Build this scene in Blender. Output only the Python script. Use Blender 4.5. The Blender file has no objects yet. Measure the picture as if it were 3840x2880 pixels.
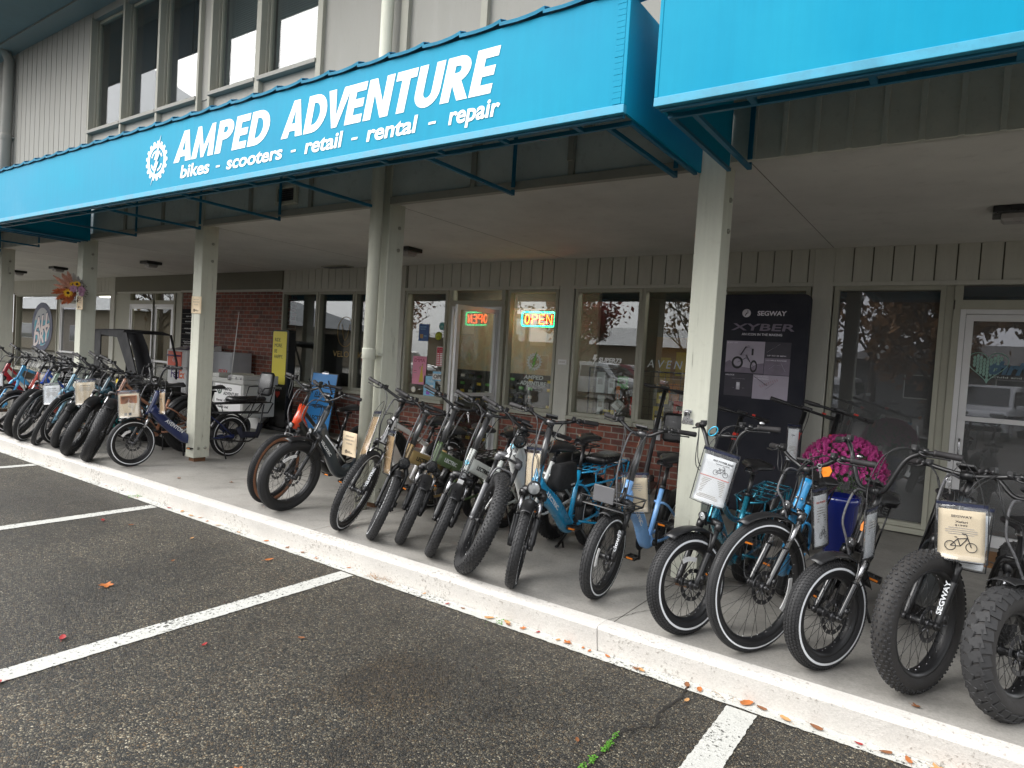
import bpy, math, random
from mathutils import Vector, Matrix, Euler
from math import sin, cos, pi, radians as R, sqrt, atan2

sc = bpy.context.scene
COL = sc.collection
random.seed(7)

# ------------------------------------------------------------ camera
def look(yaw, pitch, roll):
    f = Vector((-sin(yaw)*cos(pitch), cos(yaw)*cos(pitch), sin(pitch)))
    r = Vector((cos(yaw), sin(yaw), 0)); u = r.cross(f)
    r2 = cos(roll)*r+sin(roll)*u; u2 = -sin(roll)*r+cos(roll)*u
    return Matrix((r2, u2, -f)).transposed()
cd = bpy.data.cameras.new('camera'); cam = bpy.data.objects.new('camera', cd); COL.objects.link(cam)
cd.sensor_width = 36; cd.lens = 36*2479.98/3840; cd.clip_end = 900; cd.clip_start = .05
cam.matrix_world = Matrix.Translation((0, 0, 1.65)) @ look(.6056, -.0368, .0629).to_4x4()
sc.camera = cam

# ------------------------------------------------------------ world, sun, exposure
EL, AZ = R(40), R(228)          # sun high behind the camera's left shoulder, veiled by cloud
w = bpy.data.worlds.new('World'); sc.world = w; w.use_nodes = True
nt = w.node_tree; bgn = nt.nodes['Background']
sky = nt.nodes.new('ShaderNodeTexSky'); sky.sky_type = 'NISHITA'; sky.sun_disc = False
sky.sun_elevation = EL; sky.sun_rotation = AZ; sky.dust_density = 4; sky.air_density = 1.0
hs = nt.nodes.new('ShaderNodeHueSaturation'); hs.inputs['Saturation'].default_value = .12
hs.inputs['Value'].default_value = 1.0
mx = nt.nodes.new('ShaderNodeMix'); mx.data_type = 'RGBA'; mx.inputs[0].default_value = .62
mx.inputs[7].default_value = (9.6, 9.75, 10.1, 1)      # the even cloud deck
nt.links.new(sky.outputs[0], hs.inputs['Color']); nt.links.new(hs.outputs[0], mx.inputs[6])
nt.links.new(mx.outputs[2], bgn.inputs[0]); bgn.inputs[1].default_value = .125
sd = bpy.data.lights.new('sun', 'SUN'); sd.energy = 1.5; sd.angle = R(50); sd.color = (1, .97, .93)
so = bpy.data.objects.new('sun', sd); COL.objects.link(so)
so.rotation_euler = Vector((-sin(AZ)*cos(EL), -cos(AZ)*cos(EL), -sin(EL))).to_track_quat('-Z', 'Y').to_euler()
sc.view_settings.view_transform = 'Standard'; sc.view_settings.look = 'None'
sc.view_settings.exposure = 1.22; sc.view_settings.gamma = 1
sc.render.engine = 'CYCLES'
sc.cycles.use_denoising = True
sc.cycles.max_bounces = 8; sc.cycles.transparent_max_bounces = 24
sc.cycles.sample_clamp_indirect = 6; sc.cycles.caustics_reflective = False; sc.cycles.caustics_refractive = False

# ------------------------------------------------------------ mesh builder
class MB:
    def __init__(s): s.v = []; s.f = []; s.m = []; s.sm = []
    def add(s, vs, fs, mi=0, smooth=False, M=None):
        o = len(s.v)
        if M is not None: vs = [M @ Vector(p) for p in vs]
        s.v += [tuple(p) for p in vs]
        for f in fs: s.f.append(tuple(i+o for i in f)); s.m.append(mi); s.sm.append(smooth)
        return s
    def box(s, c, d, M=None, mi=0, taper=1):
        x, y, z = d[0]/2, d[1]/2, d[2]/2; t = taper
        vs = [(c[0]+a*x*(t if k > 0 else 1), c[1]+b*y*(t if k > 0 else 1), c[2]+k*z) for k in (-1, 1) for a, b in ((-1,-1),(1,-1),(1,1),(-1,1))]
        return s.add(vs, [(3,2,1,0),(4,5,6,7),(0,1,5,4),(1,2,6,5),(2,3,7,6),(3,0,4,7)], mi, False, M)
    def span(s, a, b, M=None, mi=0):
        return s.box([(a[i]+b[i])/2 for i in range(3)], [abs(b[i]-a[i]) for i in range(3)], M, mi)
    def tube(s, pts, r, n=8, mi=0, ref=(0,1,0), rb=None, p=1.0, cap=True, M=None, closed=False):
        """r in-plane radius (number or list), rb radius along the binormal, p<1 squarer section"""
        P = [Vector(q) for q in pts]; N = len(P)
        rs = r if isinstance(r, (list, tuple)) else [r]*N
        bs = rs if rb is None else (rb if isinstance(rb, (list, tuple)) else [rb]*N)
        ref = Vector(ref); vs = []; b = None
        for i in range(N):
            a = P[(i-1) % N] if (i > 0 or closed) else P[0]; c = P[(i+1) % N] if (i < N-1 or closed) else P[-1]
            t = (c-a)
            t = t.normalized() if t.length > 1e-9 else Vector((1,0,0))
            if b is None:
                b = ref-t*ref.dot(t)
                if b.length < .15: b = Vector((0,0,1))-t*t.z
                if b.length < .15: b = Vector((1,0,0))-t*t.x
            else: b = b-t*b.dot(t)
            b.normalize(); nn = b.cross(t)
            for k in range(n):
                an = 2*pi*k/n; ca, sa = cos(an), sin(an)
                if p != 1.0: ca = math.copysign(abs(ca)**p, ca); sa = math.copysign(abs(sa)**p, sa)
                vs.append(P[i]+nn*(ca*rs[i])+b*(sa*bs[i]))
        fs = []
        for i in range(N if closed else N-1):
            j = (i+1) % N
            for k in range(n): fs.append((i*n+k, i*n+(k+1) % n, j*n+(k+1) % n, j*n+k))
        if cap and not closed: fs += [tuple(range(n-1, -1, -1)), tuple((N-1)*n+k for k in range(n))]
        return s.add(vs, fs, mi, True, M)
    def cyl(s, a, b, r, n=12, mi=0, r2=None, M=None): return s.tube([a, b], [r, r if r2 is None else r2], n, mi, M=M)
    def lathe(s, prof, n=24, mi=0, M=None, closed=False, smooth=True, arc=None):
        """profile (radius, height) turned about local Z"""
        vs = []; fs = []; m = len(prof); full = arc is None
        a0, a1 = (0, 2*pi) if full else arc; nn = n if full else n+1
        for i in range(nn):
            a = a0+(a1-a0)*i/n
            vs += [(r*cos(a), r*sin(a), z) for r, z in prof]
        for i in range(n):
            j = (i+1) % nn
            for k in range(m if closed else m-1): fs.append((i*m+k, j*m+k, j*m+(k+1) % m, i*m+(k+1) % m))
        return s.add(vs, fs, mi, smooth, M)
    def prism(s, poly, t0, t1, M=None, mi=0, smooth=False):
        """polygon in local XY, from z=t0 to z=t1"""
        n = len(poly)
        vs = [(x, y, t0) for x, y in poly]+[(x, y, t1) for x, y in poly]
        return s.add(vs, [tuple(range(n-1, -1, -1)), tuple(range(n, 2*n))]+[(i, (i+1) % n, n+(i+1) % n, n+i) for i in range(n)], mi, smooth, M)
    def ball(s, c, r, n=12, mi=0, M=None):
        sx, sy, sz = r if isinstance(r, tuple) else (r, r, r); h = n//2
        vs = [(c[0], c[1], c[2]-sz)]
        for i in range(1, h):
            a = -pi/2+pi*i/h
            vs += [(c[0]+sx*cos(a)*cos(2*pi*k/n), c[1]+sy*cos(a)*sin(2*pi*k/n), c[2]+sz*sin(a)) for k in range(n)]
        vs.append((c[0], c[1], c[2]+sz)); e = len(vs)-1
        fs = [(0, 1+(k+1) % n, 1+k) for k in range(n)]
        for i in range(h-2):
            o = 1+i*n; fs += [(o+k, o+(k+1) % n, o+n+(k+1) % n, o+n+k) for k in range(n)]
        o = 1+(h-2)*n; fs += [(o+k, o+(k+1) % n, e) for k in range(n)]
        return s.add(vs, fs, mi, True, M)
    def sheet(s, grid, t, mi=0, smooth=True, M=None):
        """grid of points (rows of equal length) given thickness t along its normals"""
        a = len(grid); b = len(grid[0]); G = [[Vector(p) for p in r] for r in grid]; top = []; bot = []
        for i in range(a):
            for j in range(b):
                du = G[min(i+1, a-1)][j]-G[max(i-1, 0)][j]; dv = G[i][min(j+1, b-1)]-G[i][max(j-1, 0)]
                n = du.cross(dv); n = n.normalized() if n.length > 1e-9 else Vector((0,0,1))
                top.append(G[i][j]+n*t/2); bot.append(G[i][j]-n*t/2)
        o = a*b; fs = []
        for i in range(a-1):
            for j in range(b-1):
                q = (i*b+j, (i+1)*b+j, (i+1)*b+j+1, i*b+j+1); fs.append(q); fs.append(tuple(o+k for k in reversed(q)))
        for i in range(a-1):
            for j in (0, b-1): fs.append((i*b+j, (i+1)*b+j, o+(i+1)*b+j, o+i*b+j))
        for j in range(b-1):
            for i in (0, a-1): fs.append((i*b+j, i*b+j+1, o+i*b+j+1, o+i*b+j))
        return s.add(top+bot, fs, mi, smooth, M)
    def mesh(s, name, mats):
        me = bpy.data.meshes.new(name); me.from_pydata(s.v, [], s.f); me.update()
        for m in (mats if isinstance(mats, (list, tuple)) else [mats]): me.materials.append(m)
        me.polygons.foreach_set('material_index', s.m); me.polygons.foreach_set('use_smooth', s.sm)
        return me
    def build(s, name, mats, parent=None, M=None, bevel=0):
        o = link(name, s.mesh(name, mats), parent, M)
        if bevel:
            b = o.modifiers.new('bevel', 'BEVEL'); b.width = bevel; b.segments = 2; b.limit_method = 'ANGLE'; b.angle_limit = R(40)
        return o

def link(name, data, parent=None, M=None):
    o = bpy.data.objects.new(name, data); COL.objects.link(o)
    if M is not None: o.matrix_basis = M
    if parent is not None: o.parent = parent
    return o
def tag(o, label, cat, group=None):
    o['label'] = label; o['category'] = cat
    if group: o['group'] = group
    return o
def thing(name, label, cat, loc=(0,0,0), rz=0, group=None, M=None):
    o = bpy.data.objects.new(name, None); COL.objects.link(o); o.empty_display_size = .1
    if M is not None: o.matrix_basis = M
    else: o.location = loc; o.rotation_euler = (0, 0, rz)
    return tag(o, label, cat, group)
def kind(o, k): o['kind'] = k; return o
def T(x, y, z): return Matrix.Translation((x, y, z))
def RX(a): return Matrix.Rotation(a, 4, 'X')
def RY(a): return Matrix.Rotation(a, 4, 'Y')
def RZ(a): return Matrix.Rotation(a, 4, 'Z')
def SC(x, y, z): return Matrix.Diagonal((x, y, z, 1))
def basis(x, y, z, o):
    x, y, z, o = Vector(x), Vector(y), Vector(z), Vector(o)
    return Matrix(((x.x, y.x, z.x, o.x), (x.y, y.y, z.y, o.y), (x.z, y.z, z.z, o.z), (0, 0, 0, 1)))
FACE = RX(pi/2)                 # local XY drawing -> a wall that faces -Y
def cr(pts, n=6):
    """Catmull-Rom through the points"""
    P = [Vector(p) for p in pts]; out = []
    for i in range(len(P)-1):
        a, b, c, d = P[max(i-1, 0)], P[i], P[i+1], P[min(i+2, len(P)-1)]
        for k in range(n):
            t = k/n; out.append(.5*((2*b)+(c-a)*t+(2*a-5*b+4*c-d)*t*t+(3*b-a-3*c+d)*t**3))
    out.append(P[-1]); return out
def lerp(a, b, t): return a+(b-a)*t

# ------------------------------------------------------------ lettering
def text_mesh(body, bold=0, shear=0, ext=.002, res=3, sp=1.0):
    cu = bpy.data.curves.new('t', 'FONT'); cu.body = body; cu.offset = bold; cu.shear = shear
    cu.extrude = ext; cu.resolution_u = res; cu.space_character = sp; cu.align_x = 'LEFT'
    o = bpy.data.objects.new('t', cu); me = bpy.data.meshes.new_from_object(o)
    bpy.data.objects.remove(o); bpy.data.curves.remove(cu)
    return me
def text(body, w, h, mt, parent, M, bold=.0, shear=0, align='C', name='lettering', ext=.0015, sp=1.0, res=3, skew=0):
    """lettering fitted into w x h (w None: keep the letters' proportions), origin at its middle or left"""
    me = text_mesh(body, bold, shear, .5, res, sp)
    xs = [v.co.x for v in me.vertices]; ys = [v.co.y for v in me.vertices]
    x0, x1, y0, y1 = min(xs), max(xs), min(ys), max(ys)
    sy = h/(y1-y0); sx = sy if w is None else w/(x1-x0)
    cx = (x0+x1)/2 if align == 'C' else x0
    for v in me.vertices: v.co = ((v.co.x-cx)*sx, (v.co.y-(y0+y1)/2)*sy, (v.co.z+.5)*ext)
    if skew:
        for v in me.vertices: v.co.y += skew*v.co.x
    me.materials.clear(); me.materials.append(mt)
    return link(name, me, parent, M)

# ------------------------------------------------------------ materials
def nodes(name):
    m = bpy.data.materials.new(name); m.use_nodes = True; t = m.node_tree
    return m, t, t.nodes['Principled BSDF']
def N(t, ty, **kw):
    n = t.nodes.new('ShaderNode'+ty)
    for k, v in kw.items():
        if k in n.inputs: n.inputs[k].default_value = v
        else: setattr(n, k, v)
    return n
def ramp(t, src, stops):
    n = t.nodes.new('ShaderNodeValToRGB'); e = n.color_ramp.elements
    while len(e) < len(stops): e.new(.5)
    for i, (p, c) in enumerate(stops):
        e[i].position = p; e[i].color = (c, c, c, 1) if isinstance(c, (int, float)) else (*c, 1)
    t.links.new(src, n.inputs[0]); return n.outputs[0]
def mixc(t, fac, a, b, mode='MIX'):
    n = t.nodes.new('ShaderNodeMix'); n.data_type = 'RGBA'; n.blend_type = mode
    for s, v in ((0, fac), (6, a), (7, b)):
        if isinstance(v, (int, float)): n.inputs[s].default_value = v if s == 0 else (v, v, v, 1)
        elif isinstance(v, tuple): n.inputs[s].default_value = (*v[:3], 1)
        else: t.links.new(v, n.inputs[s])
    return n.outputs[2]
def bump(t, b, h, strength, dist=.01, prev=None):
    n = t.nodes.new('ShaderNodeBump'); n.inputs['Strength'].default_value = strength; n.inputs['Distance'].default_value = dist
    t.links.new(h, n.inputs['Height'])
    if prev is not None: t.links.new(prev, n.inputs['Normal'])
    if b is not None: t.links.new(n.outputs[0], b.inputs['Normal'])
    return n.outputs[0]
def M_(name, c, rough=.5, metal=0, var=.14, scale=5, bmp=0, bs=40, coat=0, spec=.5, dirt=0, rvar=.12, stretch=None):
    m, t, b = nodes(name); co = N(t, 'TexCoord').outputs['Object']
    if stretch:
        mp = N(t, 'Mapping'); mp.inputs['Scale'].default_value = stretch; t.links.new(co, mp.inputs[0]); co = mp.outputs[0]
    n1 = N(t, 'TexNoise', Scale=scale, Detail=6, Roughness=.6); t.links.new(co, n1.inputs['Vector'])
    f = ramp(t, n1.outputs['Fac'], [(.25, 1-var), (.75, 1+var*.6)])
    col = mixc(t, 1, tuple(c), f, 'MULTIPLY')
    if dirt:
        n2 = N(t, 'TexNoise', Scale=scale*5, Detail=8, Roughness=.75); t.links.new(co, n2.inputs['Vector'])
        col = mixc(t, ramp(t, n2.outputs['Fac'], [(.55, 0), (.8, dirt)]), col, (c[0]*.3+.01, c[1]*.28+.008, c[2]*.24+.005))
    t.links.new(col, b.inputs['Base Color'])
    t.links.new(ramp(t, n1.outputs['Fac'], [(.3, max(0, rough-rvar)), (.7, min(1, rough+rvar))]), b.inputs['Roughness'])
    b.inputs['Metallic'].default_value = metal; b.inputs['Coat Weight'].default_value = coat
    b.inputs['Specular IOR Level'].default_value = spec
    if bmp:
        n3 = N(t, 'TexNoise', Scale=bs, Detail=5); t.links.new(co, n3.inputs['Vector']); bump(t, b, n3.outputs['Fac'], bmp, .004)
    return m
def emit(name, c, s):
    m, t, b = nodes(name); b.inputs['Base Color'].default_value = (*c, 1)
    b.inputs['Emission Color'].default_value = (*c, 1); b.inputs['Emission Strength'].default_value = s
    return m
def glass(name, tint=(.8, .83, .82), f0=.07, gain=1.0, refl=(1, 1, 1), haze=.012):
    """clear pane: Schlick reflection over see-through tint"""
    m = bpy.data.materials.new(name); m.use_nodes = True; t = m.node_tree; t.nodes.remove(t.nodes['Principled BSDF'])
    g = N(t, 'NewGeometry'); d = N(t, 'VectorMath', operation='DOT_PRODUCT')
    t.links.new(g.outputs['Normal'], d.inputs[0]); t.links.new(g.outputs['Incoming'], d.inputs[1])
    def mth(op, a, b=None):
        n = N(t, 'Math', operation=op)
        for i, v in enumerate((a, b)):
            if v is None: continue
            if isinstance(v, (int, float)): n.inputs[i].default_value = v
            else: t.links.new(v, n.inputs[i])
        return n.outputs[0]
    c = mth('ABSOLUTE', d.outputs['Value']); p = mth('POWER', mth('SUBTRACT', 1, c), 5)
    fr = mth('MINIMUM', mth('ADD', mth('MULTIPLY', p, (1-f0)*gain), f0), 1)
    a = N(t, 'BsdfTransparent'); a.inputs[0].default_value = (*tint, 1)
    b = N(t, 'BsdfGlossy'); b.inputs['Roughness'].default_value = .0; b.inputs['Color'].default_value = (*refl, 1)
    df = N(t, 'BsdfDiffuse'); df.inputs[0].default_value = (.5, .5, .49, 1); y = N(t, 'MixShader'); y.inputs[0].default_value = haze; t.links.new(a.outputs[0], y.inputs[1]); t.links.new(df.outputs[0], y.inputs[2])  # pale haze painted into the pane, lifting its dark areas
    x = N(t, 'MixShader'); t.links.new(fr, x.inputs[0]); t.links.new(y.outputs[0], x.inputs[1]); t.links.new(b.outputs[0], x.inputs[2])
    t.links.new(x.outputs[0], t.nodes['Material Output'].inputs[0])
    return m

STAINS = ((-2.25, 2.36, .22, (.72, .58, .40), .7), (-4.6, 2.6, .30, (.50, .50, .50), .6), (-1.9, 1.9, .16, (.55, .5, .45), .5), (-6.1, 2.3, .28, (.55, .55, .55), .6))
def asphalt_mat():
    m, t, b = nodes('wet_asphalt'); co = N(t, 'TexCoord').outputs['Object']
    v = N(t, 'TexVoronoi', Scale=108.0, Randomness=1.0); t.links.new(co, v.inputs['Vector'])
    ve = N(t, 'TexVoronoi', Scale=108.0, feature='DISTANCE_TO_EDGE'); t.links.new(co, ve.inputs['Vector'])
    sep = N(t, 'SeparateColor'); t.links.new(v.outputs['Color'], sep.inputs[0])
    stone = ramp(t, sep.outputs[0], [(0, (.010, .011, .011)), (.34, (.024, .024, .023)), (.52, (.068, .063, .053)), (.72, (.15, .137, .110)), (.92, (.25, .225, .178)), (1, (.38, .36, .31))])
    warm = mixc(t, ramp(t, sep.outputs[1], [(.72, 0), (.8, .55)]), stone, (.15, .10, .05))
    big = N(t, 'TexNoise', Scale=.55, Detail=5, Roughness=.6); t.links.new(co, big.inputs['Vector'])
    mid = N(t, 'TexNoise', Scale=3.2, Detail=6, Roughness=.65); t.links.new(co, mid.inputs['Vector'])
    edge = ramp(t, ve.outputs['Distance'], [(0, 0), (.10, .3), (.24, 1)])
    c1 = mixc(t, edge, (.008, .008, .008), warm)
    c2 = mixc(t, 1, c1, ramp(t, big.outputs['Fac'], [(.32, .42), (.44, .80), (.55, 1.0), (.72, 1.3)]), 'MULTIPLY')
    c2 = mixc(t, 1, c2, (1.12, 1.07, .93), 'MULTIPLY')
    c3 = mixc(t, 1, c2, ramp(t, mid.outputs['Fac'], [(.3, .65), (.65, 1.15)]), 'MULTIPLY')
    # fine silt lying in the texture, mostly towards the kerb
    sx = N(t, 'SeparateXYZ'); t.links.new(co, sx.inputs[0])
    silt = N(t, 'Math', operation='MULTIPLY'); t.links.new(ramp(t, mid.outputs['Fac'], [(.35, 0), (.7, .30)]), silt.inputs[0])
    mr = N(t, 'MapRange'); mr.inputs['From Min'].default_value = 1.6; mr.inputs['From Max'].default_value = 3.4
    t.links.new(sx.outputs['Y'], mr.inputs['Value']); t.links.new(mr.outputs[0], silt.inputs[1])
    c4 = mixc(t, silt.outputs[0], c3, (.052, .05, .043))
    ws = N(t, 'TexNoise', Scale=2.4, Detail=6, Roughness=.7); t.links.new(co, ws.inputs['Vector'])
    for cx, cy, rad, cc, am in STAINS:                       # old oil drips and rust wash in the bays
        dv = N(t, 'VectorMath', operation='DISTANCE'); dv.inputs[1].default_value = (cx, cy, 0); t.links.new(co, dv.inputs[0])
        q = N(t, 'Math', operation='MULTIPLY_ADD'); t.links.new(ws.outputs['Fac'], q.inputs[0]); q.inputs[1].default_value = -rad*2.2; t.links.new(dv.outputs['Value'], q.inputs[2])
        c4 = mixc(t, ramp(t, q.outputs[0], [(0, am), (min(.99, rad*.55), 0)]), c4, cc, 'MULTIPLY')
    t.links.new(c4, b.inputs['Base Color'])
    t.links.new(ramp(t, big.outputs['Fac'], [(.35, .42), (.65, .68)]), b.inputs['Roughness'])
    b.inputs['Specular IOR Level'].default_value = .45
    n1 = bump(t, None, edge, .85, .004)
    bump(t, b, sep.outputs[2], .35, .004, n1)
    return m
def paint_mat(name, base, under, chip=.12, crack=True, scale=1.0):
    m, t, b = nodes(name); co = N(t, 'TexCoord').outputs['Object']
    n = N(t, 'TexNoise', Scale=38*scale, Detail=9, Roughness=.72); t.links.new(co, n.inputs['Vector'])
    g = N(t, 'TexNoise', Scale=2.2, Detail=5); t.links.new(co, g.inputs['Vector'])
    col = mixc(t, 1, tuple(base), ramp(t, g.outputs['Fac'], [(.3, .86), (.7, 1.05)]), 'MULTIPLY')
    f2 = N(t, 'TexNoise', Scale=120, Detail=4); t.links.new(co, f2.inputs['Vector'])
    col = mixc(t, 1, col, ramp(t, f2.outputs['Fac'], [(.3, .9), (.6, 1.03)]), 'MULTIPLY')
    sc_ = N(t, 'Math', operation='ADD'); t.links.new(n.outputs['Fac'], sc_.inputs[0])
    g2 = N(t, 'Math', operation='MULTIPLY'); t.links.new(g.outputs['Fac'], g2.inputs[0]); g2.inputs[1].default_value = .35
    t.links.new(g2.outputs[0], sc_.inputs[1])
    mask = ramp(t, sc_.outputs[0], [(.88-chip*.5, 0), (.93-chip*.5, 1)])
    if crack:
        v = N(t, 'TexVoronoi', Scale=24*scale, feature='DISTANCE_TO_EDGE'); 
        wp = N(t, 'TexNoise', Scale=14, Detail=4); t.links.new(co, wp.inputs['Vector'])
        ad = N(t, 'VectorMath', operation='MULTIPLY_ADD'); ad.inputs[1].default_value = (.12, .12, .12)
        t.links.new(wp.outputs['Color'], ad.inputs[0]); t.links.new(co, ad.inputs[2]); t.links.new(ad.outputs[0], v.inputs['Vector'])
        ck = ramp(t, v.outputs['Distance'], [(.0, .75), (.035, 0)])
        cm = N(t, 'Math', operation='MULTIPLY'); t.links.new(ck, cm.inputs[0])
        t.links.new(ramp(t, g.outputs['Fac'], [(.48, 0), (.6, 1)]), cm.inputs[1])
        mk = N(t, 'Math', operation='MAXIMUM'); t.links.new(mask, mk.inputs[0]); t.links.new(cm.outputs[0], mk.inputs[1]); mask = mk.outputs[0]
    t.links.new(mixc(t, mask, col, tuple(under)), b.inputs['Base Color'])
    b.inputs['Roughness'].default_value = .85; b.inputs['Specular IOR Level'].default_value = .2
    bump(t, b, n.outputs['Fac'], .6, .008)
    return m
def concrete_mat():
    m, t, b = nodes('walk_concrete'); co = N(t, 'TexCoord').outputs['Object']
    a = N(t, 'TexNoise', Scale=1.1, Detail=7, Roughness=.62); t.links.new(co, a.inputs['Vector'])
    c = N(t, 'TexNoise', Scale=90, Detail=5, Roughness=.7); t.links.new(co, c.inputs['Vector'])
    d = N(t, 'TexNoise', Scale=9, Detail=8, Roughness=.7); t.links.new(co, d.inputs['Vector'])
    col = ramp(t, a.outputs['Fac'], [(.25, (.225, .215, .195)), (.5, (.30, .287, .262)), (.75, (.36, .345, .317))])
    col = mixc(t, 1, col, ramp(t, c.outputs['Fac'], [(.3, .8), (.65, 1.1)]), 'MULTIPLY')
    col = mixc(t, ramp(t, d.outputs['Fac'], [(.6, 0), (.74, .5)]), col, (.12, .112, .1))
    e = N(t, 'TexNoise', Scale=2.6, Detail=6, Roughness=.7); t.links.new(co, e.inputs['Vector'])
    col = mixc(t, 1, col, ramp(t, e.outputs['Fac'], [(.35, 1.06), (.52, .97), (.62, .80), (.7, .70)]), 'MULTIPLY')      # old drips and tyre scuffs
    sp = N(t, 'TexVoronoi', Scale=26); t.links.new(co, sp.inputs['Vector'])
    s2 = N(t, 'SeparateColor'); t.links.new(sp.outputs['Color'], s2.inputs[0])
    sm = N(t, 'Math', operation='MULTIPLY'); t.links.new(ramp(t, sp.outputs['Distance'], [(.05, 1), (.09, 0)]), sm.inputs[0])
    t.links.new(ramp(t, s2.outputs[0], [(.955, 0), (.965, .7)]), sm.inputs[1])
    col = mixc(t, sm.outputs[0], col, (.5, .49, .46))
    t.links.new(col, b.inputs['Base Color'])
    t.links.new(ramp(t, a.outputs['Fac'], [(.3, .5), (.7, .78)]), b.inputs['Roughness'])
    bump(t, b, c.outputs['Fac'], .25, .004)
    return m
def brick_mat():
    m, t, b = nodes('red_brick'); co = N(t, 'TexCoord').outputs['Object']
    s = N(t, 'SeparateXYZ'); t.links.new(co, s.inputs[0]); a = N(t, 'Math', operation='ADD')
    t.links.new(s.outputs['X'], a.inputs[0]); t.links.new(s.outputs['Y'], a.inputs[1])
    c = N(t, 'CombineXYZ'); t.links.new(a.outputs[0], c.inputs[0]); t.links.new(s.outputs['Z'], c.inputs[1])
    k = N(t, 'TexBrick', Scale=1.0); k.inputs['Brick Width'].default_value = .205; k.inputs['Row Height'].default_value = .079
    k.inputs['Mortar Size'].default_value = .008; k.inputs['Mortar Smooth'].default_value = .15
    k.inputs['Color1'].default_value = (.235, .075, .048, 1); k.inputs['Color2'].default_value = (.085, .042, .04, 1)
    k.inputs['Mortar'].default_value = (.26, .235, .2, 1); k.inputs['Bias'].default_value = -.25
    t.links.new(c.outputs[0], k.inputs['Vector'])
    n = N(t, 'TexNoise', Scale=11, Detail=7, Roughness=.7); t.links.new(co, n.inputs['Vector'])
    f = N(t, 'TexNoise', Scale=2, Detail=4); t.links.new(co, f.inputs['Vector'])
    col = mixc(t, 1, k.outputs['Color'], ramp(t, n.outputs['Fac'], [(.3, .62), (.7, 1.4)]), 'MULTIPLY')
    col = mixc(t, 1, col, ramp(t, f.outputs['Fac'], [(.3, .8), (.7, 1.2)]), 'MULTIPLY')
    t.links.new(col, b.inputs['Base Color']); b.inputs['Roughness'].default_value = .85
    iv = N(t, 'Math', operation='SUBTRACT'); iv.inputs[0].default_value = 1; t.links.new(k.outputs['Fac'], iv.inputs[1])
    n1 = bump(t, None, iv.outputs[0], .8, .008); bump(t, b, n.outputs['Fac'], .3, .006, n1)
    return m

MASPH = asphalt_mat()
MCONC = concrete_mat()
MKERB = paint_mat('kerb_paint', (.62, .595, .555), (.36, .335, .30), .26)
MLINE = paint_mat('line_paint', (.52, .52, .485), (.06, .06, .055), .28, True, 1.3)
MBRICK = brick_mat()
MWOOD = M_('painted_siding', (.51, .505, .45), .72, 0, .10, 4, .25, 60, dirt=.25, stretch=(3, 3, .6))
def post_mat():
    m, t, b = nodes('painted_post'); co = N(t, 'TexCoord').outputs['Object']
    mp = N(t, 'Mapping'); mp.inputs['Scale'].default_value = (7, 7, .35); t.links.new(co, mp.inputs[0])
    g = N(t, 'TexNoise', Scale=4, Detail=7, Roughness=.65); t.links.new(mp.outputs[0], g.inputs['Vector'])       # grain along the timber
    col = mixc(t, 1, (.56, .565, .475), ramp(t, g.outputs['Fac'], [(.25, .90), (.7, 1.04)]), 'MULTIPLY')
    ck = ramp(t, g.outputs['Fac'], [(.335, .55), (.350, 0)])                                                     # drying checks
    col = mixc(t, ck, col, (.13, .12, .09))
    c = N(t, 'TexNoise', Scale=16, Detail=9, Roughness=.75); t.links.new(co, c.inputs['Vector'])
    sx = N(t, 'SeparateXYZ'); t.links.new(co, sx.inputs[0]); mr = N(t, 'MapRange'); mr.inputs['From Min'].default_value = .1; mr.inputs['From Max'].default_value = 1.1; mr.inputs['To Min'].default_value = .10; mr.inputs['To Max'].default_value = -.02
    t.links.new(sx.outputs['Z'], mr.inputs['Value']); ad = N(t, 'Math', operation='ADD'); t.links.new(c.outputs['Fac'], ad.inputs[0]); t.links.new(mr.outputs[0], ad.inputs[1])
    col = mixc(t, ramp(t, ad.outputs[0], [(.715, 0), (.73, .8)]), col, (.24, .15, .08))                          # chips down to the wood, mostly low
    col = mixc(t, ramp(t, ad.outputs[0], [(.52, 0), (.72, .22)]), col, (.26, .25, .2))
    t.links.new(col, b.inputs['Base Color']); b.inputs['Roughness'].default_value = .7
    n1 = bump(t, None, g.outputs['Fac'], .5, .006); bump(t, b, c.outputs['Fac'], .25, .004, n1)
    return m
MPOST = post_mat()
MTRIM = M_('painted_trim', (.36, .355, .29), .6, 0, .10, 5, .15, 50, dirt=.2)
MUP = M_('upper_siding', (.285, .276, .246), .75, 0, .08, 3, .2, 60, dirt=.18, stretch=(3, 3, .5))
MSOF = M_('soffit_plaster', (.66, .65, .61), .85, 0, .16, 1.3, .3, 70, dirt=.3)
MFAS = M_('fascia_metal', (.60, .65, .63), .5, 0, .16, 2.5, .08, 30, dirt=.5)
MEAVE = M_('eave_paint', (.20, .235, .225), .75, 0, .15, 2, .15, 40, dirt=.3)
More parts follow.
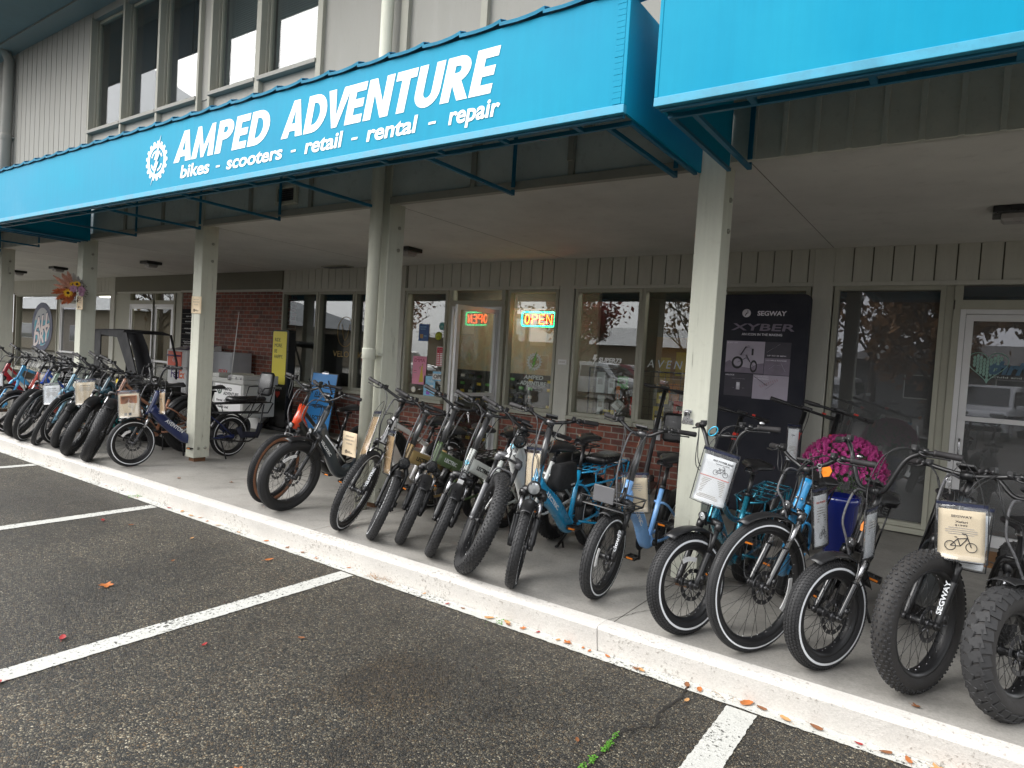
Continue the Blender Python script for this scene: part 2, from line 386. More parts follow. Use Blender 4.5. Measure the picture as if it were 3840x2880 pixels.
def awning_mat():
    m, t, b = nodes('awning_blue'); co = N(t, 'TexCoord').outputs['Object']
    a = N(t, 'TexNoise', Scale=.8, Detail=6, Roughness=.62); t.links.new(co, a.inputs['Vector'])
    mp = N(t, 'Mapping'); mp.inputs['Scale'].default_value = (9, 9, .5); t.links.new(co, mp.inputs[0])
    s_ = N(t, 'TexNoise', Scale=2.2, Detail=5, Roughness=.7); t.links.new(mp.outputs[0], s_.inputs['Vector'])
    col = mixc(t, ramp(t, a.outputs['Fac'], [(.42, 0), (.72, .55)]), (.001, .245, .40), (.018, .325, .465))   # sun faded patches
    col = mixc(t, 1, col, ramp(t, s_.outputs['Fac'], [(.25, .955), (.6, 1.015)]), 'MULTIPLY')               # rain streaks
    d = N(t, 'TexNoise', Scale=26, Detail=8, Roughness=.8); t.links.new(co, d.inputs['Vector'])
    col = mixc(t, ramp(t, d.outputs['Fac'], [(.70, 0), (.78, .35)]), col, (.10, .30, .36))
    t.links.new(col, b.inputs['Base Color']); b.inputs['Specular IOR Level'].default_value = .1
    t.links.new(ramp(t, a.outputs['Fac'], [(.3, .42), (.7, .6)]), b.inputs['Roughness'])
    bump(t, b, a.outputs['Fac'], .25, .02)
    return m
MBLUE = awning_mat()
MBLUE2 = M_('awning_frame_blue', (.006, .13, .225), .45, 0, .12, 6, .05, 40, dirt=.3)
MBLUEP = M_('awning_pale_edge', (.035, .30, .45), .5, 0, .35, 5, .05, 40, dirt=.3)
MCAP = M_('awning_cap_blue', (.012, .25, .42), .45, 0, .18, 9, .05, 40, dirt=.25)
MWHITE = M_('white_vinyl', (.80, .81, .81), .4, 0, .03, 6)
MPLA = M_('white_plastic', (.72, .72, .71), .4, 0, .05, 6)
MALU = M_('white_aluminium', (.62, .62, .62), .42, .25, .06, 6, dirt=.12)
MBLK = M_('black_satin', (.013, .013, .014), .36, 0, .25, 14)
MBLKG = M_('black_gloss', (.009, .009, .010), .16, 0, .2, 12, coat=.6)
MGRIP = M_('black_rubber', (.024, .022, .023), .62, 0, .2, 20, .25, 220)
MTYRE = M_('tyre_rubber', (.014, .014, .015), .62, 0, .25, 9, .2, 160)
MLUG = M_('tread_rubber', (.022, .022, .023), .7, 0, .3, 9, .2, 160)
MTYRE2 = M_('worn_tyre_rubber', (.024, .022, .021), .75, 0, .3, 7, .25, 160, dirt=.2)
MTAN = M_('tan_sidewall', (.34, .155, .085), .7, 0, .2, 15, .2, 100)
MREFL = M_('reflective_stripe', (.78, .8, .82), .35, 0, .05, 10)
MSTEEL = M_('steel', (.42, .42, .43), .28, 1, .1, 20)
MDSTEEL = M_('dark_steel', (.10, .10, .105), .35, .9, .2, 20)
MSADDLE = M_('saddle_vinyl', (.014, .014, .015), .34, 0, .2, 10, .08, 120)
MCABLE = M_('cable_sleeve', (.012, .012, .013), .4, 0, .2, 30)
MBRAID = M_('braided_sleeve', (.10, .10, .105), .55, 0, .75, 60, .3, 130, stretch=(1, 1, 1))
MLENS = M_('lamp_lens', (.55, .57, .58), .08, .6, .1, 30, coat=1)
MDLENS = M_('dark_lens', (.05, .052, .055), .07, .4, .1, 30, coat=1)
MORNG = M_('orange_reflector', (.75, .22, .02), .3, 0, .1, 40)
MRED = M_('red_plastic', (.62, .03, .015), .4, 0, .1, 10)
MYEL = M_('yellow_plastic', (.72, .55, .03), .4, 0, .1, 10)
MPAPER = M_('cream_paper', (.74, .60, .41), .8, 0, .06, 5)
MPAPERW = M_('white_paper', (.84, .835, .82), .7, 0, .04, 5)
MCARD = M_('brown_card', (.42, .27, .13), .8, 0, .12, 6)
MINK = M_('black_ink', (.03, .03, .032), .7, 0, .05, 5)
MGINK = M_('grey_ink', (.34, .31, .27), .8, 0, .08, 5)
MSLEEVE = glass('clear_sleeve', (.93, .94, .95), .05)
MGLASS = glass('shop_glass', (.86, .89, .88), .08, 1.2)
MGLASSD = glass('dark_glass', (.55, .57, .58), .08, 1.2, (.95, .95, 1), .15)  # strong painted haze greys these panes
MGLASSU = glass('upper_glass', (.80, .83, .83), .045, .85)
PAINT = {}
def paint(name, c, rough=.28, metal=.0, coat=.7):
    if name not in PAINT: PAINT[name] = M_('paint_'+name, c, rough, metal, .05, 4, coat=coat, rvar=.05)
    return PAINT[name]
# ============================================================ SETTING
ZW = .15                        # walkway level
YW = 7.74                       # shop wall plane
YU = 4.43                       # upper wall plane (flush with the posts)
ZS = 3.05                       # soffit
g = MB(); g.span((-70, -60, -.3), (40, 3.6, 0)); kind(g.build('parking_lot', MASPH), 'structure')
far = MB(); far.add([(-400,-400,-.35),(400,-400,-.35),(400,400,-.35),(-400,400,-.35)], [(0,1,2,3)])
kind(far.build('ground', M_('far_ground', (.06, .065, .05), .9)), 'structure')
# walkway slabs with joints
g = MB(); xs = [-34, -14.1, -10.95, -7.75, -4.35, -1.62, 1.5, 8]
for a, b in zip(xs, xs[1:]): g.span((a+.003, 3.541, -.02), (b-.003, YW+.1, ZW))
g.span((-34, 3.56, -.02), (8, YW, ZW-.02))
kind(g.build('walkway', MCONC), 'structure')
# kerb: rounded nose, wavering top edge, joints between casts
g = MB(); js = [-34, -22.6, -16.1, -10.2, -4.83, -1.66, 1.9, 8]
rk = random.Random(3)
for a, b in zip(js, js[1:]):
    n = max(4, int((b-a)/.16)); rows = []
    for i in range(n+1):
        x = lerp(a+.0015, b-.0015, i/n); d = rk.uniform(-.003, .003); e = rk.uniform(-.0022, .0022)
        rows.append([(x, 3.435+d, -.02), (x, 3.424+d, .04), (x, 3.414+d, .10), (x, 3.409+d, .136), (x, 3.412+d, .145+e), (x, 3.422+d*.5, .151+e), (x, 3.46, .1535+e), (x, 3.538+e, .152), (x, 3.5385, -.02)])
    m = 9; vs = [p for r in rows for p in r]
    g.add(vs, [(i*m+k, i*m+k+1, (i+1)*m+k+1, (i+1)*m+k) for i in range(n) for k in range(m-1)], 0, False); g.add(rows[0]+rows[-1], [tuple(range(m)), tuple(range(2*m-1, m-1, -1))])
kb = kind(g.build('kerb', MKERB), 'structure')
def line(name, pts, ragged=.004, seed=1):
    """painted stripe: strip of left/right points with slightly ragged edges, 4 mm up"""
    rr = random.Random(seed); vs = []; n = len(pts)
    for (ax, ay), (bx, by) in pts:
        vs += [(ax+rr.uniform(-ragged, ragged), ay+rr.uniform(-ragged, ragged), .004), (bx+rr.uniform(-ragged, ragged), by+rr.uniform(-ragged, ragged), .004)]
    return kind(MB().add(vs, [(2*i, 2*i+1, 2*i+3, 2*i+2) for i in range(n-1)]).build(name, MLINE), 'structure')
line('painted_edge_line', [((x, 3.335), (x, 3.429)) for x in [-34+.03*i for i in range(1400)]], .0035, 2)
for k, (xa, xb) in enumerate(((-.879, -.735), (-3.737, -3.598), (-6.52, -6.39), (-9.37, -9.24), (-12.2, -12.07), (1.98, 2.12))):
    line('parking_stripe', [((xa, y), (xb, y)) for y in [-2.2+.02*i for i in range(277) if -2.2+.02*i < 3.331]], .003, 5+k)
# cracks in the asphalt
def crack(name, pts, w0, seed, z=.0045):
    rr = random.Random(seed); P = cr([(x, y, z) for x, y in pts], 7); vs = []
    for i, p in enumerate(P):
        d = (P[min(i+1, len(P)-1)]-P[max(i-1, 0)]).normalized(); n = Vector((-d.y, d.x, 0)); ww = w0*rr.uniform(.35, 1.2)
        j = n*rr.uniform(-.006, .006); vs += [p+j+n*ww, p+j-n*ww]
    return kind(MB().add(vs, [(2*i, 2*i+1, 2*i+3, 2*i+2) for i in range(len(P)-1)]).build(name, MCRK), 'structure')
MCRK = M_('crack_dark', (.012, .01, .008), .95)
crack('asphalt_crack', [(-1.109, 3.423), (-1.086, 3.256), (-1.11, 3.03), (-1.08, 2.9), (-1.129, 2.838), (-1.177, 2.748), (-1.186, 2.69), (-1.176, 2.567), (-1.178, 2.44), (-1.2, 2.2), (-1.16, 1.9)], .006, 4)
crack('walkway_crack', [(-1.655, 3.545), (-1.6, 3.7), (-1.57, 3.8), (-1.5, 3.93), (-1.52, 4.1), (-1.45, 4.35)], .0022, 6, ZW+.003)
# moss along the crack and weeds at the kerb
rr = random.Random(11); g = MB()
for cx, cy, n, sp in ((-1.187, 2.69, 20, .008), (-1.178, 2.62, 60, .009), (-1.175, 2.565, 40, .009), (-1.18, 2.465, 50, .010), (-1.19, 2.40, 25, .009), (-7.0, 3.40, 60, .04), (-6.93, 3.405, 60, .035), (-2.3, 3.41, 40, .05)):
    for _ in range(n):
        x, y, z = cx+rr.gauss(0, sp*.6), cy+rr.gauss(0, sp*1.6), rr.uniform(.004, .016); s_ = rr.uniform(.003, .007); a = rr.uniform(0, 6.28); tl = rr.uniform(-.6, .6)
        g.add([(x+s_*cos(a), y+s_*sin(a), z), (x-s_*sin(a), y+s_*cos(a), z+s_*tl), (x-s_*cos(a), y-s_*sin(a), z+.002), (x+s_*sin(a), y-s_*cos(a), z-s_*tl)], [(0,1,2,3)])
o = g.build('moss', M_('moss_green', (.075, .23, .015), .8, 0, .4, 60)); kind(o, 'stuff'); tag(o, 'bright green moss and weeds sprouting from the asphalt crack and kerb foot', 'moss')
# dry needles by the kerb
g = MB()
for cx, n in ((-3.42, 90), (-.9, 16), (.1, 25)):
    for _ in range(n):
        x, y = cx+rr.gauss(0, .08), 3.41-abs(rr.gauss(0, .03)); a = rr.uniform(0, 6.28); L = rr.uniform(.02, .05)
        g.tube([(x, y, .006), (x+L*cos(a), y+L*sin(a)*.6, rr.uniform(.006, .03))], .0007, 3)
o = g.build('dry_needles', M_('dry_needles', (.35, .17, .05), .8)); kind(o, 'stuff'); tag(o, 'tuft of dry brown pine needles lying against the white kerb', 'needles')

# ============================================================ BUILDING
BL = (-7, 4.43, 0)
BLD = thing('commercial_building', 'two storey olive grey retail building with brick base and covered walkway', 'building', BL)
TB = T(*[-c for c in BL])
def bp_(mb, name, m, parent=None, bevel=0):
    return mb.build(name, m, BLD if parent is None else parent, TB if parent is None else None, bevel)
# --- upper storey
UW = [(-10.885, -9.935), (-9.885, -8.965), (-8.915, -7.995), (-7.69, -6.80), (-6.715, -5.745)]
g = MB(); x = -30.0
while x < -10.93:                                   # vertical boards left of the windows
    g.span((x, YU, 3.3), (min(x+.178, -10.92), YU+.04, 6.33)); x += .19
bp_(g, 'vertical_siding', MUP, bevel=.003)
g = MB(); g.span((-30, YU+.03, 3.3), (-10.92, YU+.1, 6.33)); g.span((-10.9, YU+.2, 3.3), (-5.7, YU+.23, 4.58))
bp_(g, 'siding_backing', M_('groove_dark', (.05, .045, .035), .9))
g = MB()
g.span((-10.9, YU+.03, 3.3), (-5.70, YU+.06, 4.56)); g.span((-10.9, YU, 6.22), (-5.70, YU+.06, 6.33))
g.span((-7.985, YU+.02, 4.56), (-7.70, YU+.06, 6.22)); g.span((-5.70, YU+.012, 3.62), (8, YU+.1, 6.33))
bp_(g, 'upper_wall', MUP)
g = MB()
for xa, xb in ((-10.93, -10.885), (-9.935, -9.885), (-8.965, -8.915), (-7.995, -7.95), (-7.735, -7.69), (-6.80, -6.715), (-5.745, -5.665)):
    g.span((xa, YU-.03, 3.4), (xb, YU+.13, 6.24)); g.span((xb, YU+.045, 4.6), (xb+.012, YU+.07, 6.22))
for xc, wd in ((-4.50, .09), (-3.57, .07), (-2.5, .07), (-1.45, .07), (-.4, .07), (.65, .07), (1.7, .07), (2.75, .07)): g.span((xc-wd/2, YU-.03, 3.4), (xc+wd/2, YU+.02, 6.33))
bp_(g, 'pilaster_strips', M_('upper_trim', (.33, .32, .265), .7, 0, .07, 3, .15, 50, dirt=.15), bevel=.003)
MBLIND = M_('white_blind', (.34, .36, .35), .6, 0, .04, 3)
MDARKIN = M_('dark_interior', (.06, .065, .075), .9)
for i, (xa, xb) in enumerate(UW):
    f = MB(); y0 = YU+.075
    for a, b in (((xa, y0, 4.61), (xa+.035, y0+.05, 6.22)), ((xb-.035, y0, 4.61), (xb, y0+.05, 6.22)), ((xa+.035, y0, 4.61), (xb-.035, y0+.05, 4.64)), ((xa+.035, y0, 6.18), (xb-.035, y0+.05, 6.22))): f.span(a, b)
    wn = bp_(f, 'window', MTRIM)
    s_ = MB().span((xa-.03, YU-.045, 4.562), (xb+.005, y0+.02, 4.607)); bp_(s_, 'sill', MUP, wn, .004)
    p = MB().span((xa+.034, y0+.02, 4.63), (xb-.034, y0+.026, 6.19)); bp_(p, 'pane', MGLASSU, wn)
    if i >= 3:
        bl = MB()
        for k in range(60): bl.box((0, 0, 0), (xb-xa-.1, .022, .0016), T((xa+xb)/2, y0+.07, 4.66+k*.0258) @ RX(R(52)))
        for q in (.22, .78): bl.span((lerp(xa, xb, q), y0+.062, 4.64), (lerp(xa, xb, q)+.003, y0+.064, 6.2))
        bp_(bl, 'venetian_blind', MBLIND, wn)
        bk = MB().span((xa, y0+.1, 4.6), (xb, y0+.12, 6.2)); bp_(bk, 'blind_backing', MBLIND, wn)
    else:
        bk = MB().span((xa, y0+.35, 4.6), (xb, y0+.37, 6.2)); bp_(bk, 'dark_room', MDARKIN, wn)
# eave over the upper storey
g = MB(); g.span((-30, 4.15, 6.33), (8, 4.7, 6.42)); bp_(g, 'eave_frieze', MUP)
g = MB(); g.span((-30, 3.17, 6.36), (8, 4.15, 6.5)); g.span((-30, 3.12, 6.34), (8, 3.17, 6.75)); bp_(g, 'eave_soffit', MEAVE)
g = MB(); g.span((-30, 2.95, 6.5), (8, 12, 6.7)); bp_(g, 'roof', M_('roof_felt', (.09, .09, .09), .9))
# --- fascia over the walkway
g = MB(); g.span((-10.9, YU+.015, ZS), (-1.62, YU+.07, 3.61)); bp_(g, 'fascia', MFAS)
g = MB()
for xc in (-9.7, -8.7, -6.8, -5.75, -3.6, -2.64): g.span((xc-.025, YU-.012, ZS+.02), (xc+.025, YU+.03, 3.5))
g.span((-2.665, YU-.03, 3.2), (-2.615, YU-.012, 3.5))
for a, b in ((-10.77, -7.915), (-7.73, -4.76), (-4.575, -1.63)): g.span((a+.002, YU-.014, ZS-.025), (b-.002, YU+.05, ZS+.045))
bp_(g, 'fascia_battens', M_('fascia_trim', (.30, .30, .26), .6, 0, .12, 4, .1, 40, dirt=.5), bevel=.003)
g = MB(); x = -1.275
while x < 8:
    g.span((x-.016, YU-.004, ZS), (x+.016, YU+.03, 3.6)); x += .188
g.span((-1.44, YU+.012, ZS), (8, YU+.06, 3.61)); bp_(g, 'fascia_siding', M_('shade_siding', (.60, .605, .54), .75, 0, .12, 5, .35, 50, dirt=.4), bevel=.003)
g = MB(); x = -30
while x < -10.95:
    g.span((x, YU+.01, ZS), (x+.178, YU+.05, 3.5)); x += .19
bp_(g, 'fascia_siding', MWOOD, bevel=.003)
MCRK2 = M_('joint_grey', (.22, .21, .185), .9)  # darker grey for the seam strips between soffit panels
# --- soffit and posts
g = MB(); g.span((-30, YU+.05, ZS), (8, YW+.3, ZS+.1)); bp_(g, 'soffit', MSOF)
for x in (-14.2, -11.0, -7.8, -4.62, -1.3, 1.2): bp_(MB().span((x-.003, YU+.08, ZS-.0015), (x+.003, YW-.03, ZS+.002)), 'soffit_joint', MCRK2)
MBOLT = M_('painted_bolt', (.30, .30, .25), .5, .2, .1, 20)
for i, xr in enumerate((-17.33, -14.15, -10.95, -7.735, -4.577, -1.443, 1.74)):
    p = MB(); xa, xb = xr-.182, xr
    p.span((xa, YU, ZW+.05), (xb, YU+.205, 3.62))
    po = bp_(p, 'post', MPOST, bevel=.007)
    for z in (.32, 2.62, 2.83):
        for dy in ((.055, .145) if z < 1 else (.13,)): b = MB(); b.cyl((xb-.002, YU+dy, z), (xb+.010, YU+dy, z), .018, 10); b.cyl((xb+.009, YU+dy, z), (xb+.016, YU+dy, z), .010, 6); bp_(b, 'bolt', MBOLT, po)
    s_ = MB().span((xa+.03, YU+.03, ZW-.01), (xb-.03, YU+.175, ZW+.05)); bp_(s_, 'foot', M_('rusty_wood', (.16, .08, .04), .9, 0, .4, 30) if i == 0 else bpy.data.materials['rusty_wood'], po)
# --- ground floor wall
def groove_boards(a, b, z0, z1, y=YW):
    g = MB(); x = a
    while x < b-.01:
        e = min(x+.17, b); g.span((x, y, z0), (e, y+.03, z1)); x += .1815
    return g
HD = 2.69
g = MB()
for a, b in ((-30, -17.5), (-10.7, -8.35), (-7.5, -4.66), (-4.44, -1.48), (-1.28, 4)):
    bp_(groove_boards(a, b, HD, ZS), 'header_siding', MWOOD, bevel=.003)
g = MB()
g.span((-30, YW+.025, HD-.02), (4, YW+.09, ZS)); g.span((-17.3, YW-.004, HD), (-10.74, YW+.02, ZS-.002))
bp_(g, 'header_backing', M_('header_dark', (.17, .165, .13), .8))
g = MB()
for a, b in ((-17.5, -17.3), (-8.35, -7.55), (-4.66, -4.44), (-1.48, -1.28)): g.span((a, YW-.012, ZW), (b, YW+.12, ZS-.001))
for a, b in ((-23.5, -17.5), (-17.15, -14.25), (-10.74, -8.35), (-7.55, -4.66), (-4.44, -1.48), (-1.28, 3)): g.span((a, YW-.022, 2.645), (b, YW+.06, HD-.001))
g.span((-14.25, YW-.02, 2.66), (-10.76, YW+.06, 2.70))
bp_(g, 'wall_trim', MWOOD, bevel=.004)
bp_(MB().span((-14.25, YW+.03, ZW-.02), (-10.74, YW+.35, 2.655)), 'brick_wall', MBRICK)
for a, b in ((-10.74, -8.35), (-7.55, -6.66), (-5.56, -4.66), (-4.44, -1.48)): bp_(MB().span((a, YW+.03, ZW-.02), (b, YW+.28, .90)), 'brick_wall', MBRICK)
def window(xa, xb, z0, z1, m=None, depth=.075, fr=.045, parent=None, sill=True):
    f = MB(); y0 = YW
    for a, b in (((xa, y0, z0), (xa+fr, y0+depth+.03, z1)), ((xb-fr, y0, z0), (xb, y0+depth+.03, z1)), ((xa+fr, y0, z0), (xb-fr, y0+depth+.03, z0+fr)), ((xa+fr, y0, z1-fr), (xb-fr, y0+depth+.03, z1))): f.span(a, b)
    wn = bp_(f, 'window', MTRIM, bevel=.003)
    bp_(MB().span((xa+fr-.002, y0+depth, z0+fr-.002), (xb-fr+.002, y0+depth+.006, z1-fr+.002)), 'pane', m or MGLASS, wn)
    if sill: bp_(MB().span((xa-.012, YW-.05, z0-.055), (xb+.012, YW+.05, z0-.001)), 'sill', MTRIM, wn, .004)
    return wn
ZB = .955
for a, b, z0, m in ((-23.45, -20.58, .5, MGLASS), (-19.0, -17.5, .3, MGLASS), (-10.72, -9.70, ZB, MGLASS), (-9.68, -8.74, ZB, MGLASS), (-8.72, -7.9, ZB, MGLASS), (-7.53, -6.65, ZB, MGLASS), (-5.52, -4.68, ZB, MGLASS),
                    (-4.42, -3.455, ZB, MGLASS), (-3.453, -2.475, ZB, MGLASS), (-2.473, -1.50, ZB, MGLASS), (-1.265, -.265, .22, MGLASSD), (1.0, 2.6, .22, MGLASSD)):
    window(a, b, z0, 2.645, m)
# shop door standing open, double door in the entrance, right hand door
def door(xa, xb, ztop, mt, leafang=0, hinge='R', glassm=None, rail=1.06, trans=True, leaf=True, bar=True):
    f = MB(); fr = .045
    for a, b in (((xa, YW, ZW), (xa+fr, YW+.1, ztop)), ((xb-fr, YW, ZW), (xb, YW+.1, ztop)), ((xa+fr, YW, ztop-fr), (xb-fr, YW+.1, ztop))): f.span(a, b)
    if trans: pass
    d = bp_(f, 'door', mt, bevel=.003)
    if trans:
        q = MB(); q.span((xa-.05, YW+.0, ztop), (xb+.05, YW+.1, ztop+.09)); q.span((xa-.06, YW, ztop+.09), (xa+.01, YW+.1, 2.645)); q.span((xb-.01, YW, ztop+.09), (xb+.06, YW+.1, 2.645)); q.span((xa-.06, YW, ZW), (xa-.001, YW+.1, ztop)); q.span((xb+.001, YW, ZW), (xb+.06, YW+.1, ztop)); bp_(q, 'transom', MTRIM, d, .003)
        bp_(MB().span((xa, YW+.06, ztop+.09), (xb, YW+.066, 2.645)), 'transom_pane', glassm or MGLASS, d)
    if leaf:
        W_ = xb-xa-2*fr-.008; H_ = ztop-fr-ZW-.012
        hx = xb-fr-.004 if hinge == 'R' else xa+fr+.004
        # local: x from the hinge along the leaf, z up, room side +y
        sgn = -1 if hinge == 'R' else 1
        Mh = T(hx, YW+.012, ZW+.008) @ RZ(-sgn*leafang) @ SC(sgn, 1, 1)
        st = .062
        l = MB()
        for a, b in (((0, 0, 0), (st, .045, H_)), ((W_-st, 0, 0), (W_, .045, H_)), ((st, 0, 0), (W_-st, .045, .11)), ((st, 0, H_-st), (W_-st, .045, H_))): l.span(a, b)
        lo = l.build('door_leaf', mt, d, Mh)
        MB().span((st-.002, .02, .11), (W_-st+.002, .026, H_-st)).build('door_pane', glassm or MGLASS, d, Mh)
        if bar:
            h = MB(); z = rail-ZW; h.span((st*.4, -.03, z-.022), (W_-st*.4, .0, z+.022)); h.span((st*.4, .045, z-.022), (W_-st*.4, .07, z+.022)); h.build('push_bar', MALU, d, Mh)
        h = MB(); h.tube(cr([(W_-.03, 0, .8), (W_-.03, -.05, .82), (W_-.03, -.05, .98), (W_-.03, 0, 1.0)], 5), .009, 8); h.build('handle', MSTEEL, d, Mh)
        return d, Mh, W_, H_
    return d, None, 0, 0
DC = door(-6.555, -5.625, 2.40, MALU, R(84), 'R', rail=1.12)
DF = door(-.135, .94, 2.41, MALU, 0, 'R', MGLASSD, rail=1.35)
D1 = door(-16.56, -15.44, 2.40, MALU, 0, 'L', rail=1.1, trans=True); D2 = door(-15.42, -14.58, 2.40, MALU, 0, 'R', rail=1.1, trans=True)
D3 = door(-20.4, -19.15, 2.40, MALU, 0, 'L', MGLASSD, rail=1.1)
for a, b in ((-17.3, -16.64), (-14.5, -14.26), (-20.57, -20.47), (-.263, -.197)): bp_(MB().span((a, YW+.02, ZW), (b, YW+.12, 2.645)), 'door_jamb', MTRIM)
# --- rooms behind the glass
MFLOOR = M_('shop_carpet', (.05, .048, .045), .9); MIN = M_('shop_wall', (.24, .215, .17), .8, 0, .1, 2); MIND = M_('dim_wall', (.12, .12, .115), .85); MCEIL = M_('shop_ceiling', (.45, .43, .38), .9)
for x0, x1, yb, wm in ((-24, -17.4, 10.8, MIN), (-17.3, -14.3, 11.5, MIN), (-10.9, -8.15, 10.2, MIND), (-8.1, -1.42, 10.9, MIN), (-1.38, 3, 10.6, MIND)):
    g = MB(); g.span((x0, YW+.3, ZW-.02), (x1, yb, ZW)); bp_(g, 'interior_floor', MFLOOR)
    g = MB(); g.span((x0, yb, ZW), (x1, yb+.05, 3.0)); g.span((x0-.02, YW+.13, ZW), (x0, yb, 3.0)); g.span((x1, YW+.13, ZW), (x1+.02, yb, 3.0)); bp_(g, 'interior_wall', wm)
    g = MB(); g.span((x0, YW+.1, 2.86), (x1, yb, 2.9)); bp_(g, 'interior_ceiling', MCEIL)
g = MB(); g.span((-7.6, 9.06, ZW), (-4.75, 9.14, 2.86)); bp_(g, 'partition_wall', MIN)
# lit lamps inside, with added hidden ones to brighten the wide window
MTUBE = emit('fluorescent', (1, .86, .45), 5.0); MTUBEW = emit('shop_lamp', (1, .9, .74), 4.5)
def lamp(x, y, z, dx, dy, m, lab):
    t_ = thing('fluorescent_lamp', lab, 'lamp', (x, y, z))
    MB().span((-dx/2-.02, -dy/2-.02, .035), (dx/2+.02, dy/2+.02, .07)).build('housing', MPLA, t_); MB().span((-dx/2, -dy/2, 0), (dx/2, dy/2, .034)).build('diffuser', m, t_, bevel=.01)
lamp(-15.1, 8.9, 2.62, .9, .2, MTUBE, 'lit yellowish ceiling lamp inside the double door entrance')
lamp(-6.3, 8.4, 2.78, 1.2, .25, MTUBEW, 'lit warm ceiling lamp inside the shop above the wall map')
lamp(-3.5, 8.25, 2.79, 1.2, .2, MTUBEW, 'lit warm ceiling lamp inside the shop just behind the wide window')  # added lamp, out of view, lifts the goods behind the glass
lamp(-2.32, 9.0, 2.6, .5, .25, MTUBEW, 'lit warm lamp inside the shop behind the navy display board')  # added lamp, screened by the board, lifts the room's brightness
lamp(-21.6, 9.6, 2.78, 1.2, .25, MTUBEW, 'lit warm ceiling lamp behind the window with the oval logo')

# ============================================================ AWNINGS
YA = 3.19; ZA0 = 2.985; ZA1 = 3.615
def awning(xa, xb, label, seams=True, bars=()):
    L = (xa, YA, ZA0); a = thing('awning', label, 'awning', L, group='blue awnings over the walkway'); A = T(-xa, -YA, -ZA0)
    def ad(mb, name, m, parent=None, bevel=0): return mb.build(name, m, parent or a, A if parent is None else None, bevel)
    ad(MB().span((xa+.02, YA, ZA0+.045), (xb-.02, YA+.012, ZA1)), 'front_panel', MBLUE)
    e = MB().span((xa, YA-.006, ZA0), (xb, YA+.03, ZA0+.045)); ad(e, 'edge_strip', MBLUEP, bevel=.003)
    for q in ((xa, xa+.02), (xb-.02, xb)): ad(MB().span((q[0], YA-.003, ZA0+.0455), (q[1], YA+.03, ZA1)), 'corner_strip', MBLUE, None, .003)
    if seams:
        rr = random.Random(int(xa*10)); n = int((xb-xa)/.0305)
        t_ = MB(); 
        for i in range(18): t_.span((xb-.070-rr.uniform(0, .006), YA-.002-rr.uniform(0, .0015), ZA0+.05+i*.031), (xb-.022, YA+.001, ZA0+.0805+i*.031))
        ad(t_, 'crinkled_tape', MBLUE, bevel=.002)
    for q in ((xa+.004, xa+.02), (xb-.02, xb-.004)):
        ad(MB().span((q[0], YA+.031, ZA0+.01), (q[1], YU-.015, ZA1-.005)), 'end_panel', MBLUE)
    r = MB().span((xa+.021, YA+.031, ZA1-.02), (xb-.021, YU-.016, ZA1)); ad(r, 'top_panel', MBLUE2)
    c = MB(); x = xa-.02; rr = random.Random(5)
    while x < xb:                                       # overlapping flashing pieces, each bowed a little
        n = 5; G = []
        for i in range(n+1):
            t = i/n; xx = x+.318*t; z = ZA1+.012+.012*t-.010*sin(pi*t)+(0.006 if i == n else 0); y = YA-.022-rr.uniform(0, .003)
            G.append([(xx, y+.006, z-.004), (xx, y, z+.012), (xx, y+.05, z+.030), (xx, y+.24, z+.045)])
        c.sheet(G, .003, smooth=False); x += .307
    ad(c, 'cap_flashing', MCAP)
    f = MB()
    f.span((xa+.02, YA+.03, ZA0-.012), (xb-.02, YA+.055, ZA0+.014)); f.span((xa+.02, YA+.145, ZA0-.012), (xb-.02, YA+.17, ZA0+.012))
    x = xa+.45
    while x < xb-.1: f.span((x, YA+.056, ZA0-.011), (x+.03, YA+.144, ZA0+.010)); x += .52
    for x in bars:
        f.span((x-.014, YA+.171, ZA0-.010), (x+.014, YU-.051, ZA0+.014)); f.span((x-.014, YU-.05, ZA0-.010), (x+.014, YU-.0321, ZA0+.0345)); f.span((x-.014, YU-.05, ZA0+.0555), (x+.014, YU-.033, ZA1-.03))
    for x in (xa+.03, xb-.03): f.span((x-.012, YA+.171, ZA0-.011), (x+.012, YU-.0505, ZA0+.009))
    ad(f, 'frame', MBLUE2)
    return a, A
AW1, A1 = awning(-10.72, -1.603, 'long bright blue sign awning lettered in white over the bike shop', True, (-9.3, -7.75, -6.2, -4.67, -3.15, -1.78))
AW2, A2 = awning(-1.436, 6.5, 'blank bright blue awning at the right with scuffed lower edge', False, (-1.28, 1.2, 3.5))
AW0, A0 = awning(-20, -10.9, 'blue awning over the far left unit seen only from below', False, (-18, -16, -14.1, -12.45, -11.1))
def sign(body, x0, x1, z0, z1, bold, shear, sp=1.0, m=None, par=None, y=YA-.0025):
    text(body, x1-x0, z1-z0, m or MWHITE, AW1, A1 @ T((x0+x1)/2, y, (z0+z1)/2) @ FACE, bold, shear, ext=.0008, sp=sp, res=6)
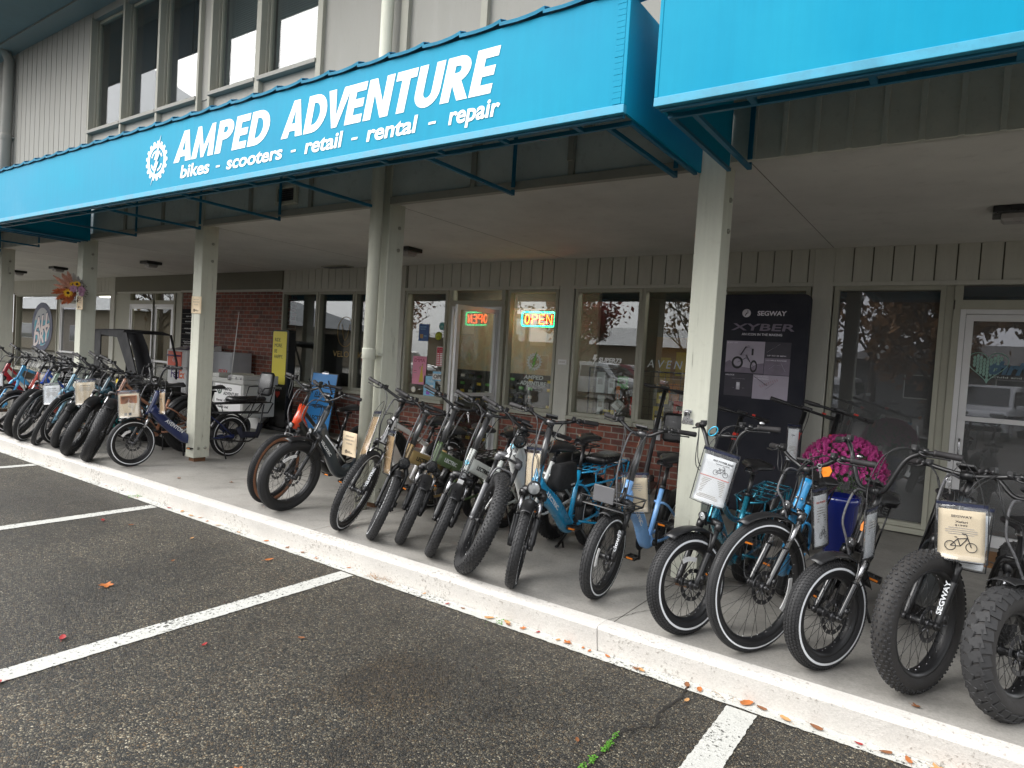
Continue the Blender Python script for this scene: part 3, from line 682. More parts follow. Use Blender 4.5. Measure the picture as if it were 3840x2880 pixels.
def block_letters(word, x0, x1, z0, z1, shear=.2, gap=.075):
    """heavy slanted capitals built stroke by stroke (unit cap height)"""
    t = .245
    def bar(a, b, c, d): return [(a, c), (b, c), (b, d), (a, d)]
    def bowl(xl, cx, zb, zt, rx):
        # right half ring from (xl..) around the middle of zb..zt, in short quads
        out = []; cz = (zb+zt)/2; ro = (zt-zb)/2; ri = ro-t*.86; n = 12
        out.append(bar(xl, cx, zt-t*.86, zt)); out.append(bar(xl, cx, zb, zb+t*.86))
        for i in range(n):
            a, b = pi/2-pi*i/n, pi/2-pi*(i+1)/n; rxi = rx-t
            out.append([(cx+rxi*cos(a), cz+ri*sin(a)), (cx+rxi*cos(b), cz+ri*sin(b)), (cx+rx*cos(b), cz+ro*sin(b)), (cx+rx*cos(a), cz+ro*sin(a))])
        return out
    U = []
    for i in range(12):
        a, b = pi+pi*i/12, pi+pi*(i+1)/12; U.append([(.36+.36*cos(a), .36+.36*sin(a)), (.36+.36*cos(b), .36+.36*sin(b)), (.36+.12*cos(b), .36+.14*sin(b)), (.36+.12*cos(a), .36+.14*sin(a))])
    G_ = {'A': (.84, [[(0, 0), (t*1.1, 0), (.42, .74), (.42, 1), (.30, 1)], [(.42, .74), (.84-t*1.1, 0), (.84, 0), (.54, 1), (.42, 1)], bar(.22, .62, .17, .37)]),
          'M': (1.0, [[(0, 0), (t, 0), (t*1.1, .6), (t*1.05, 1), (.10, 1)], [(1-t, 0), (1, 0), (.90, 1), (1-t*1.05, 1), (1-t*1.1, .6)], [(t*1.05, 1), (t*1.1, .52), (.44, 0), (.5, 0), (.5, .34)], [(1-t*1.05, 1), (.5, .34), (.5, 0), (.56, 0), (1-t*1.1, .52)]]),
          'P': (.66, [bar(0, t, 0, 1)]+bowl(t, .34, .40, 1, .32)), 'R': (.70, [bar(0, t, 0, 1)]+bowl(t, .34, .42, 1, .32)+[[(.22, .42), (.46, 0), (.74, 0), (.46, .46)]]),
          'E': (.56, [bar(0, t, 0, 1), bar(t, .56, 0, .21), bar(t, .54, .395, .605), bar(t, .56, .79, 1)]), 'D': (.76, [bar(0, t, 0, 1)]+bowl(t, .30, 0, 1, .46)),
          'V': (.82, [[(0, 1), (.32, 0), (.41, 0), (.41, .30), (t*1.08, 1)], [(.41, .30), (.41, 0), (.50, 0), (.82, 1), (.82-t*1.08, 1)]]),
          'N': (.80, [bar(0, t, 0, 1), bar(.80-t, .80, 0, 1), [(t, 1), (t, .62), (.80-t, 0), (.80-t, .38)]]), 'T': (.62, [bar(0, .62, .79, 1), bar(.31-t/2, .31+t/2, 0, .79)]), 'U': (.72, [bar(0, .24, .36, 1), bar(.48, .72, .36, 1)]+U)}
    tot = sum(G_[c][0] for c in word)+gap*(len(word)-1)+shear; sx = (x1-x0)/tot; h = z1-z0; x = 0; g = MB(); k = 0
    KN = {'DV': -.10, 'VE': -.12, 'AM': -.05, 'AD': -.02, 'TU': -.02}
    tot += sum(KN.get(word[i:i+2], 0) for i in range(len(word)-1)); sx = (x1-x0)/tot
    for ci, c in enumerate(word):
        for poly in G_[c][1]:
            P = [((x+px+shear*pz)*sx, pz*h) for px, pz in poly]
            if sum(P[i][0]*P[(i+1) % len(P)][1]-P[(i+1) % len(P)][0]*P[i][1] for i in range(len(P))) < 0: P.reverse()
            g.prism(P, .0003, .002+.00004*(k % 5)); k += 1
        x += G_[c][0]+gap+KN.get(word[ci:ci+2], 0)
    g.build('lettering', MWHITE, AW1, A1 @ T(x0, YA-.0005, z0) @ FACE)
block_letters('AMPED', -6.115, -4.652, 3.243, 3.512)
block_letters('ADVENTURE', -4.535, -2.440, 3.243, 3.515)
for wd, a, b, zc, h in (('bikes', -5.988, -5.517, 0, 0), ('-', -5.418, -5.358, 0, 1), ('scooters', -5.262, -4.505, 0, 0), ('-', -4.40, -4.34, 0, 1), ('retail', -4.235, -3.81, 0, 0), ('-', -3.72, -3.655, 0, 1), ('rental', -3.565, -3.085, 0, 0), ('-', -2.99, -2.925, 0, 1)):
    if h: sign(wd, a, b, 3.126, 3.142, .03, .12)
    else: sign(wd, a, b, 3.092 if wd != 'scooters' else 3.09, 3.207 if wd != 'scooters' else 3.185, .024, .14)
sign('repair', -2.82, -2.42, 3.062, 3.205, .024, .14)
def gear_logo(parent, M, s, m, mb, bolt, slots=True):
    """chain ring with a lightning bolt across it, unit radius scaled by s"""
    g = MB(); n = 17; o = []; i_ = []
    for k in range(n):
        for f, r in ((-.5, .86), (-.32, .86), (-.2, 1.0), (.2, 1.0), (.32, .86)):
            a = 2*pi*(k+f)/n; o.append((r*cos(a), r*sin(a))); i_.append((.66*cos(a), .66*sin(a)))
    q = len(o); vs = []
    for z in (0, .002):
        vs += [(x*s, y*s, z) for x, y in o]+[(x*s, y*s, z) for x, y in i_]
    fs = []
    for k in range(q):
        j = (k+1) % q; fs += [(2*q+k, 2*q+j, 3*q+j, 3*q+k), (k, 2*q+k, 2*q+j, j), (q+j, 3*q+j, 3*q+k, q+k)]
    g.add([(x, y, z) for x, y, z in vs], [f[::-1] for f in fs])
    for a0, a1 in ((.35, 1.35), (1.75, 2.75), (3.45, 4.45), (4.9, 5.9)):
        pts = [(r*cos(lerp(a0, a1, t/8))*s, r*sin(lerp(a0, a1, t/8))*s) for r, rng in ((.54, range(9)), (.44, range(8, -1, -1))) for t in rng]
        g.prism(pts, 0, .002)
    lo = g.build('logo', m, parent, M)
    bl = [(.30, 1.22), (-.10, .16), (.08, .16), (-.40, -1.2), (-.04, -.28), (.16, .05), (-.02, .05), (.20, .42), (.04, .42)]
    bl = [(.36, 1.25), (-.22, .06), (-.02, .06), (-.28, -.34), (-.10, -.34), (-.46, -1.2), (.20, -.06), (.02, -.06), (.34, .44), (.14, .44)]
    MB().prism([(x*1.0*s+(.07*s if x > (.3*y) else -.07*s), y*s*1.0) for x, y in bl], .0021, .0026).build('logo_gap', mb, lo)
    MB().prism([(x*s, y*s) for x, y in bl], .003, .0045).build('lightning_bolt', bolt, lo)
    return lo
gear_logo(AW1, A1 @ T(-6.42, YA-.0005, 3.302) @ FACE @ SC(1, .95, 1), .195, MWHITE, MBLUE, MWHITE)
# ============================================================ BICYCLES
WCACHE = {}
def tyre_mesh(D, w, tread, stripe, mat, tan=False):
    key = (D, w, tread, stripe, mat.name, tan)
    if key in WCACHE: return WCACHE[key]
    g = MB(); rm = (D-w)/2; rc = w/2; n = 80; k = 18
    prof = []
    for i in range(k+1):
        a = -R(140)+R(280)*i/k; prof.append((rm+rc*cos(a)*1.0, rc*sin(a)*.98))
    if stripe or tan:
        lo, hi = (3, 4) if stripe else (1, 5)
        for seg, mi in (((0, lo), 0 if not tan else 1), ((lo, hi), 1), ((hi, k-hi), 0), ((k-hi, k-lo), 1), ((k-lo, k), 0)):
            if seg[1] > seg[0]: g.lathe([(p[0], p[1]) for p in prof[seg[0]:seg[1]+1]], n, mi)
    else: g.lathe(prof, n)
    rr = random.Random(int(D*1000)+len(tread))
    def lug(th, ph, L, W, h, sk=0, tp=.8):
        """a block on the tread at wheel angle th, section angle ph; L along the roll, W across"""
        M = RZ(th) @ T(rm, 0, 0) @ RY(-ph) @ T(rc+h*.32, 0, 0) @ RX(sk) @ RY(pi/2)
        g.box((0, 0, 0), (W, L, h*1.36), M, 2, tp)
    C = pi*D
    if tread == 'knob':                                      # staggered off-road blocks
        m = int(C/(.027 if w > .09 else .022))
        for i in range(m):
            t = 2*pi*i/m; s = 2*pi/m
            for ph in ((.0,) if i % 2 else (-.26, .26)): lug(t, ph, .011, .013, .0045)
            for sg in (-1, 1):
                lug(t, sg*(.52 if i % 2 else .66), .012, .012, .0045); lug(t+s*.5, sg*(.92 if i % 2 else 1.04), .011, .014, .005, sg*.3)
    elif tread == 'block':                                   # square street blocks
        m = int(C/.0185); q = max(7, int(w/.0115))|1
        for i in range(m):
            for j in range(q):
                ph = (j-(q-1)/2)*(2.05/(q-1)); lug(2*pi*(i+.5*(j % 2))/m, ph, .0125, 1.55*rc/(q), .0042)
    elif tread == 'slick':                                   # long smooth plates with thin sipes
        m = int(C/.034); q = 5
        for i in range(m):
            for j in range(q):
                ph = (j-2)*.46; lug(2*pi*(i+(.5 if j % 2 else 0)+rr.uniform(-.06, .06))/m, ph, .0285, .385*rc, .0028, (j-2)*.12, .93)
    elif tread == 'rib':                                     # fine ribbed city tread
        m = int(C/.012)
        for i in range(m):
            for sg in (-1, 1):
                lug(2*pi*i/m, sg*.32, .0078, .5*rc, .002, sg*.5); lug(2*pi*(i+.5)/m, sg*.85, .0078, .45*rc, .002, sg*.5)
    elif tread == 'lug':                                     # big motorcycle lugs
        m = int(C/.060)
        for i in range(m):
            t = 2*pi*i/m; s = 2*pi/m
            for sg in (-1, 1):
                lug(t+(s/2 if sg > 0 else 0), sg*.30, .048, .056, .0035, sg*.35, .94); lug(t+s*.25+(s/2 if sg > 0 else 0), sg*.88, .046, .050, .0038, sg*.2, .94)
            lug(t+s*.3, 0, .022, .02, .004, .4, .9)
    me = g.mesh('tyre', [mat, MTAN if tan else MREFL, MLUG]); WCACHE[key] = me
    return me
def wheel_parts(D, w, hubr, nsp=32):
    key = ('rim', round(D, 3), round(w, 3), hubr, nsp)
    if key in WCACHE: return WCACHE[key]
    ri = (D-w)/2-w*.5*cos(R(40))                             # bead radius
    hw = min(w*.36, .036)
    rim = MB().lathe([(ri+.010, -hw), (ri+.012, -hw+.004), (ri-.004, -hw+.006), (ri-.010, 0), (ri-.004, hw-.006), (ri+.012, hw-.004), (ri+.010, hw), (ri-.006, hw), (ri-.020, hw*.6), (ri-.022, 0), (ri-.020, -hw*.6), (ri-.006, -hw)], 64, closed=True)
    fl = .032
    hub = MB().lathe([(.006, -.064), (.010, -.062), (.012, -.05), (.016, -.048), (hubr, -fl-.006), (hubr, -fl), (hubr*.72 if hubr < .05 else hubr*.97, -fl+.004), (hubr*.72 if hubr < .05 else hubr*.97, fl-.004), (hubr, fl), (hubr, fl+.006), (.016, .048), (.012, .05), (.010, .062), (.006, .064)], 20)
    sp = MB()
    for i in range(nsp):
        sd_ = -1 if i % 2 else 1; a = 2*pi*i/nsp; off = (.42 if hubr < .05 else .12)*(1 if (i//2) % 2 else -1)
        p0 = (hubr*.95*cos(a+off), hubr*.95*sin(a+off), sd_*fl); p1 = ((ri-.016)*cos(a), (ri-.016)*sin(a), sd_*.004)
        sp.cyl(p0, p1, .0013, 4); d = .955
        q = tuple(lerp(p0[k], p1[k], d) for k in range(3)); sp.cyl(q, p1, .0024, 5, 1)
    ro = MB(); z = .042; n = 48
    vs = []
    for i in range(n):
        a = 2*pi*i/n; e = .003*sin(a*8); vs += [((.090+e)*cos(a), (.090+e)*sin(a), z), ((.070+e)*cos(a), (.070+e)*sin(a), z), ((.090+e)*cos(a), (.090+e)*sin(a), z+.002), ((.070+e)*cos(a), (.070+e)*sin(a), z+.002)]
    fs = []
    for i in range(n):
        j = (i+1) % n
        if i % 4 == 3:   # slots through the braking band
            continue
        fs += [(i*4, i*4+1, j*4+1, j*4), (i*4+2, j*4+2, j*4+3, i*4+3), (i*4, j*4, j*4+2, i*4+2), (i*4+1, i*4+3, j*4+3, j*4+1)]
    ro.add(vs, fs)
    ro.lathe([(.088, z), (.091, z), (.091, z+.002), (.088, z+.002)], 40, closed=True); ro.lathe([(.069, z), (.072, z), (.072, z+.002), (.069, z+.002)], 40, closed=True)
    for i in range(6):
        a = 2*pi*i/6; ro.tube([(.024*cos(a), .024*sin(a), z+.001), (.07*cos(a+.5), .07*sin(a+.5), z+.001)], .0045, 4, rb=.001)
    ro.lathe([(.016, z-.004), (.027, z-.002), (.027, z+.003), (.016, z+.005)], 20)
    r = (rim.mesh('rim', MBLK), hub.mesh('hub', MBLK), sp.mesh('spokes', [MBLK, MSTEEL]), ro.mesh('brake_rotor', MDSTEEL)); WCACHE[key] = r
    return r
def wheel(root, M, D, w, tread, stripe=True, hubr=.026, tmat=None, rotor=1, tan=False, refl=True):
    """M takes local Z (axle) to the bike; local Z must point to the bike's left"""
    rim, hub, sp, ro = wheel_parts(D, w, hubr)
    wh = link('wheel', rim, root, M)
    link('tyre', tyre_mesh(D, w, tread, stripe, tmat or MTYRE, tan), wh); link('hub', hub, wh); link('spokes', sp, wh)
    link('brake_rotor', ro, wh)
    if refl:
        r = (D-w)/2-w*.5-.075; a = refl if isinstance(refl, float) else 1.2
        q = [(r*cos(a+t*.13), r*sin(a+t*.13)) for t in range(-3, 4)]+[((r+.026)*cos(a+t*.13), (r+.026)*sin(a+t*.13)) for t in range(3, -4, -1)]
        MB().prism(q, .012, .018).build('wheel_reflector', MPLA, wh)
    return wh

def bike(name, label, group='electric bikes parked on the walkway', cat='electric bike', **s):
    G = lambda k, d=None: s.get(k, d)
    Df, wf = s['wheel']; Dr, wr = G('rear', s['wheel']); wb = G('wb', 1.15)
    ha = R(G('ha', 68)); st = R(G('steer', 0)); lean = R(G('lean', 9)); head = R(G('head', 0))
    ax = Vector((-cos(ha), 0, sin(ha))); pf = Vector((sin(ha), 0, cos(ha)))
    rake = .045; FA = Vector((wb, 0, Df/2)); RA = Vector((0, 0, Dr/2))
    Lf = Df/2+G('crown', .075)
    crown = FA-pf*rake+ax*Lf; hb = crown+ax*.02; ht = hb+ax*max(.09, (s['zh']-hb.z)/sin(ha))
    STE = T(*crown) @ Matrix.Rotation(st, 4, ax) @ T(*(-crown))
    # rest pose: both tyres on the ground
    al = head-pi/2
    def low(c, n, D, w): return c.z-(D-w)/2*sqrt(max(0, 1-n.z**2))-w/2
    pit = 0.0; zz = 0.0
    for _ in range(30):
        M = T(0, 0, zz) @ RZ(al) @ RY(pit) @ RX(-lean)
        cf, nf = M @ (STE @ FA), (M.to_3x3() @ (STE.to_3x3() @ Vector((0, 1, 0)))); cr_, nr = M @ RA, M.to_3x3() @ Vector((0, 1, 0))
        lf, lr = low(cf, nf, Df, wf), low(cr_, nr, Dr, wr)
        zz -= lr; pit += (lf-lr)/wb
    # put the front contact where the photo has it
    dn = Vector((0, 0, -1)); t = dn-nf*dn.dot(nf); t.normalize(); ct = cf+t*(Df-wf)/2+dn*wf/2
    M = T(s['at'][0]-ct.x, s['at'][1]-ct.y, ZW) @ M
    root = thing(name, label, cat, group=group, M=M)
    pm = s['paint']; pd = G('dark', MBLK)
    AX = RX(-pi/2)                                           # wheel local Z -> bike left (+y)
    wheel(root, STE @ T(*FA) @ AX @ RZ(G('spin', 0)), Df, wf, G('tread', 'block'), G('stripe', True), G('fhub', .026), G('tmat'), tan=G('tan', False), refl=G('refl', 1.2))
    wheel(root, T(*RA) @ AX, Dr, wr, G('rtread', G('tread', 'block')), G('stripe', True), .062, G('tmat'), refl=False)
    # ---- fork
    f = MB(); ft = G('fthick', 1.0); yl = wf/2+.020+.006*ft; fk = G('fork', 'susp')
    for sg in (-1, 1):
        a = FA+Vector((0, sg*yl, 0)); top = crown+pf*.0+Vector((0, sg*yl, 0)); d = (top-a)
        if fk == 'susp':
            f.tube([a-pf*.012+ax*-.012, a+d*.06, a+d*.12, a+d*.52, a+d*.55], [.014*ft, .017*ft, .0185*ft, .0195*ft, .021*ft], 10)
            f.tube([a+d*.54, a+d*.97], .0145*(1+(ft-1)*.6), 10, 1)
            f.tube([a+d*.93, top+ax*.004, top+ax*.022, ], [.021*ft, .024*ft, .017*ft], 10)
        else:
            f.tube(cr([a, a+d*.5, a+d*.85+Vector((0, -sg*.004, 0)), crown+Vector((0, sg*.02, 0))+ax*.015], 5), [.013]*4+[.016]*6+[.021]*6, 10, 2)
        f.cyl(a-Vector((0, .008, 0)), a+Vector((0, .008, 0)), .019, 10)
    f.cyl(FA+Vector((0, -yl-.02, 0)), FA+Vector((0, yl+.02, 0)), .0065, 8)
    c0 = crown+ax*.010
    if fk == 'susp':
        f.tube([c0+Vector((0, -yl-.012, 0)), c0+Vector((0, -yl*.5, 0))+ax*.012, c0+ax*.017, c0+Vector((0, yl*.5, 0))+ax*.012, c0+Vector((0, yl+.012, 0))], [.020*ft, .022*ft, .027*ft, .022*ft, .020*ft], 10)
        arch = FA+ax*(Df/2+.012)+pf*(.024-rake)
        f.tube(cr([arch+Vector((0, -yl, 0))-ax*.10, arch+Vector((0, -yl*.75, 0)), arch+Vector((0, 0, 0))+ax*.012, arch+Vector((0, yl*.75, 0)), arch+Vector((0, yl, 0))-ax*.10], 5), .0085, 8)
    f.tube([FA+Vector((0, yl+.014, .03))-pf*.03, FA+Vector((0, yl+.014, .075))-pf*.045], .017, 8, rb=.014)      # brake caliper
    fo = f.build('fork', [G('forkm', MBLK), MSTEEL if G('chrome', True) else MBLK, G('forkm', MBLK)], root, STE)
    if G('fork_text'):
        Lx = (crown+Vector((0, yl, 0))-FA-Vector((0, yl, 0)))
        Ft = basis(ax, (0, -1, 0), pf, FA+Vector((0, yl, 0))+ax*(Lf*.33)+pf*.0205)
        text(G('fork_text'), Lf*.40, .024, MREFL, fo, Ft, .03, res=2)
    # ---- stem, handlebar
    sx = G('reach', .045); sh = max(.03, (s['zb']-G('rise', .05)-ht.z-sx*cos(ha))/sin(ha)); bc = ht+ax*sh+pf*sx
    sr = G('stemr', .018); m = MB(); m.tube([ht-ax*.005, ht+ax*sh*.96], [sr*1.08, sr*.94], 12)
    for q in range(3): m.cyl(ht+ax*(.004+q*.011), ht+ax*(.012+q*.011), .0215, 12)
    m.tube([ht+ax*sh*.9, bc], .016, 8); m.cyl(bc-Vector((0, .028, 0)), bc+Vector((0, .028, 0)), .022, 10)
    m.build('stem', G('stemm', MBLK), root, STE)
    bw = G('bw', .68)/2; rise = G('rise', .05); back = G('back', .07); X = Vector((1, 0, 0)); Z = Vector((0, 0, 1)); Y_ = Vector((0, 1, 0))
    bt = G('bar', 'riser')
    half = {'riser': [(.03, 0, 0), (.35, .55, .0), (.55, 1, .1), (.78, 1.02, .55), (1, 1.0, 1)],
            'flat': [(.03, 0, 0), (.4, .05, .1), (.7, .2, .5), (1, .3, 1)],
            'high': [(.05, 0, 0), (.22, .10, -.25), (.42, .75, -.15), (.58, .97, .1), (.74, 1.02, .45), (1, 1.0, 1)]}[bt]
    pts = [(0, 0, 0)]+half
    def bp(sg): return [bc-X*(b*back)+Z*(z*rise)+Y_*(sg*y*bw) for y, z, b in pts]
    L_, Rr_ = cr(bp(1), 5), cr(bp(-1), 5)
    hbm = MB().tube(list(reversed(L_))+Rr_[1:], [.0122]*(len(L_)*2-1), 10, ref=(0, 0, 1))
    if bt == 'high' and G('cross', False):
        a, b = bp(1)[3], bp(-1)[3]; hbm.tube([a, b], .009, 8)
    hbar = hbm.build('handlebar', G('barm', MBLK), root, STE)
    cab = MB(); rr = random.Random(sum(map(ord, name+label)))
    for sg, P in ((1, L_), (-1, Rr_)):
        e = P[-1]; d = (P[-1]-P[-3]).normalized(); g0 = e-d*.125
        gr = MB().tube([g0, g0+d*.008, g0+d*.014, e-d*.03, e-d*.008, e], [.0175, .0185, .0155, .0168, .0178, .0150], 12, ref=(0, 0, 1))
        gr.build('grip', MGRIP, hbar)
        lv = MB(); c = g0-d*.035; fw = Vector((cos(ha-pi/2)*.0+.9, 0, -.35)).normalized()
        lv.tube([c-d*.012, c+d*.012], .0175, 10); lv.tube([c+fw*.012, c+fw*.03-d*.012], [.011, .009], 8)
        lv.tube(cr([c+fw*.03-d*.015, c+fw*.055+d*.025, c+fw*.052+d*.075, c+fw*.05+d*.125], 4), [.0065]*2+[.0055]*11, 6, rb=.0045)
        lv.ball(c+fw*.05+d*.128, .0065, 8)
        lv.build('brake_lever', MBLK, hbar)
        c2 = c-d*.045; sw = MB().box(c2+Vector((.0, 0, .012)), (.03, .026, .026)); sw.cyl(c2-d*.012, c2+d*.012, .016, 10); sw.build('control_pod', MBLK, hbar)
        # cables loop forward and back to the head tube
        loop = G('loop', .10)
        for q in range(2 if sg > 0 else 2):
            s0 = c+fw*.03-d*(.02+.012*q); o1 = rr.uniform(.7, 1.15)
            mid = s0+Vector((loop*.95*o1, -sg*bw*.28, -.02-.03*q)); end = ht+pf*(.045)+Vector((.02*q, sg*(.014+.007*q), .01))
            e2 = hb+pf*.028+Vector((0, sg*(.012+.008*q), 0))
            cab.tube(cr([s0, s0+Vector((loop*.4, -sg*.03, .015)), mid, (mid+end)/2+Vector((loop*.65*o1, 0, -.04)), end, e2], 5), .0028, 5)
    cab.build('cables', MCABLE, root, STE)
    if G('braid', True):
        a = bc+Vector((.0, -.03, -.02)); b = hb+pf*.05; k = G('braid_r', .09)
        MB().tube(cr([a, a+Vector((k, -.02, .01)), (a+b)/2+Vector((k*1.1, -.035, 0)), b+Vector((.03, -.02, .03)), b+Vector((-.02, -.01, -.10))], 7), .006, 8).build('braided_sleeve', MBRAID, root, STE)
    if G('display', True):
        dm = MB().box((0, 0, 0), (.052, .085, .014), T(*(bc+Vector((.015, G('disp_y', 0), .045)))) @ RY(-.5)); dm.cyl(bc+Vector((0, G('disp_y', 0), .0)), bc+Vector((.012, G('disp_y', 0), .042)), .008, 6)
        dd = dm.build('display', MBLK, hbar, None, .003)
        MB().box((0, 0, .0076), (.040, .070, .001), T(*(bc+Vector((.015, G('disp_y', 0), .045)))) @ RY(-.5)).build('screen', MDLENS, hbar)
    if G('bell'):
        MB().ball(L_[-6]+Vector((0, 0, .03)), (.017, .017, .013), 10).build('bell', MSTEEL, hbar)
    # ---- lamp on the crown or the bar
    hl = G('lamp', 'small')
    if hl:
        r = {'small': .026, 'round': .034, 'big': .047}[hl]
        c = {'low': crown+pf*.075+ax*.03, 'mid': ht+pf*.085-ax*.05, 'bar': bc+Vector((.07, 0, -.035))}[G('lamp_at', 'low')]
        Ml = STE @ T(*c) @ RY(pi/2+.1)
        l = MB().lathe([(.004, -r*1.1), (r*.7, -r*.95), (r, -r*.3), (r*1.04, .0), (r*1.04, r*.32), (r*.9, r*.34)], 22)
        l.tube([(0, 0, -r*.5), (r*1.1+.03, 0, -r*.9)], .008, 6)
        lo = l.build('headlight', MBLK, root, Ml)
        MB().lathe([(.0005, r*.40), (r*.5, r*.36), (r*.9, r*.22)], 20).build('lens', G('lens', MLENS), lo)
        if hl != 'big': MB().ball((0, 0, r*.18), (r*.35, r*.35, r*.28), 10).build('reflector_bowl', MSTEEL, lo)
    if G('frefl', False): MB().box((0, 0, 0), (.008, .045, .035), STE @ T(*(crown+pf*.07-ax*.025))).build('front_reflector', MPLA, root)
    # ---- fenders
    def fender(c, D, w, a0, a1, Mx, nm='fender', gap=.026):
        G_ = []; r0 = D/2+gap; n = 18; ww = w*.5+.008
        for i in range(n+1):
            a = lerp(a0, a1, i/n); row = []
            for j in range(7):
                v = (j-3)/3; r = r0+.012*(1-v*v)-.006*abs(v)**3; tp = 1 if 2 < i < n-2 else .86
                row.append((c.x+r*cos(a), c.y+v*ww*tp, c.z+r*sin(a)))
            G_.append(row)
        q = MB().sheet(G_, .003)
        for a in (lerp(a0, a1, .82),):
            for sg in (-1, 1): q.tube([(c.x+r0*cos(a), sg*ww, c.z+r0*sin(a)), (c.x, sg*(w/2+.02), c.z)], .0025, 5)
        q.build(nm, G('fenderm', MBLK), root, Mx)
    ff = G('ff', (R(60), R(155)))
    if ff: fender(FA, Df, wf, ff[0], ff[1], STE)
    if G('rf', True): fender(RA, Dr, wr, R(20), R(175), Matrix())
    # ---- frame
    fr = MB(); ty = G('frame', 'step'); cs = G('cs', .45); bb = Vector((cs, 0, Dr/2-.02 if Dr < .62 else Dr/2-.06)); sa = R(G('sa', 72))
    sd_ = Vector((-cos(sa), 0, sin(sa))); sl = G('sl', .44); stt = bb+sd_*sl
    fr.tube([hb-ax*.006, hb+ax*.03, ht-ax*.03, ht+ax*.004], [G('htr', .029), .0275, .0275, .029], 14)
    dr = G('dr', .036); db = G('db', .030); ch, ct_ = hb+ax*.05, ht-ax*.045
    if ty == 'step':
        k1 = lerp(ch, bb, .5)+Vector((-.02, 0, -G('sag', .03)))
        P = cr([ch+ax*.02, lerp(ch, bb, .2)+Vector((0, 0, .0)), k1, bb+Vector((.07, 0, .02)), bb+Vector((-.005, 0, .0))], 6)
        fr.tube(P, [lerp(dr*.9, dr*1.25, min(1, i/8)) for i in range(len(P))], 14, rb=db, p=.62)
        if G('top', True):
            e = stt-sd_*sl*G('topf', .42); fr.tube(cr([ct_, lerp(ct_, e, .5)+Vector((0, 0, -.05)), e], 6), .019, 10)
        fr.tube([bb, stt], .0185, 12)
    elif ty == 'wave':                                      # deep single beam down and up to the seat tube
        k1 = bb+Vector((.16, 0, .03))
        P = cr([ch+ax*.03, lerp(ch, k1, .5), k1, bb+Vector((.02, 0, .05))], 6); fr.tube(P, dr*1.15, 14, rb=db*1.05, p=.6)
        fr.tube([bb, stt], .024, 12, rb=.02)
    elif ty == 'fold':                                      # straight box beam to the seat tube
        e = bb+sd_*sl*.62; a = lerp(hb, ht, .5)
        fr.tube([a+(e-a)*.0, a+(e-a)*.1, a+(e-a)*.9, e+(e-a)*.08], [.050, .056, .058, .048], 14, rb=[.026, .03, .03, .026], p=.45)
        fr.tube([bb, stt], .022, 12); fr.tube([lerp(a, e, .72)-Z*.04, bb+Vector((.05, 0, 0))], .026, 10, rb=.02); hg = lerp(a, e, .78)
        fr.box(hg, (.02, .072, .112), Matrix()); fr.tube([hg+Vector((-.03, .037, .03)), hg+Vector((.05, .037, -.03))], .006, 6)
    elif ty == 'diamond':
        P = cr([ch, lerp(ch, bb, .5), bb+Vector((.03, 0, .01))], 6); fr.tube(P, dr, 14, rb=db, p=.65); fr.tube([bb, stt], .0185, 12)
        fr.tube(cr([ct_, lerp(ct_, stt-sd_*.04, .5)+Vector((0, 0, .01)), stt-sd_*.04], 5), .022, 10)
    elif ty == 'moto':
        P = cr([ch, lerp(ch, bb, .5)+Vector((.06, 0, -.05)), bb+Vector((.06, 0, 0))], 6); fr.tube(P, .024, 12); fr.tube(cr([ct_, lerp(ct_, stt, .5)+Z*.03, stt+Vector((-.15, 0, .0))], 6), .03, 12)
        fr.tube([bb, stt], .02, 10)
    yd = wr/2+.028
    for sg in (-1, 1):
        fr.tube(cr([bb+Vector((-.02, sg*.03, 0)), bb+Vector((-.10, sg*(wr/2+.016), 0)), RA+Vector((.05, sg*yd, 0)), RA+Vector((0, sg*yd, 0))], 4), .0125, 8, rb=.010)
        u = stt-sd_*sl*G('ssf', .28); fr.tube(cr([u+Vector((0, sg*.015, 0)), u+Vector((-.07, sg*(wr/2+.014), -.03)), RA+Vector((0, sg*yd, .02))], 4), .010, 8)
        fr.box(RA+Vector((0, sg*yd, 0)), (.06, .008, .05))
    fr.tube([bb-Vector((0, .042, 0)), bb+Vector((0, .042, 0))], .030, 14)
    if G('bolts'):
        for q in (.012, .075 if G('hl', .16) > .14 else .05):
            for sg in (-1, 1): 
                p_ = hb+ax*q+pf*.028+Vector((0, sg*.014, 0)); fr.cyl(p_, p_+pf*.014, .007, 8, 1)
    fobj = fr.build('frame', [pm, G('boltm', MDSTEEL)], root)
    if G('frame_text'):
        if ty == 'fold': a, b = lerp(hb, ht, .5), bb+sd_*sl*.62; dist = .0325; q0 = G('ftpos', .40)
        else: a, b = ch, bb+Vector((.05, 0, 0)); dist = db*1.02+.003; q0 = G('ftpos', .36)
        d = (b-a).normalized(); up = Vector((0, 1, 0)).cross(d); up = -up if up.z < 0 else up
        # seen from the left side: reads along -d?  left side viewer has +x to the left, so text runs down the tube
        c = a+(b-a)*q0-up*G('ftdrop', 0.0)
        text(G('frame_text'), G('ftw', .22), G('fth', .034), G('ftm', MREFL), fobj, basis(d, up, d.cross(up), (c.x, dist, c.z)), .025, G('ftshear', 0), res=3)
    if G('badge'):
        bm, bs = G('badge')
        MB().prism([(-bs, 0), (0, -bs), (bs, 0), (0, bs)], 0, .002).build('badge', bm, fobj, basis((0, 1, 0), ax, pf, lerp(hb, ht, .5)+pf*.0285))
    if G('stripe_line'):
        a, b = ch, bb; d = (b-a).normalized(); p0, p1 = a+(b-a)*.12, a+(b-a)*.72; MB().tube([p0+Vector((0, db*1.18, .012)), p1+Vector((0, db*1.25, .012))], .007, 6, rb=.002).build('frame_stripe', MREFL, fobj)
    # battery
    bt_ = G('batt')
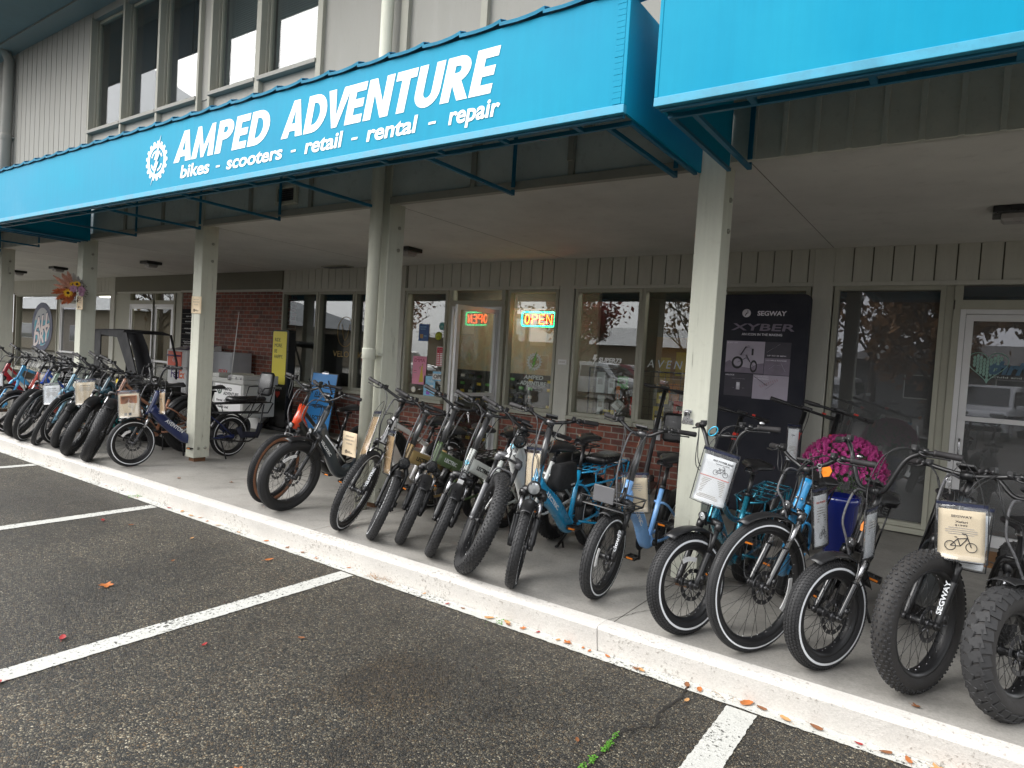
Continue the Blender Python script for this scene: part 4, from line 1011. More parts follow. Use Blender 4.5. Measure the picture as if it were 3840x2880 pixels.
    if bt_ == 'seat':
        MB().tube([bb+sd_*.08-X*.055, stt-sd_*.02-X*.055], .036, 12, rb=.042, p=.5).build('battery', MBLK, root)
    elif bt_ == 'down':
        a = lerp(ch, bb, .22)+Vector((-.01, 0, .055)); b = lerp(ch, bb, .8)+Vector((-.01, 0, .06)); MB().tube([a, lerp(a, b, .06), lerp(a, b, .94), b], [.026, .036, .036, .026], 12, rb=.036, p=.5).build('battery', MBLK, root)
    # ---- seat post and saddle
    sz = G('seat', .86); k = (sz-.075-stt.z)/sin(sa); top = stt+sd_*max(.02, k)
    q = MB().tube([stt-sd_*.02, top], .0148, 10); q.tube([stt-sd_*.012, stt+sd_*.014], .024, 12); q.box(top+Vector((0, 0, .012)), (.07, .04, .022)); q.build('seat_post', G('postm', MBLK), root)
    sw, sln = G('saddle', (.115, .27)); Gd = []
    for i in range(13):
        t = i/12; x = -sln*.46+sln*t; wd = sw*(.30+.70/(1+math.exp((t-.42)*11)))*(sqrt(max(.03, 1-((.0 if t > .12 else (.12-t)/.12))**2)))*(1 if t < .93 else .8)
        hz = .014*cos(t*pi*.9)+.012*(t < .2)*(1-t/.2)
        Gd.append([(x, wd*sin(a), hz+.030*(cos(a)-1)*1.0) for a in [R(-105+210*j/12) for j in range(13)]])
    sq = MB(); mm = len(Gd[0]); vs = [p for r in Gd for p in r]
    sq.add(vs, [(i*mm+j, (i+1)*mm+j, (i+1)*mm+j+1, i*mm+j+1) for i in range(12) for j in range(12)]+[tuple(i*mm+12 for i in range(13))+tuple(i*mm for i in range(12, -1, -1))]+[tuple(range(12, -1, -1)), tuple(12*mm+j for j in range(13))], 0, True, T(top.x+.0, 0, sz) @ RY(-.04))
    sq.build('saddle', MSADDLE, root)
    # ---- cranks, chain ring, pedals, chain
    c = MB(); c.lathe([(.02, -.004), (.082, -.004), (.086, -.002), (.086, .002), (.082, .004), (.02, .004)], 36, M=T(bb.x, -.052, bb.z) @ AX)
    ca = R(G('crank', 40))
    for sg in (-1, 1):
        d = Vector((cos(ca)*sg, 0, sin(ca)*sg)); p0 = bb+Vector((0, sg*.062, 0)); p1 = p0+d*.165; c.tube([p0, p1], [.016, .011], 8, rb=.007)
        c.cyl(p1, p1+Y_*sg*.09, .006, 6)
    c.cyl(bb-Y_*.064, bb+Y_*.064, .024, 10); c.build('crankset', MBLK, root)
    for sg in (-1, 1):
        d = Vector((cos(ca)*sg, 0, sin(ca)*sg)); p1 = bb+Vector((0, sg*.062, 0))+d*.165+Y_*sg*.055
        pe = MB()
        for xx in (-.042, .042): pe.box(p1+X*xx, (.012, .085, .022))
        for yy in (-.04, 0, .04): pe.box(p1+Y_*yy, (.074, .008, .016))
        pe.box(p1+X*.049, (.003, .05, .012), mi=1); pe.box(p1-X*.049, (.003, .05, .012), mi=1); pe.build('pedal', [MBLK, MORNG], root)
    ch_ = MB()
    for z in (.080, -.080):
        zr_ = .04 if z > 0 else -.04; ch_.tube([bb+Vector((0, -.052, z)), RA+Vector((0, -.052, zr_))], .004, 5, rb=.003)
    ch_.build('chain', MDSTEEL, root)
    # kickstand on the left
    kk = RA+Vector((.16 if not G('center_stand') else .30, .05, -.02)); ks = MB()
    if G('center_stand'):
        for sg in (-1, 1):
            e = Vector((kk.x-.06, sg*.16, .012)); ks.tube([Vector((kk.x, sg*.03, bb.z-.03)), e], .011, 8); ks.tube([e, e+X*.05], [.012, .01], 8)
    else:
        e = M.inverted() @ Vector((0, 0, 0)); gx = kk.x+.05; gy = .05+.20
        gz = tan_z = (gy)*math.tan(lean)*-1
        ks.tube([kk, Vector((gx, gy, min(.05, max(-.06, -gy*math.tan(lean)*1.0+.014))))], .0085, 8)
    ks.build('kickstand', MBLK, root)
    # ---- carriers
    rk = G('rack'); rz = Dr+.075
    if rk:
        q = MB(); x0, x1 = (stt.x-.03, -.36) if rk == 'rear' else (stt.x+.02, -.62); hw = .07 if rk == 'rear' else .10; rm_ = G('rackm', MBLK); zt = G('rack_z', rz)
        for sg in (-1, 1): q.tube([(x0, sg*.03, zt-.01), (x0-.08, sg*hw, zt), (x1+.05, sg*hw, zt), (x1, sg*hw*.6, zt-.005)], .007, 6)
        for t in range(6): xx = lerp(x0-.1, x1+.04, t/5); q.cyl((xx, -hw, zt), (xx, hw, zt), .005, 6)
        for yy in (-.03, .03): q.tube([(x0-.08, yy, zt+.001), (x1+.03, yy, zt+.001)], .004, 6)
        for sg in (-1, 1):
            q.tube([(x1+.20, sg*hw, zt), (.0, sg*yd, RA.z+.02)], .006, 6); q.tube([(x0-.12, sg*hw, zt), (.05, sg*yd, RA.z+.06)], .006, 6)
            if rk == 'cargo':
                q.tube(cr([(bb.x-.08, sg*.05, bb.z+.02), (.15, sg*.19, RA.z-.03), (-.25, sg*.19, RA.z-.03), (-.45, sg*hw, zt-.02)], 4), .010, 8); q.tube([(x0-.05, sg*.05, zt-.12), (x1+.1, sg*hw, zt-.14), (x1+.02, sg*hw, zt-.01)], .010, 8)
        q.build('rear_rack', rm_, root)
        if G('pillion'):
            a, b = G('pillion'); px = MB().tube([(a, 0, zt+.045), (a-.03, 0, zt+.05), (b+.03, 0, zt+.05), (b, 0, zt+.045)], [.025, .036, .036, .025], 14, rb=[.08, .105, .105, .08], p=.5, ref=(0, 1, 0)); px.build('passenger_seat', MSADDLE, root)
        if G('backrest'):
            a = G('backrest'); zz_ = zt+.09; k = MB().tube([(a, 0, zz_), (a-.01, 0, zz_+.03), (a-.05, 0, zz_+.29), (a-.055, 0, zz_+.32)], [.018, .028, .028, .018], 16, rb=[.10, .135, .135, .11], p=.5); k.build('seat_back', MSADDLE, root)
            k = MB()
            for sg in (-1, 1): k.tube([(a+.22, sg*.11, zt+.02), (a+.12, sg*.16, zt+.2), (a-.05, sg*.16, zt+.21)], .008, 6); k.tube([(a-.02, sg*.11, zt), (a-.04, sg*.16, zt+.21)], .008, 6)
            k.build('arm_rail', MBLK, root)
    if G('basket'):
        # tray on the head tube: thin rails, steered with nothing
        c0 = ht+Vector((.19, 0, -.13)); q = MB()
        for z, e in ((0, .0), (.05, .012)):
            q.tube([(c0.x-.12-e, -.15-e, c0.z+z), (c0.x+.13+e, -.15-e, c0.z+z), (c0.x+.13+e, .15+e, c0.z+z), (c0.x-.12-e, .15+e, c0.z+z)], .006, 6, closed=True)
        for t in range(7): yy = lerp(-.14, .14, t/6); q.cyl((c0.x-.12, yy, c0.z), (c0.x+.13, yy, c0.z), .004, 6)
        for sx_ in (-.12, .13):
            for sy_ in (-.15, .15): q.cyl((c0.x+sx_, sy_, c0.z), (c0.x+sx_*1.08, sy_*1.06, c0.z+.05), .005, 6)
        q.tube([ht-ax*.05+pf*.02, (c0.x-.11, 0, c0.z)], .012, 6); q.build('front_basket', MBLK, root)
        MB().box((c0.x+.142, 0, c0.z+.085), (.010, .15, .105)).build('basket_plate', M_('grey_plate', (.10, .10, .105), .45), root, None, .0045)
    root['_f'] = 0; del root['_f']
    s['M'] = M; s['STE'] = STE; s['bc'] = bc; s['ht'] = ht; s['hb'] = hb; s['root'] = root; s['FA'] = FA; s['pf'] = pf; s['ax'] = ax; s['L'] = L_; s['Rr'] = Rr_
    return s
# ============================================================ THE BIKES IN THE ROW
S20 = (.565, .088); S20s = (.545, .076); S26 = (.745, .108); S27 = (.715, .062); S24 = (.66, .085)
P_BLK = paint('black', (.012, .012, .013), .3); P_DGREY = paint('dark_grey', (.045, .052, .058), .35)
B = {}
M_STEM = paint('stem_grey', (.05, .05, .052), .3)
B['moto'] = bike('electric_bike', 'black fat tyred moped style bike with big worn lugs, cut off by the right edge', zb=1.1, zh=0.82, at=(.26, 3.80), wheel=(.60, .125), tread='lug', stripe=False, tmat=MTYRE2, steer=-32, head=0, lean=5, wb=1.12, frame='moto', paint=P_BLK, lamp=None, seat=.78, stem=.05, bw=.72, rise=.12, ff=(R(82), R(140)), bar='high', chrome=True, crown=.10, refl=False, batt='down', rf=False)
B['xaf'] = bike('electric_bike', 'black knobby tyred bike with two tan and white info sheets and white lettered fork', zb=1.1, zh=0.95, at=(-.119, 3.803), wheel=(.70, .100), tread='knob', stripe=False, tmat=MTYRE2, steer=-30, head=2, lean=12, wb=1.2, frame='wave', paint=P_DGREY, dr=.05, db=.045, htr=.042, hl=.20, lamp=None, seat=.88, stem=.03, bw=.74, rise=.03, back=.10, ff=None, fork_text='SEGWAY', bar='riser', chrome=False, fhub=.024, refl=False, disp_y=0, rack='rear', loop=.08, forkm=MBLK)
B['radblk'] = bike('electric_bike', 'black step through bike with tall swept handlebar and orange badge on its head tube', zb=1.18, zh=0.83, at=(-.53, 3.755), wheel=(.575, .086), tread='block', steer=-33, head=2, lean=14, wb=1.12, frame='step', paint=P_BLK, lamp='small', lens=MDLENS, seat=.84, stem=.02, bw=.70, rise=.24, back=.12, bar='high', rack='rear', pillion=(-.0, -.30), rack_z=.72, batt='seat', refl=False, crank=60, forkm=MBLKG)
B['radcity'] = bike('electric_bike', 'bright blue framed bike with large thin ribbed front wheel and orange key tag', zb=1.1, zh=0.95, at=(-.873, 3.719), wheel=(.725, .062), tread='rib', steer=-32, head=2, lean=14, wb=1.15, frame='step', paint=paint('bright_blue', (.03, .30, .62), .3), lamp='small', lens=MDLENS, seat=.90, stem=.06, bw=.68, rise=.09, back=.10, rack='rear', hl=.17, bolts=True, boltm=MSTEEL, refl=2.9, crank=20, forkm=MBLKG, htr=.036, batt='down', bell=True)
B['radteal'] = bike('electric_bike', 'metallic teal long tail bike with a white sheet hung from its bars by the post', zb=1.18, zh=0.83, at=(-1.238, 3.682), wheel=(.575, .086), tread='block', steer=-26, head=0, lean=6, wb=1.25, frame='step', paint=paint('deep_teal', (.02, .22, .32), .25, .55), lamp='small', seat=.90, stem=.10, bw=.62, rise=.20, back=.11, rack='cargo', rackm=paint('deep_teal', None), refl=-1.6, crank=75, bell=True, bar='high', cross=True, chrome=False, batt='seat', display=True, braid=False)
B['ltblue'] = bike('electric_bike', 'pale sky blue folding step through bike with black front tray basket', zb=1.12, zh=0.74, ff=(R(72), R(150)), stemr=.024, stemm=M_STEM, at=(-1.884, 3.841), wheel=(.555, .074), tread='slick', steer=5, head=-3, lean=4, wb=1.1, frame='step', top=False, sag=.0, sl=.40, fthick=1.2, paint=paint('sky_blue', (.20, .42, .78), .3), lamp=None, seat=.86, stem=.30, hl=.10, bw=.66, rise=.06, back=.10, basket=True, refl=-.2, frame_text='LECTRIC', ftw=.24, dr=.04, db=.036, crank=80, bell=False, batt='seat', fork_text='cloud9', chrome=False, bar='high', display=True, center_stand=False)
B['blue'] = bike('electric_bike', 'vivid blue long tail bike with round chrome lamp and black frame bag', zb=1.13, zh=0.78, ff=(R(62), R(116)), stemr=.024, stemm=M_STEM, at=(-2.407, 3.623), wheel=(.550, .074), tread='slick', steer=22, head=6, lean=1, wb=1.28, frame='step', top=False, sag=.0, fthick=1.5, crown=.085, paint=paint('vivid_blue', (.012, .28, .52), .28), lamp='big', seat=.93, stem=.30, hl=.13, bw=.64, rise=.05, back=.11, rack='cargo', rackm=paint('vivid_blue', None), bolts=True, frame_text='LECTRIC', ftw=.25, dr=.048, db=.042, refl=False, center_stand=True, crank=10, badge=(paint('pale_blue', (.25, .6, .85)), .018), pillion=(.0, -.42), rack_z=.66, loop=.14)
B['peak'] = bike('electric_bike', 'white bike with a huge knobby fat tyre turned sideways and dark round lamp', zb=1.1, zh=0.98, at=(-2.833, 3.619), wheel=(.745, .108), tread='knob', stripe=False, steer=42, head=0, lean=11, wb=1.18, fthick=1.15, frame='step', paint=paint('pearl_white', (.78, .79, .77), .3), lamp='big', lamp_at='mid', lens=MDLENS, seat=.86, stem=.06, hl=.20, htr=.052, crown=.10, bw=.72, rise=.06, back=.09, dr=.05, db=.045, ff=None, rack='rear', badge=(paint('aqua', (.10, .55, .75)), .028), refl=3.6, crank=30, forkm=paint('fork_grey', (.09, .09, .095), .35), chrome=False, saddle=(.125, .29))
B['xpw'] = bike('electric_bike', 'white folding bike with aqua diamond badge, keys hanging and fat smooth tyres', zb=1.14, zh=0.8, ff=(R(58), R(106)), stemr=.024, stemm=M_STEM, at=(-3.231, 3.729), wheel=(.543, .076), tread='slick', stripe=False, steer=31, head=6, lean=11, wb=1.08, fthick=1.35, frame='fold', paint=paint('chalk_white', (.76, .79, .75), .3), lamp='small', lamp_at='low', seat=.92, stem=.36, hl=.13, bw=.62, rise=.05, back=.08, rack='rear', bolts=True, frame_text='LECTRIC', ftm=MINK, badge=(paint('aqua', None), .026), refl=False, frefl=True, crank=35, saddle=(.13, .28), loop=.12)
B['xpg'] = bike('electric_bike', 'moss green folding bike with dark round lamp and fat smooth tyres', zb=1.15, zh=0.8, ff=(R(58), R(106)), stemr=.024, stemm=M_STEM, at=(-3.612, 3.799), wheel=(.543, .076), tread='slick', stripe=False, steer=35, head=6, lean=10, wb=1.08, fthick=1.35, frame='fold', paint=paint('moss_green', (.10, .155, .065), .3), lamp='big', lens=MDLENS, seat=.90, stem=.36, hl=.13, bw=.62, rise=.05, back=.08, rack='rear', bolts=True, frame_text='LECTRIC', refl=False, crank=-20, saddle=(.13, .28), loop=.12)
B['xpt'] = bike('electric_bike', 'sand tan folding bike with large dark round lamp and folding pedals', zb=1.1, zh=0.76, ff=(R(80), R(150)), stemr=.024, stemm=M_STEM, at=(-3.856, 3.72), wheel=(.548, .072), tread='slick', steer=38, head=6, lean=11, wb=1.08, frame='fold', paint=paint('sand_tan', (.50, .34, .15), .35), lamp='big', lens=MDLENS, seat=.86, stem=.26, hl=.12, bw=.62, rise=.05, back=.07, rack='rear', frame_text='LECTRIC', ftm=MINK, refl=False, crank=70, fork='rigid', forkm=MBLK, loop=.12)
B['velw'] = bike('electric_bike', 'white hardtail bike with white lettered fork and brown cardboard sheets on its bars', zb=1.17, zh=0.965, at=(-4.219, 3.742), wheel=(.71, .060), tread='knob', stripe=True, steer=20, head=4, lean=13, wb=1.15, frame='diamond', paint=paint('clean_white', (.80, .80, .80), .3), lamp='small', lamp_at='mid', seat=.92, stem=.10, hl=.19, htr=.036, bw=.74, rise=.04, back=.06, rack='rear', fork_text='VELOTRIC', chrome=True, refl=False, crank=15, ff=None, dr=.046, db=.04, forkm=MBLK)
B['velg'] = bike('electric_bike', 'dark grey step through bike with long pale stripe on its frame, alone in the gap', zb=1.13, zh=0.94, ff=(R(72), R(165)), at=(-5.049, 3.781), wheel=(.665, .085), tread='rib', stripe=False, steer=0, head=2, lean=11, wb=1.18, frame='wave', paint=paint('slate_grey', (.035, .045, .055), .32), lamp='small', seat=.92, stem=.05, hl=.20, htr=.036, bw=.66, rise=.10, back=.08, rack='rear', frame_text='VELOTRIC', ftpos=.30, fth=.03, ftdrop=.05, stripe_line=True, refl=5.0, crank=-10, dr=.048, db=.04, chrome=False, braid_r=.15, loop=.17, bar='riser')
B['tan'] = bike('electric_bike', 'black bike with orange red head tube and tan walled tyres behind the grey one', zb=1.17, zh=0.93, at=(-5.40, 3.86), wheel=(.665, .070), tread='block', stripe=False, tan=True, steer=14, head=2, lean=4, wb=1.15, frame='step', paint=P_BLK, lamp='small', seat=.90, stem=.07, bw=.66, rise=.09, back=.08, refl=False, ff=None, crank=45, htr=.042, hl=.2, loop=.17, dr=.05, db=.05)
q_ = B['tan']; MB().tube([q_['hb']-q_['ax']*.012, q_['ht']+q_['ax']*.002], [.047, .044], 16).build('head_tube_cover', paint('orange_red', (.72, .07, .02), .3), q_['root']); MB().tube([lerp(q_['hb'], q_['ht'], .4)-Vector((.02, 0, .02)), lerp(q_['hb'], q_['ht'], .4)-Vector((.13, 0, .20))], [.05, .045], 14).build('down_tube_cover', paint('orange_red', None), q_['root'])
# left of the gap
B['cargo'] = bike('electric_bike', 'deep blue long tail bike with black padded passenger seat and backrest behind the post', zb=1.15, zh=0.86, at=(-7.856, 3.758), wheel=(.540, .068), tread='rib', steer=-2, head=4, lean=0, wb=1.27, frame='wave', paint=paint('deep_blue', (.010, .022, .10), .35), lamp='small', seat=.92, stem=.05, hl=.16, bw=.66, rise=.20, back=.10, bar='high', rack='cargo', rackm=MBLK, rack_z=.70, pillion=(.02, -.50), backrest=-.52, frame_text='AVENTON', ftw=.28, fth=.046, ftpos=.5, ftshear=.2, refl=-1.0, crank=-30, dr=.052, db=.042, htr=.04, badge=(MREFL, .02), chrome=True)
B['copper'] = bike('electric_bike', 'copper brown fat tyre bike with a tan photo sheet in front of its head tube', zb=1.12, zh=0.98, at=(-8.443, 3.546), wheel=(.745, .112), tread='knob', stripe=False, steer=56, head=2, lean=5, wb=1.17, frame='step', paint=paint('copper', (.36, .17, .10), .35, .3), lamp=None, seat=.92, stem=.05, hl=.18, htr=.042, bw=.72, rise=.08, back=.09, rack=None, refl=False, crank=20, dr=.052, db=.045, ff=(R(66), R(118)))
B['petrol'] = bike('electric_bike', 'petrol blue fat tyre bike with a yellow tag hanging at its stem', zb=1.15, zh=0.98, at=(-8.95, 3.548), wheel=(.745, .112), tread='knob', stripe=False, steer=48, head=2, lean=11, wb=1.17, frame='step', paint=paint('petrol', (.025, .085, .12), .35, .2), lamp=None, seat=.92, stem=.05, hl=.18, htr=.042, bw=.72, rise=.08, back=.09, rack=None, refl=False, crank=50, dr=.052, db=.045, ff=(R(66), R(118)))
B['aqua'] = bike('electric_bike', 'aqua green small wheeled bike with smooth tyres between the light blue and petrol bikes', zb=1.12, zh=0.8, ff=(R(60), R(110)), at=(-9.63, 3.675), wheel=(.58, .085), tread='slick', stripe=False, steer=52, head=2, lean=4, wb=1.1, frame='step', paint=paint('aqua_green', (.01, .36, .36), .3), lamp='small', seat=.85, stem=.22, hl=.14, bw=.64, rise=.07, back=.08, rack='rear', refl=False, crank=50)
B['ltb2'] = bike('electric_bike', 'light blue city bike with matching light blue rigid fork', zb=1.12, zh=0.95, at=(-9.967, 3.565), wheel=(.70, .055), tread='slick', stripe=True, steer=52, head=2, lean=10, wb=1.12, frame='diamond', paint=paint('light_blue', (.30, .58, .76), .3), lamp=None, seat=.92, stem=.06, hl=.18, bw=.64, rise=.04, back=.05, rack=None, refl=False, crank=50, fork='rigid', forkm=paint('light_blue', None), ff=None)
B['mint'] = bike('electric_bike', 'pale mint step through bike with thin tyres and black front fender', zb=1.12, zh=0.93, at=(-10.419, 3.571), wheel=(.70, .058), tread='slick', stripe=True, steer=42, head=2, lean=7, wb=1.14, frame='wave', paint=paint('mint', (.50, .62, .50), .3), lamp='small', seat=.92, stem=.10, hl=.17, htr=.04, bw=.66, rise=.07, back=.10, rack='rear', refl=False, crank=50)
B['mint2'] = bike('electric_bike', 'pale grey green step through bike behind the white info sheet', zb=1.12, zh=0.93, at=(-10.02, 3.80), wheel=(.70, .058), tread='slick', stripe=True, steer=30, head=2, lean=9, wb=1.14, frame='wave', paint=paint('sage', (.36, .47, .42), .3), lamp='small', seat=.92, stem=.10, hl=.17, htr=.04, bw=.66, rise=.07, back=.10, rack='rear', refl=False, crank=0)
B['red'] = bike('electric_bike', 'bright orange red bike with broad white reflective tyre stripe at the left', zb=1.17, zh=0.88, at=(-11.28, 3.70), wheel=(.60, .075), tread='slick', stripe=True, steer=14, head=2, lean=8, wb=1.12, frame='step', paint=paint('signal_red', (.70, .06, .02), .3), lamp='small', seat=.9, stem=.08, bw=.66, rise=.08, back=.09, refl=1.2, crank=50, htr=.042, dr=.05, db=.045)
B['knob2'] = bike('electric_bike', 'cobalt blue bike with coarse knobby front tyre at the left', zb=1.15, zh=0.95, at=(-10.86, 3.62), wheel=(.72, .09), tread='knob', stripe=False, steer=42, head=2, lean=9, wb=1.15, frame='step', paint=paint('cobalt', (.012, .08, .5), .3), lamp=None, seat=.92, stem=.07, bw=.72, rise=.06, back=.08, refl=False, crank=0, ff=None, htr=.04)
B['sky2'] = bike('electric_bike', 'sky blue bike with matching fork next to the left edge', zb=1.16, zh=0.95, at=(-12.05, 3.72), wheel=(.70, .055), tread='slick', stripe=True, steer=36, head=2, lean=9, wb=1.13, frame='diamond', paint=paint('sky2', (.05, .36, .68), .3), lamp=None, seat=.92, stem=.06, bw=.70, rise=.05, back=.07, refl=False, crank=50, fork='rigid', forkm=paint('sky2', None), ff=None, htr=.036)
B['crim'] = bike('electric_bike', 'crimson bike cut off by the left edge of the row', zb=1.14, zh=0.95, at=(-12.75, 3.75), wheel=(.70, .060), tread='slick', stripe=True, steer=36, head=2, lean=9, wb=1.13, frame='step', paint=paint('crimson', (.48, .01, .02), .3), lamp=None, seat=.92, stem=.07, bw=.70, rise=.06, back=.07, refl=False, crank=50)
# things fixed on particular bikes
M_b = B['radblk']; lk = MB().prism([(-.022, -.028), (.022, -.028), (.028, 0), (.022, .028), (-.022, .028), (-.028, 0)], 0, .003).build('badge', MORNG, M_b['root'], basis((0, 1, 0), M_b['ax'], M_b['pf'], lerp(M_b['hb'], M_b['ht'], .55)+M_b['pf']*.0285))
text('R', .024, .03, MWHITE, lk, T(0, 0, .003), .04)
bb_ = B['blue']; MB().tube([(.44, 0, .66), (.47, 0, .65), (.76, 0, .66), (.79, 0, .68)], [.08, .10, .10, .08], 12, rb=[.035, .045, .045, .03], p=.4).build('frame_bag', M_('bag_cloth', (.012, .012, .013), .75, 0, .2, 20, .2, 200), bb_['root'])
text('LECTRIC', .07, .012, MWHITE, bb_['root'], basis((-1, 0, 0), (0, 0, 1), (0, 1, 0), (.53, .047, .59)), .02)
for sg in (-1, 1): MB().tube([(-.03, sg*.15, .40), (-.06, sg*.17, .30), (-.30, sg*.17, .28), (-.38, sg*.14, .42)], .045, 10, rb=.02).build('wheel_guard', M_('mesh_guard', (.012, .014, .03), .7), B['cargo']['root'])

# ============================================================ INFO SHEETS, TAGS, KEYS
def sheet(name, label, cat, top, w, h, right, mat, lines=(), bend=.012, down=None, strap=None, border=.012, group='info sheets hung from the bikes'):
    """clear plastic sleeve with a printed sheet; top = middle of its upper edge, right = its width direction"""
    r = Vector(right).normalized(); d = Vector(down or (0, 0, -1)).normalized(); n = d.cross(r).normalized()
    n = -n if n.y > 0 else n; d = (d-r*d.dot(r)).normalized(); n = r.cross(-d).normalized()
    root = thing(name, label, cat, M=basis(r, -d, n, top), group=group)
    def P(u, v, o=0): return (u*w, -v*h, bend*(1-(2*u)**2)*(.3+v)+o)
    MB().sheet([[P(u, v, .0018) for u in [-.5+i/8 for i in range(9)]] for v in [i/6 for i in range(7)]], .0008).build('sleeve', MSLEEVE, root)
    m = .035
    sh = MB().sheet([[P(u*(1-2*border/w), .13+v*(.84), 0) for u in [-.5+i/8 for i in range(9)]] for v in [i/6 for i in range(7)]], .0008).build('sheet', mat, root)
    e = MB(); e.tube([P(-.5, 0), P(-.5, .33), P(-.5, .66), P(-.5, 1), ]+[P(-.5+i/6, 1) for i in range(1, 7)]+[P(.5, .66), P(.5, .33), P(.5, 0)]+[P(.5-i/6, 0) for i in range(1, 6)], .0028, 5, closed=True); e.build('edging', MBLK, root)
    hd = MB(); hd.sheet([[P(u, v, .0028) for u in [-.49+.98*i/8 for i in range(9)]] for v in (.012, .060)], .0006); hd.build('header_strip', M_('navy_strip', (.022, .025, .045), .25) if 'navy_strip' not in bpy.data.materials else bpy.data.materials['navy_strip'], root)
    if strap:
        s_ = MB()
        for sg in (-1, 1): s_.tube(cr([P(sg*.42, .04, .002), (sg*.3*w, strap*.5, -.01), (0, strap, -.02)], 5), .0022, 5)
        s_.build('strap', MBLK, root)
    for it in lines:
        u, v = it[1], it[2]; o = P(u, v, .0010)
        if it[0] == 'T': text(it[3], it[4], it[5], it[6] if len(it) > 6 else MINK, sh, T(o[0], o[1], o[2]), .01, 0, ext=.0005, res=2)
        elif it[0] == 'L':
            for q in range(it[5]):
                ww = it[3]*(1 if q % 3 else .8); MB().span((o[0]-ww/2, o[1]-q*it[4], o[2]), (o[0]+ww/2, o[1]-q*it[4]+it[4]*.35, o[2]+.0006)).build('print_line', MGINK, sh)
        elif it[0] == 'B': MB().span((o[0]-it[3]/2, o[1]-it[4]/2, o[2]), (o[0]+it[3]/2, o[1]+it[4]/2, o[2]+.0006)).build('print_block', it[5], sh)
        elif it[0] == 'K':
            k = it[3]; q = MB()
            for cx in (-.5*k, .5*k): q.lathe([(.24*k, 0), (.28*k, 0), (.28*k, .0006), (.24*k, .0006)], 20, closed=True, M=T(o[0]+cx, o[1], o[2]))
            for a, b in (((-.5, 0), (-.15, .42)), ((-.15, .42), (.32, .5)), ((.32, .5), (.5, 0)), ((.32, .5), (-.02, .02)), ((-.02, .02), (-.15, .42)), ((-.5, 0), (-.02, .02)), ((.32, .5), (.25, .72)), ((.25, .72), (.05, .74)), ((-.18, .5), (-.3, .52))):
                q.tube([(o[0]+a[0]*k, o[1]+a[1]*k, o[2]+.0003), (o[0]+b[0]*k, o[1]+b[1]*k, o[2]+.0003)], .022*k, 4)
            q.build('bike_drawing', it[4] if len(it) > 4 else MINK, sh)
    return root
MPRED = M_('print_red', (.5, .10, .07), .7)
def fpos(b, v):                                    # steered point of a bike in world space
    s_ = B[b]; return s_['M'] @ (s_['STE'] @ Vector(v))
rgt = (.69, .72, .12); dwn = (0, -.2, -.98)
sheet('info_sheet', 'white printed sheet in clear sleeve on the teal cargo bike by the post', 'info sheet', (-1.138, 3.80, 1.205), .205, .325, (.97, .12, -.2), MPAPERW, [('T', .12, .20, 'RAD POWER BIKES', .115, .011), ('T', .12, .25, 'RadWagon 5 / $2199', .075, .007), ('K', .12, .40, .055), ('B', .0, .50, .165, .0035, MPRED), ('L', -.18, .55, .06, .010, 9), ('L', .2, .55, .05, .010, 9), ('L', -.06, .84, .12, .009, 3)], down=(-.30, -.03, -.95), strap=.11)
sheet('info_sheet', 'cream coffee stained sheet with grey bike drawing on the knobby tyred bike', 'info sheet', (.005, 3.86, 1.10), .213, .285, (.99, -.05, .05), MPAPER, [('T', 0, .24, 'SEGWAY', .085, .011), ('T', 0, .33, 'Xafari', .05, .011), ('T', 0, .39, '$1999', .05, .010), ('L', 0, .44, .13, .010, 4), ('K', .0, .74, .085)], strap=.2)
sheet('info_sheet', 'white sheet poking out behind the cream coffee stained one', 'info sheet', (.075, 3.93, 1.085), .125, .32, (.99, .05, -.05), MPAPERW, [], down=(.22, 0, -.97))
sheet('info_sheet', 'white sheet seen almost edge on beside the bright blue bike head tube', 'info sheet', (-.628, 3.86, 1.07), .21, .315, (.19, .97, 0), MPAPERW, [('T', 0, .25, 'RAD POWER', .12, .012, MPRED), ('L', 0, .35, .12, .014, 6), ('K', 0, .8, .06)], down=(.1, 0, -.99), strap=.16)
sheet('info_sheet', 'white sheet tucked under the tall bar of the black bike with orange badge', 'info sheet', (-.372, 3.85, 1.01), .21, .26, (.17, .97, 0), MPAPERW, [('L', 0, .3, .12, .014, 5)], strap=.15)
sheet('info_sheet', 'cream sheet standing between the white fat tyre bike and the vivid blue bike', 'info sheet', (-2.476, 3.9, 1.05), .215, .34, (.88, -.47, .1), MPAPER, [], down=(-.1, 0, -.99))
sheet('info_sheet', 'cream sheet behind the tray basket of the sky blue bike', 'info sheet', (-1.80, 4.10, .95), .19, .27, (.95, .3, .1), MPAPER, [('L', 0, .3, .1, .014, 4)])
sheet('info_sheet', 'brown cardboard sheet hanging slanted from the left bar of the white hardtail', 'info sheet', (-4.039, 3.90, 1.15), .20, .39, (.89, -.45, .1), MCARD, [], down=(-.42, -.1, -.9), strap=.1)
sheet('info_sheet', 'brown cardboard sheet hanging beside the fork of the white hardtail', 'info sheet', (-3.862, 3.90, 1.01), .20, .36, (.89, -.45, .04), MCARD, [], down=(-.12, -.05, -.99), strap=.1)
sheet('info_sheet', 'tan sheet with a small photograph on the copper fat tyre bike', 'info sheet', (-7.773, 3.66, 1.035), .24, .315, rgt, MPAPER, [('B', .0, .34, .15, .075, M_('print_photo', (.06, .07, .05), .6, 0, .9, 60)), ('B', .0, .34, .17, .09, M_('print_frame', (.36, .16, .09), .7)), ('L', .1, .55, .06, .014, 5), ('B', .05, .86, .03, .03, MINK), ('B', -.14, .86, .03, .03, MGINK)], down=dwn, strap=.12)
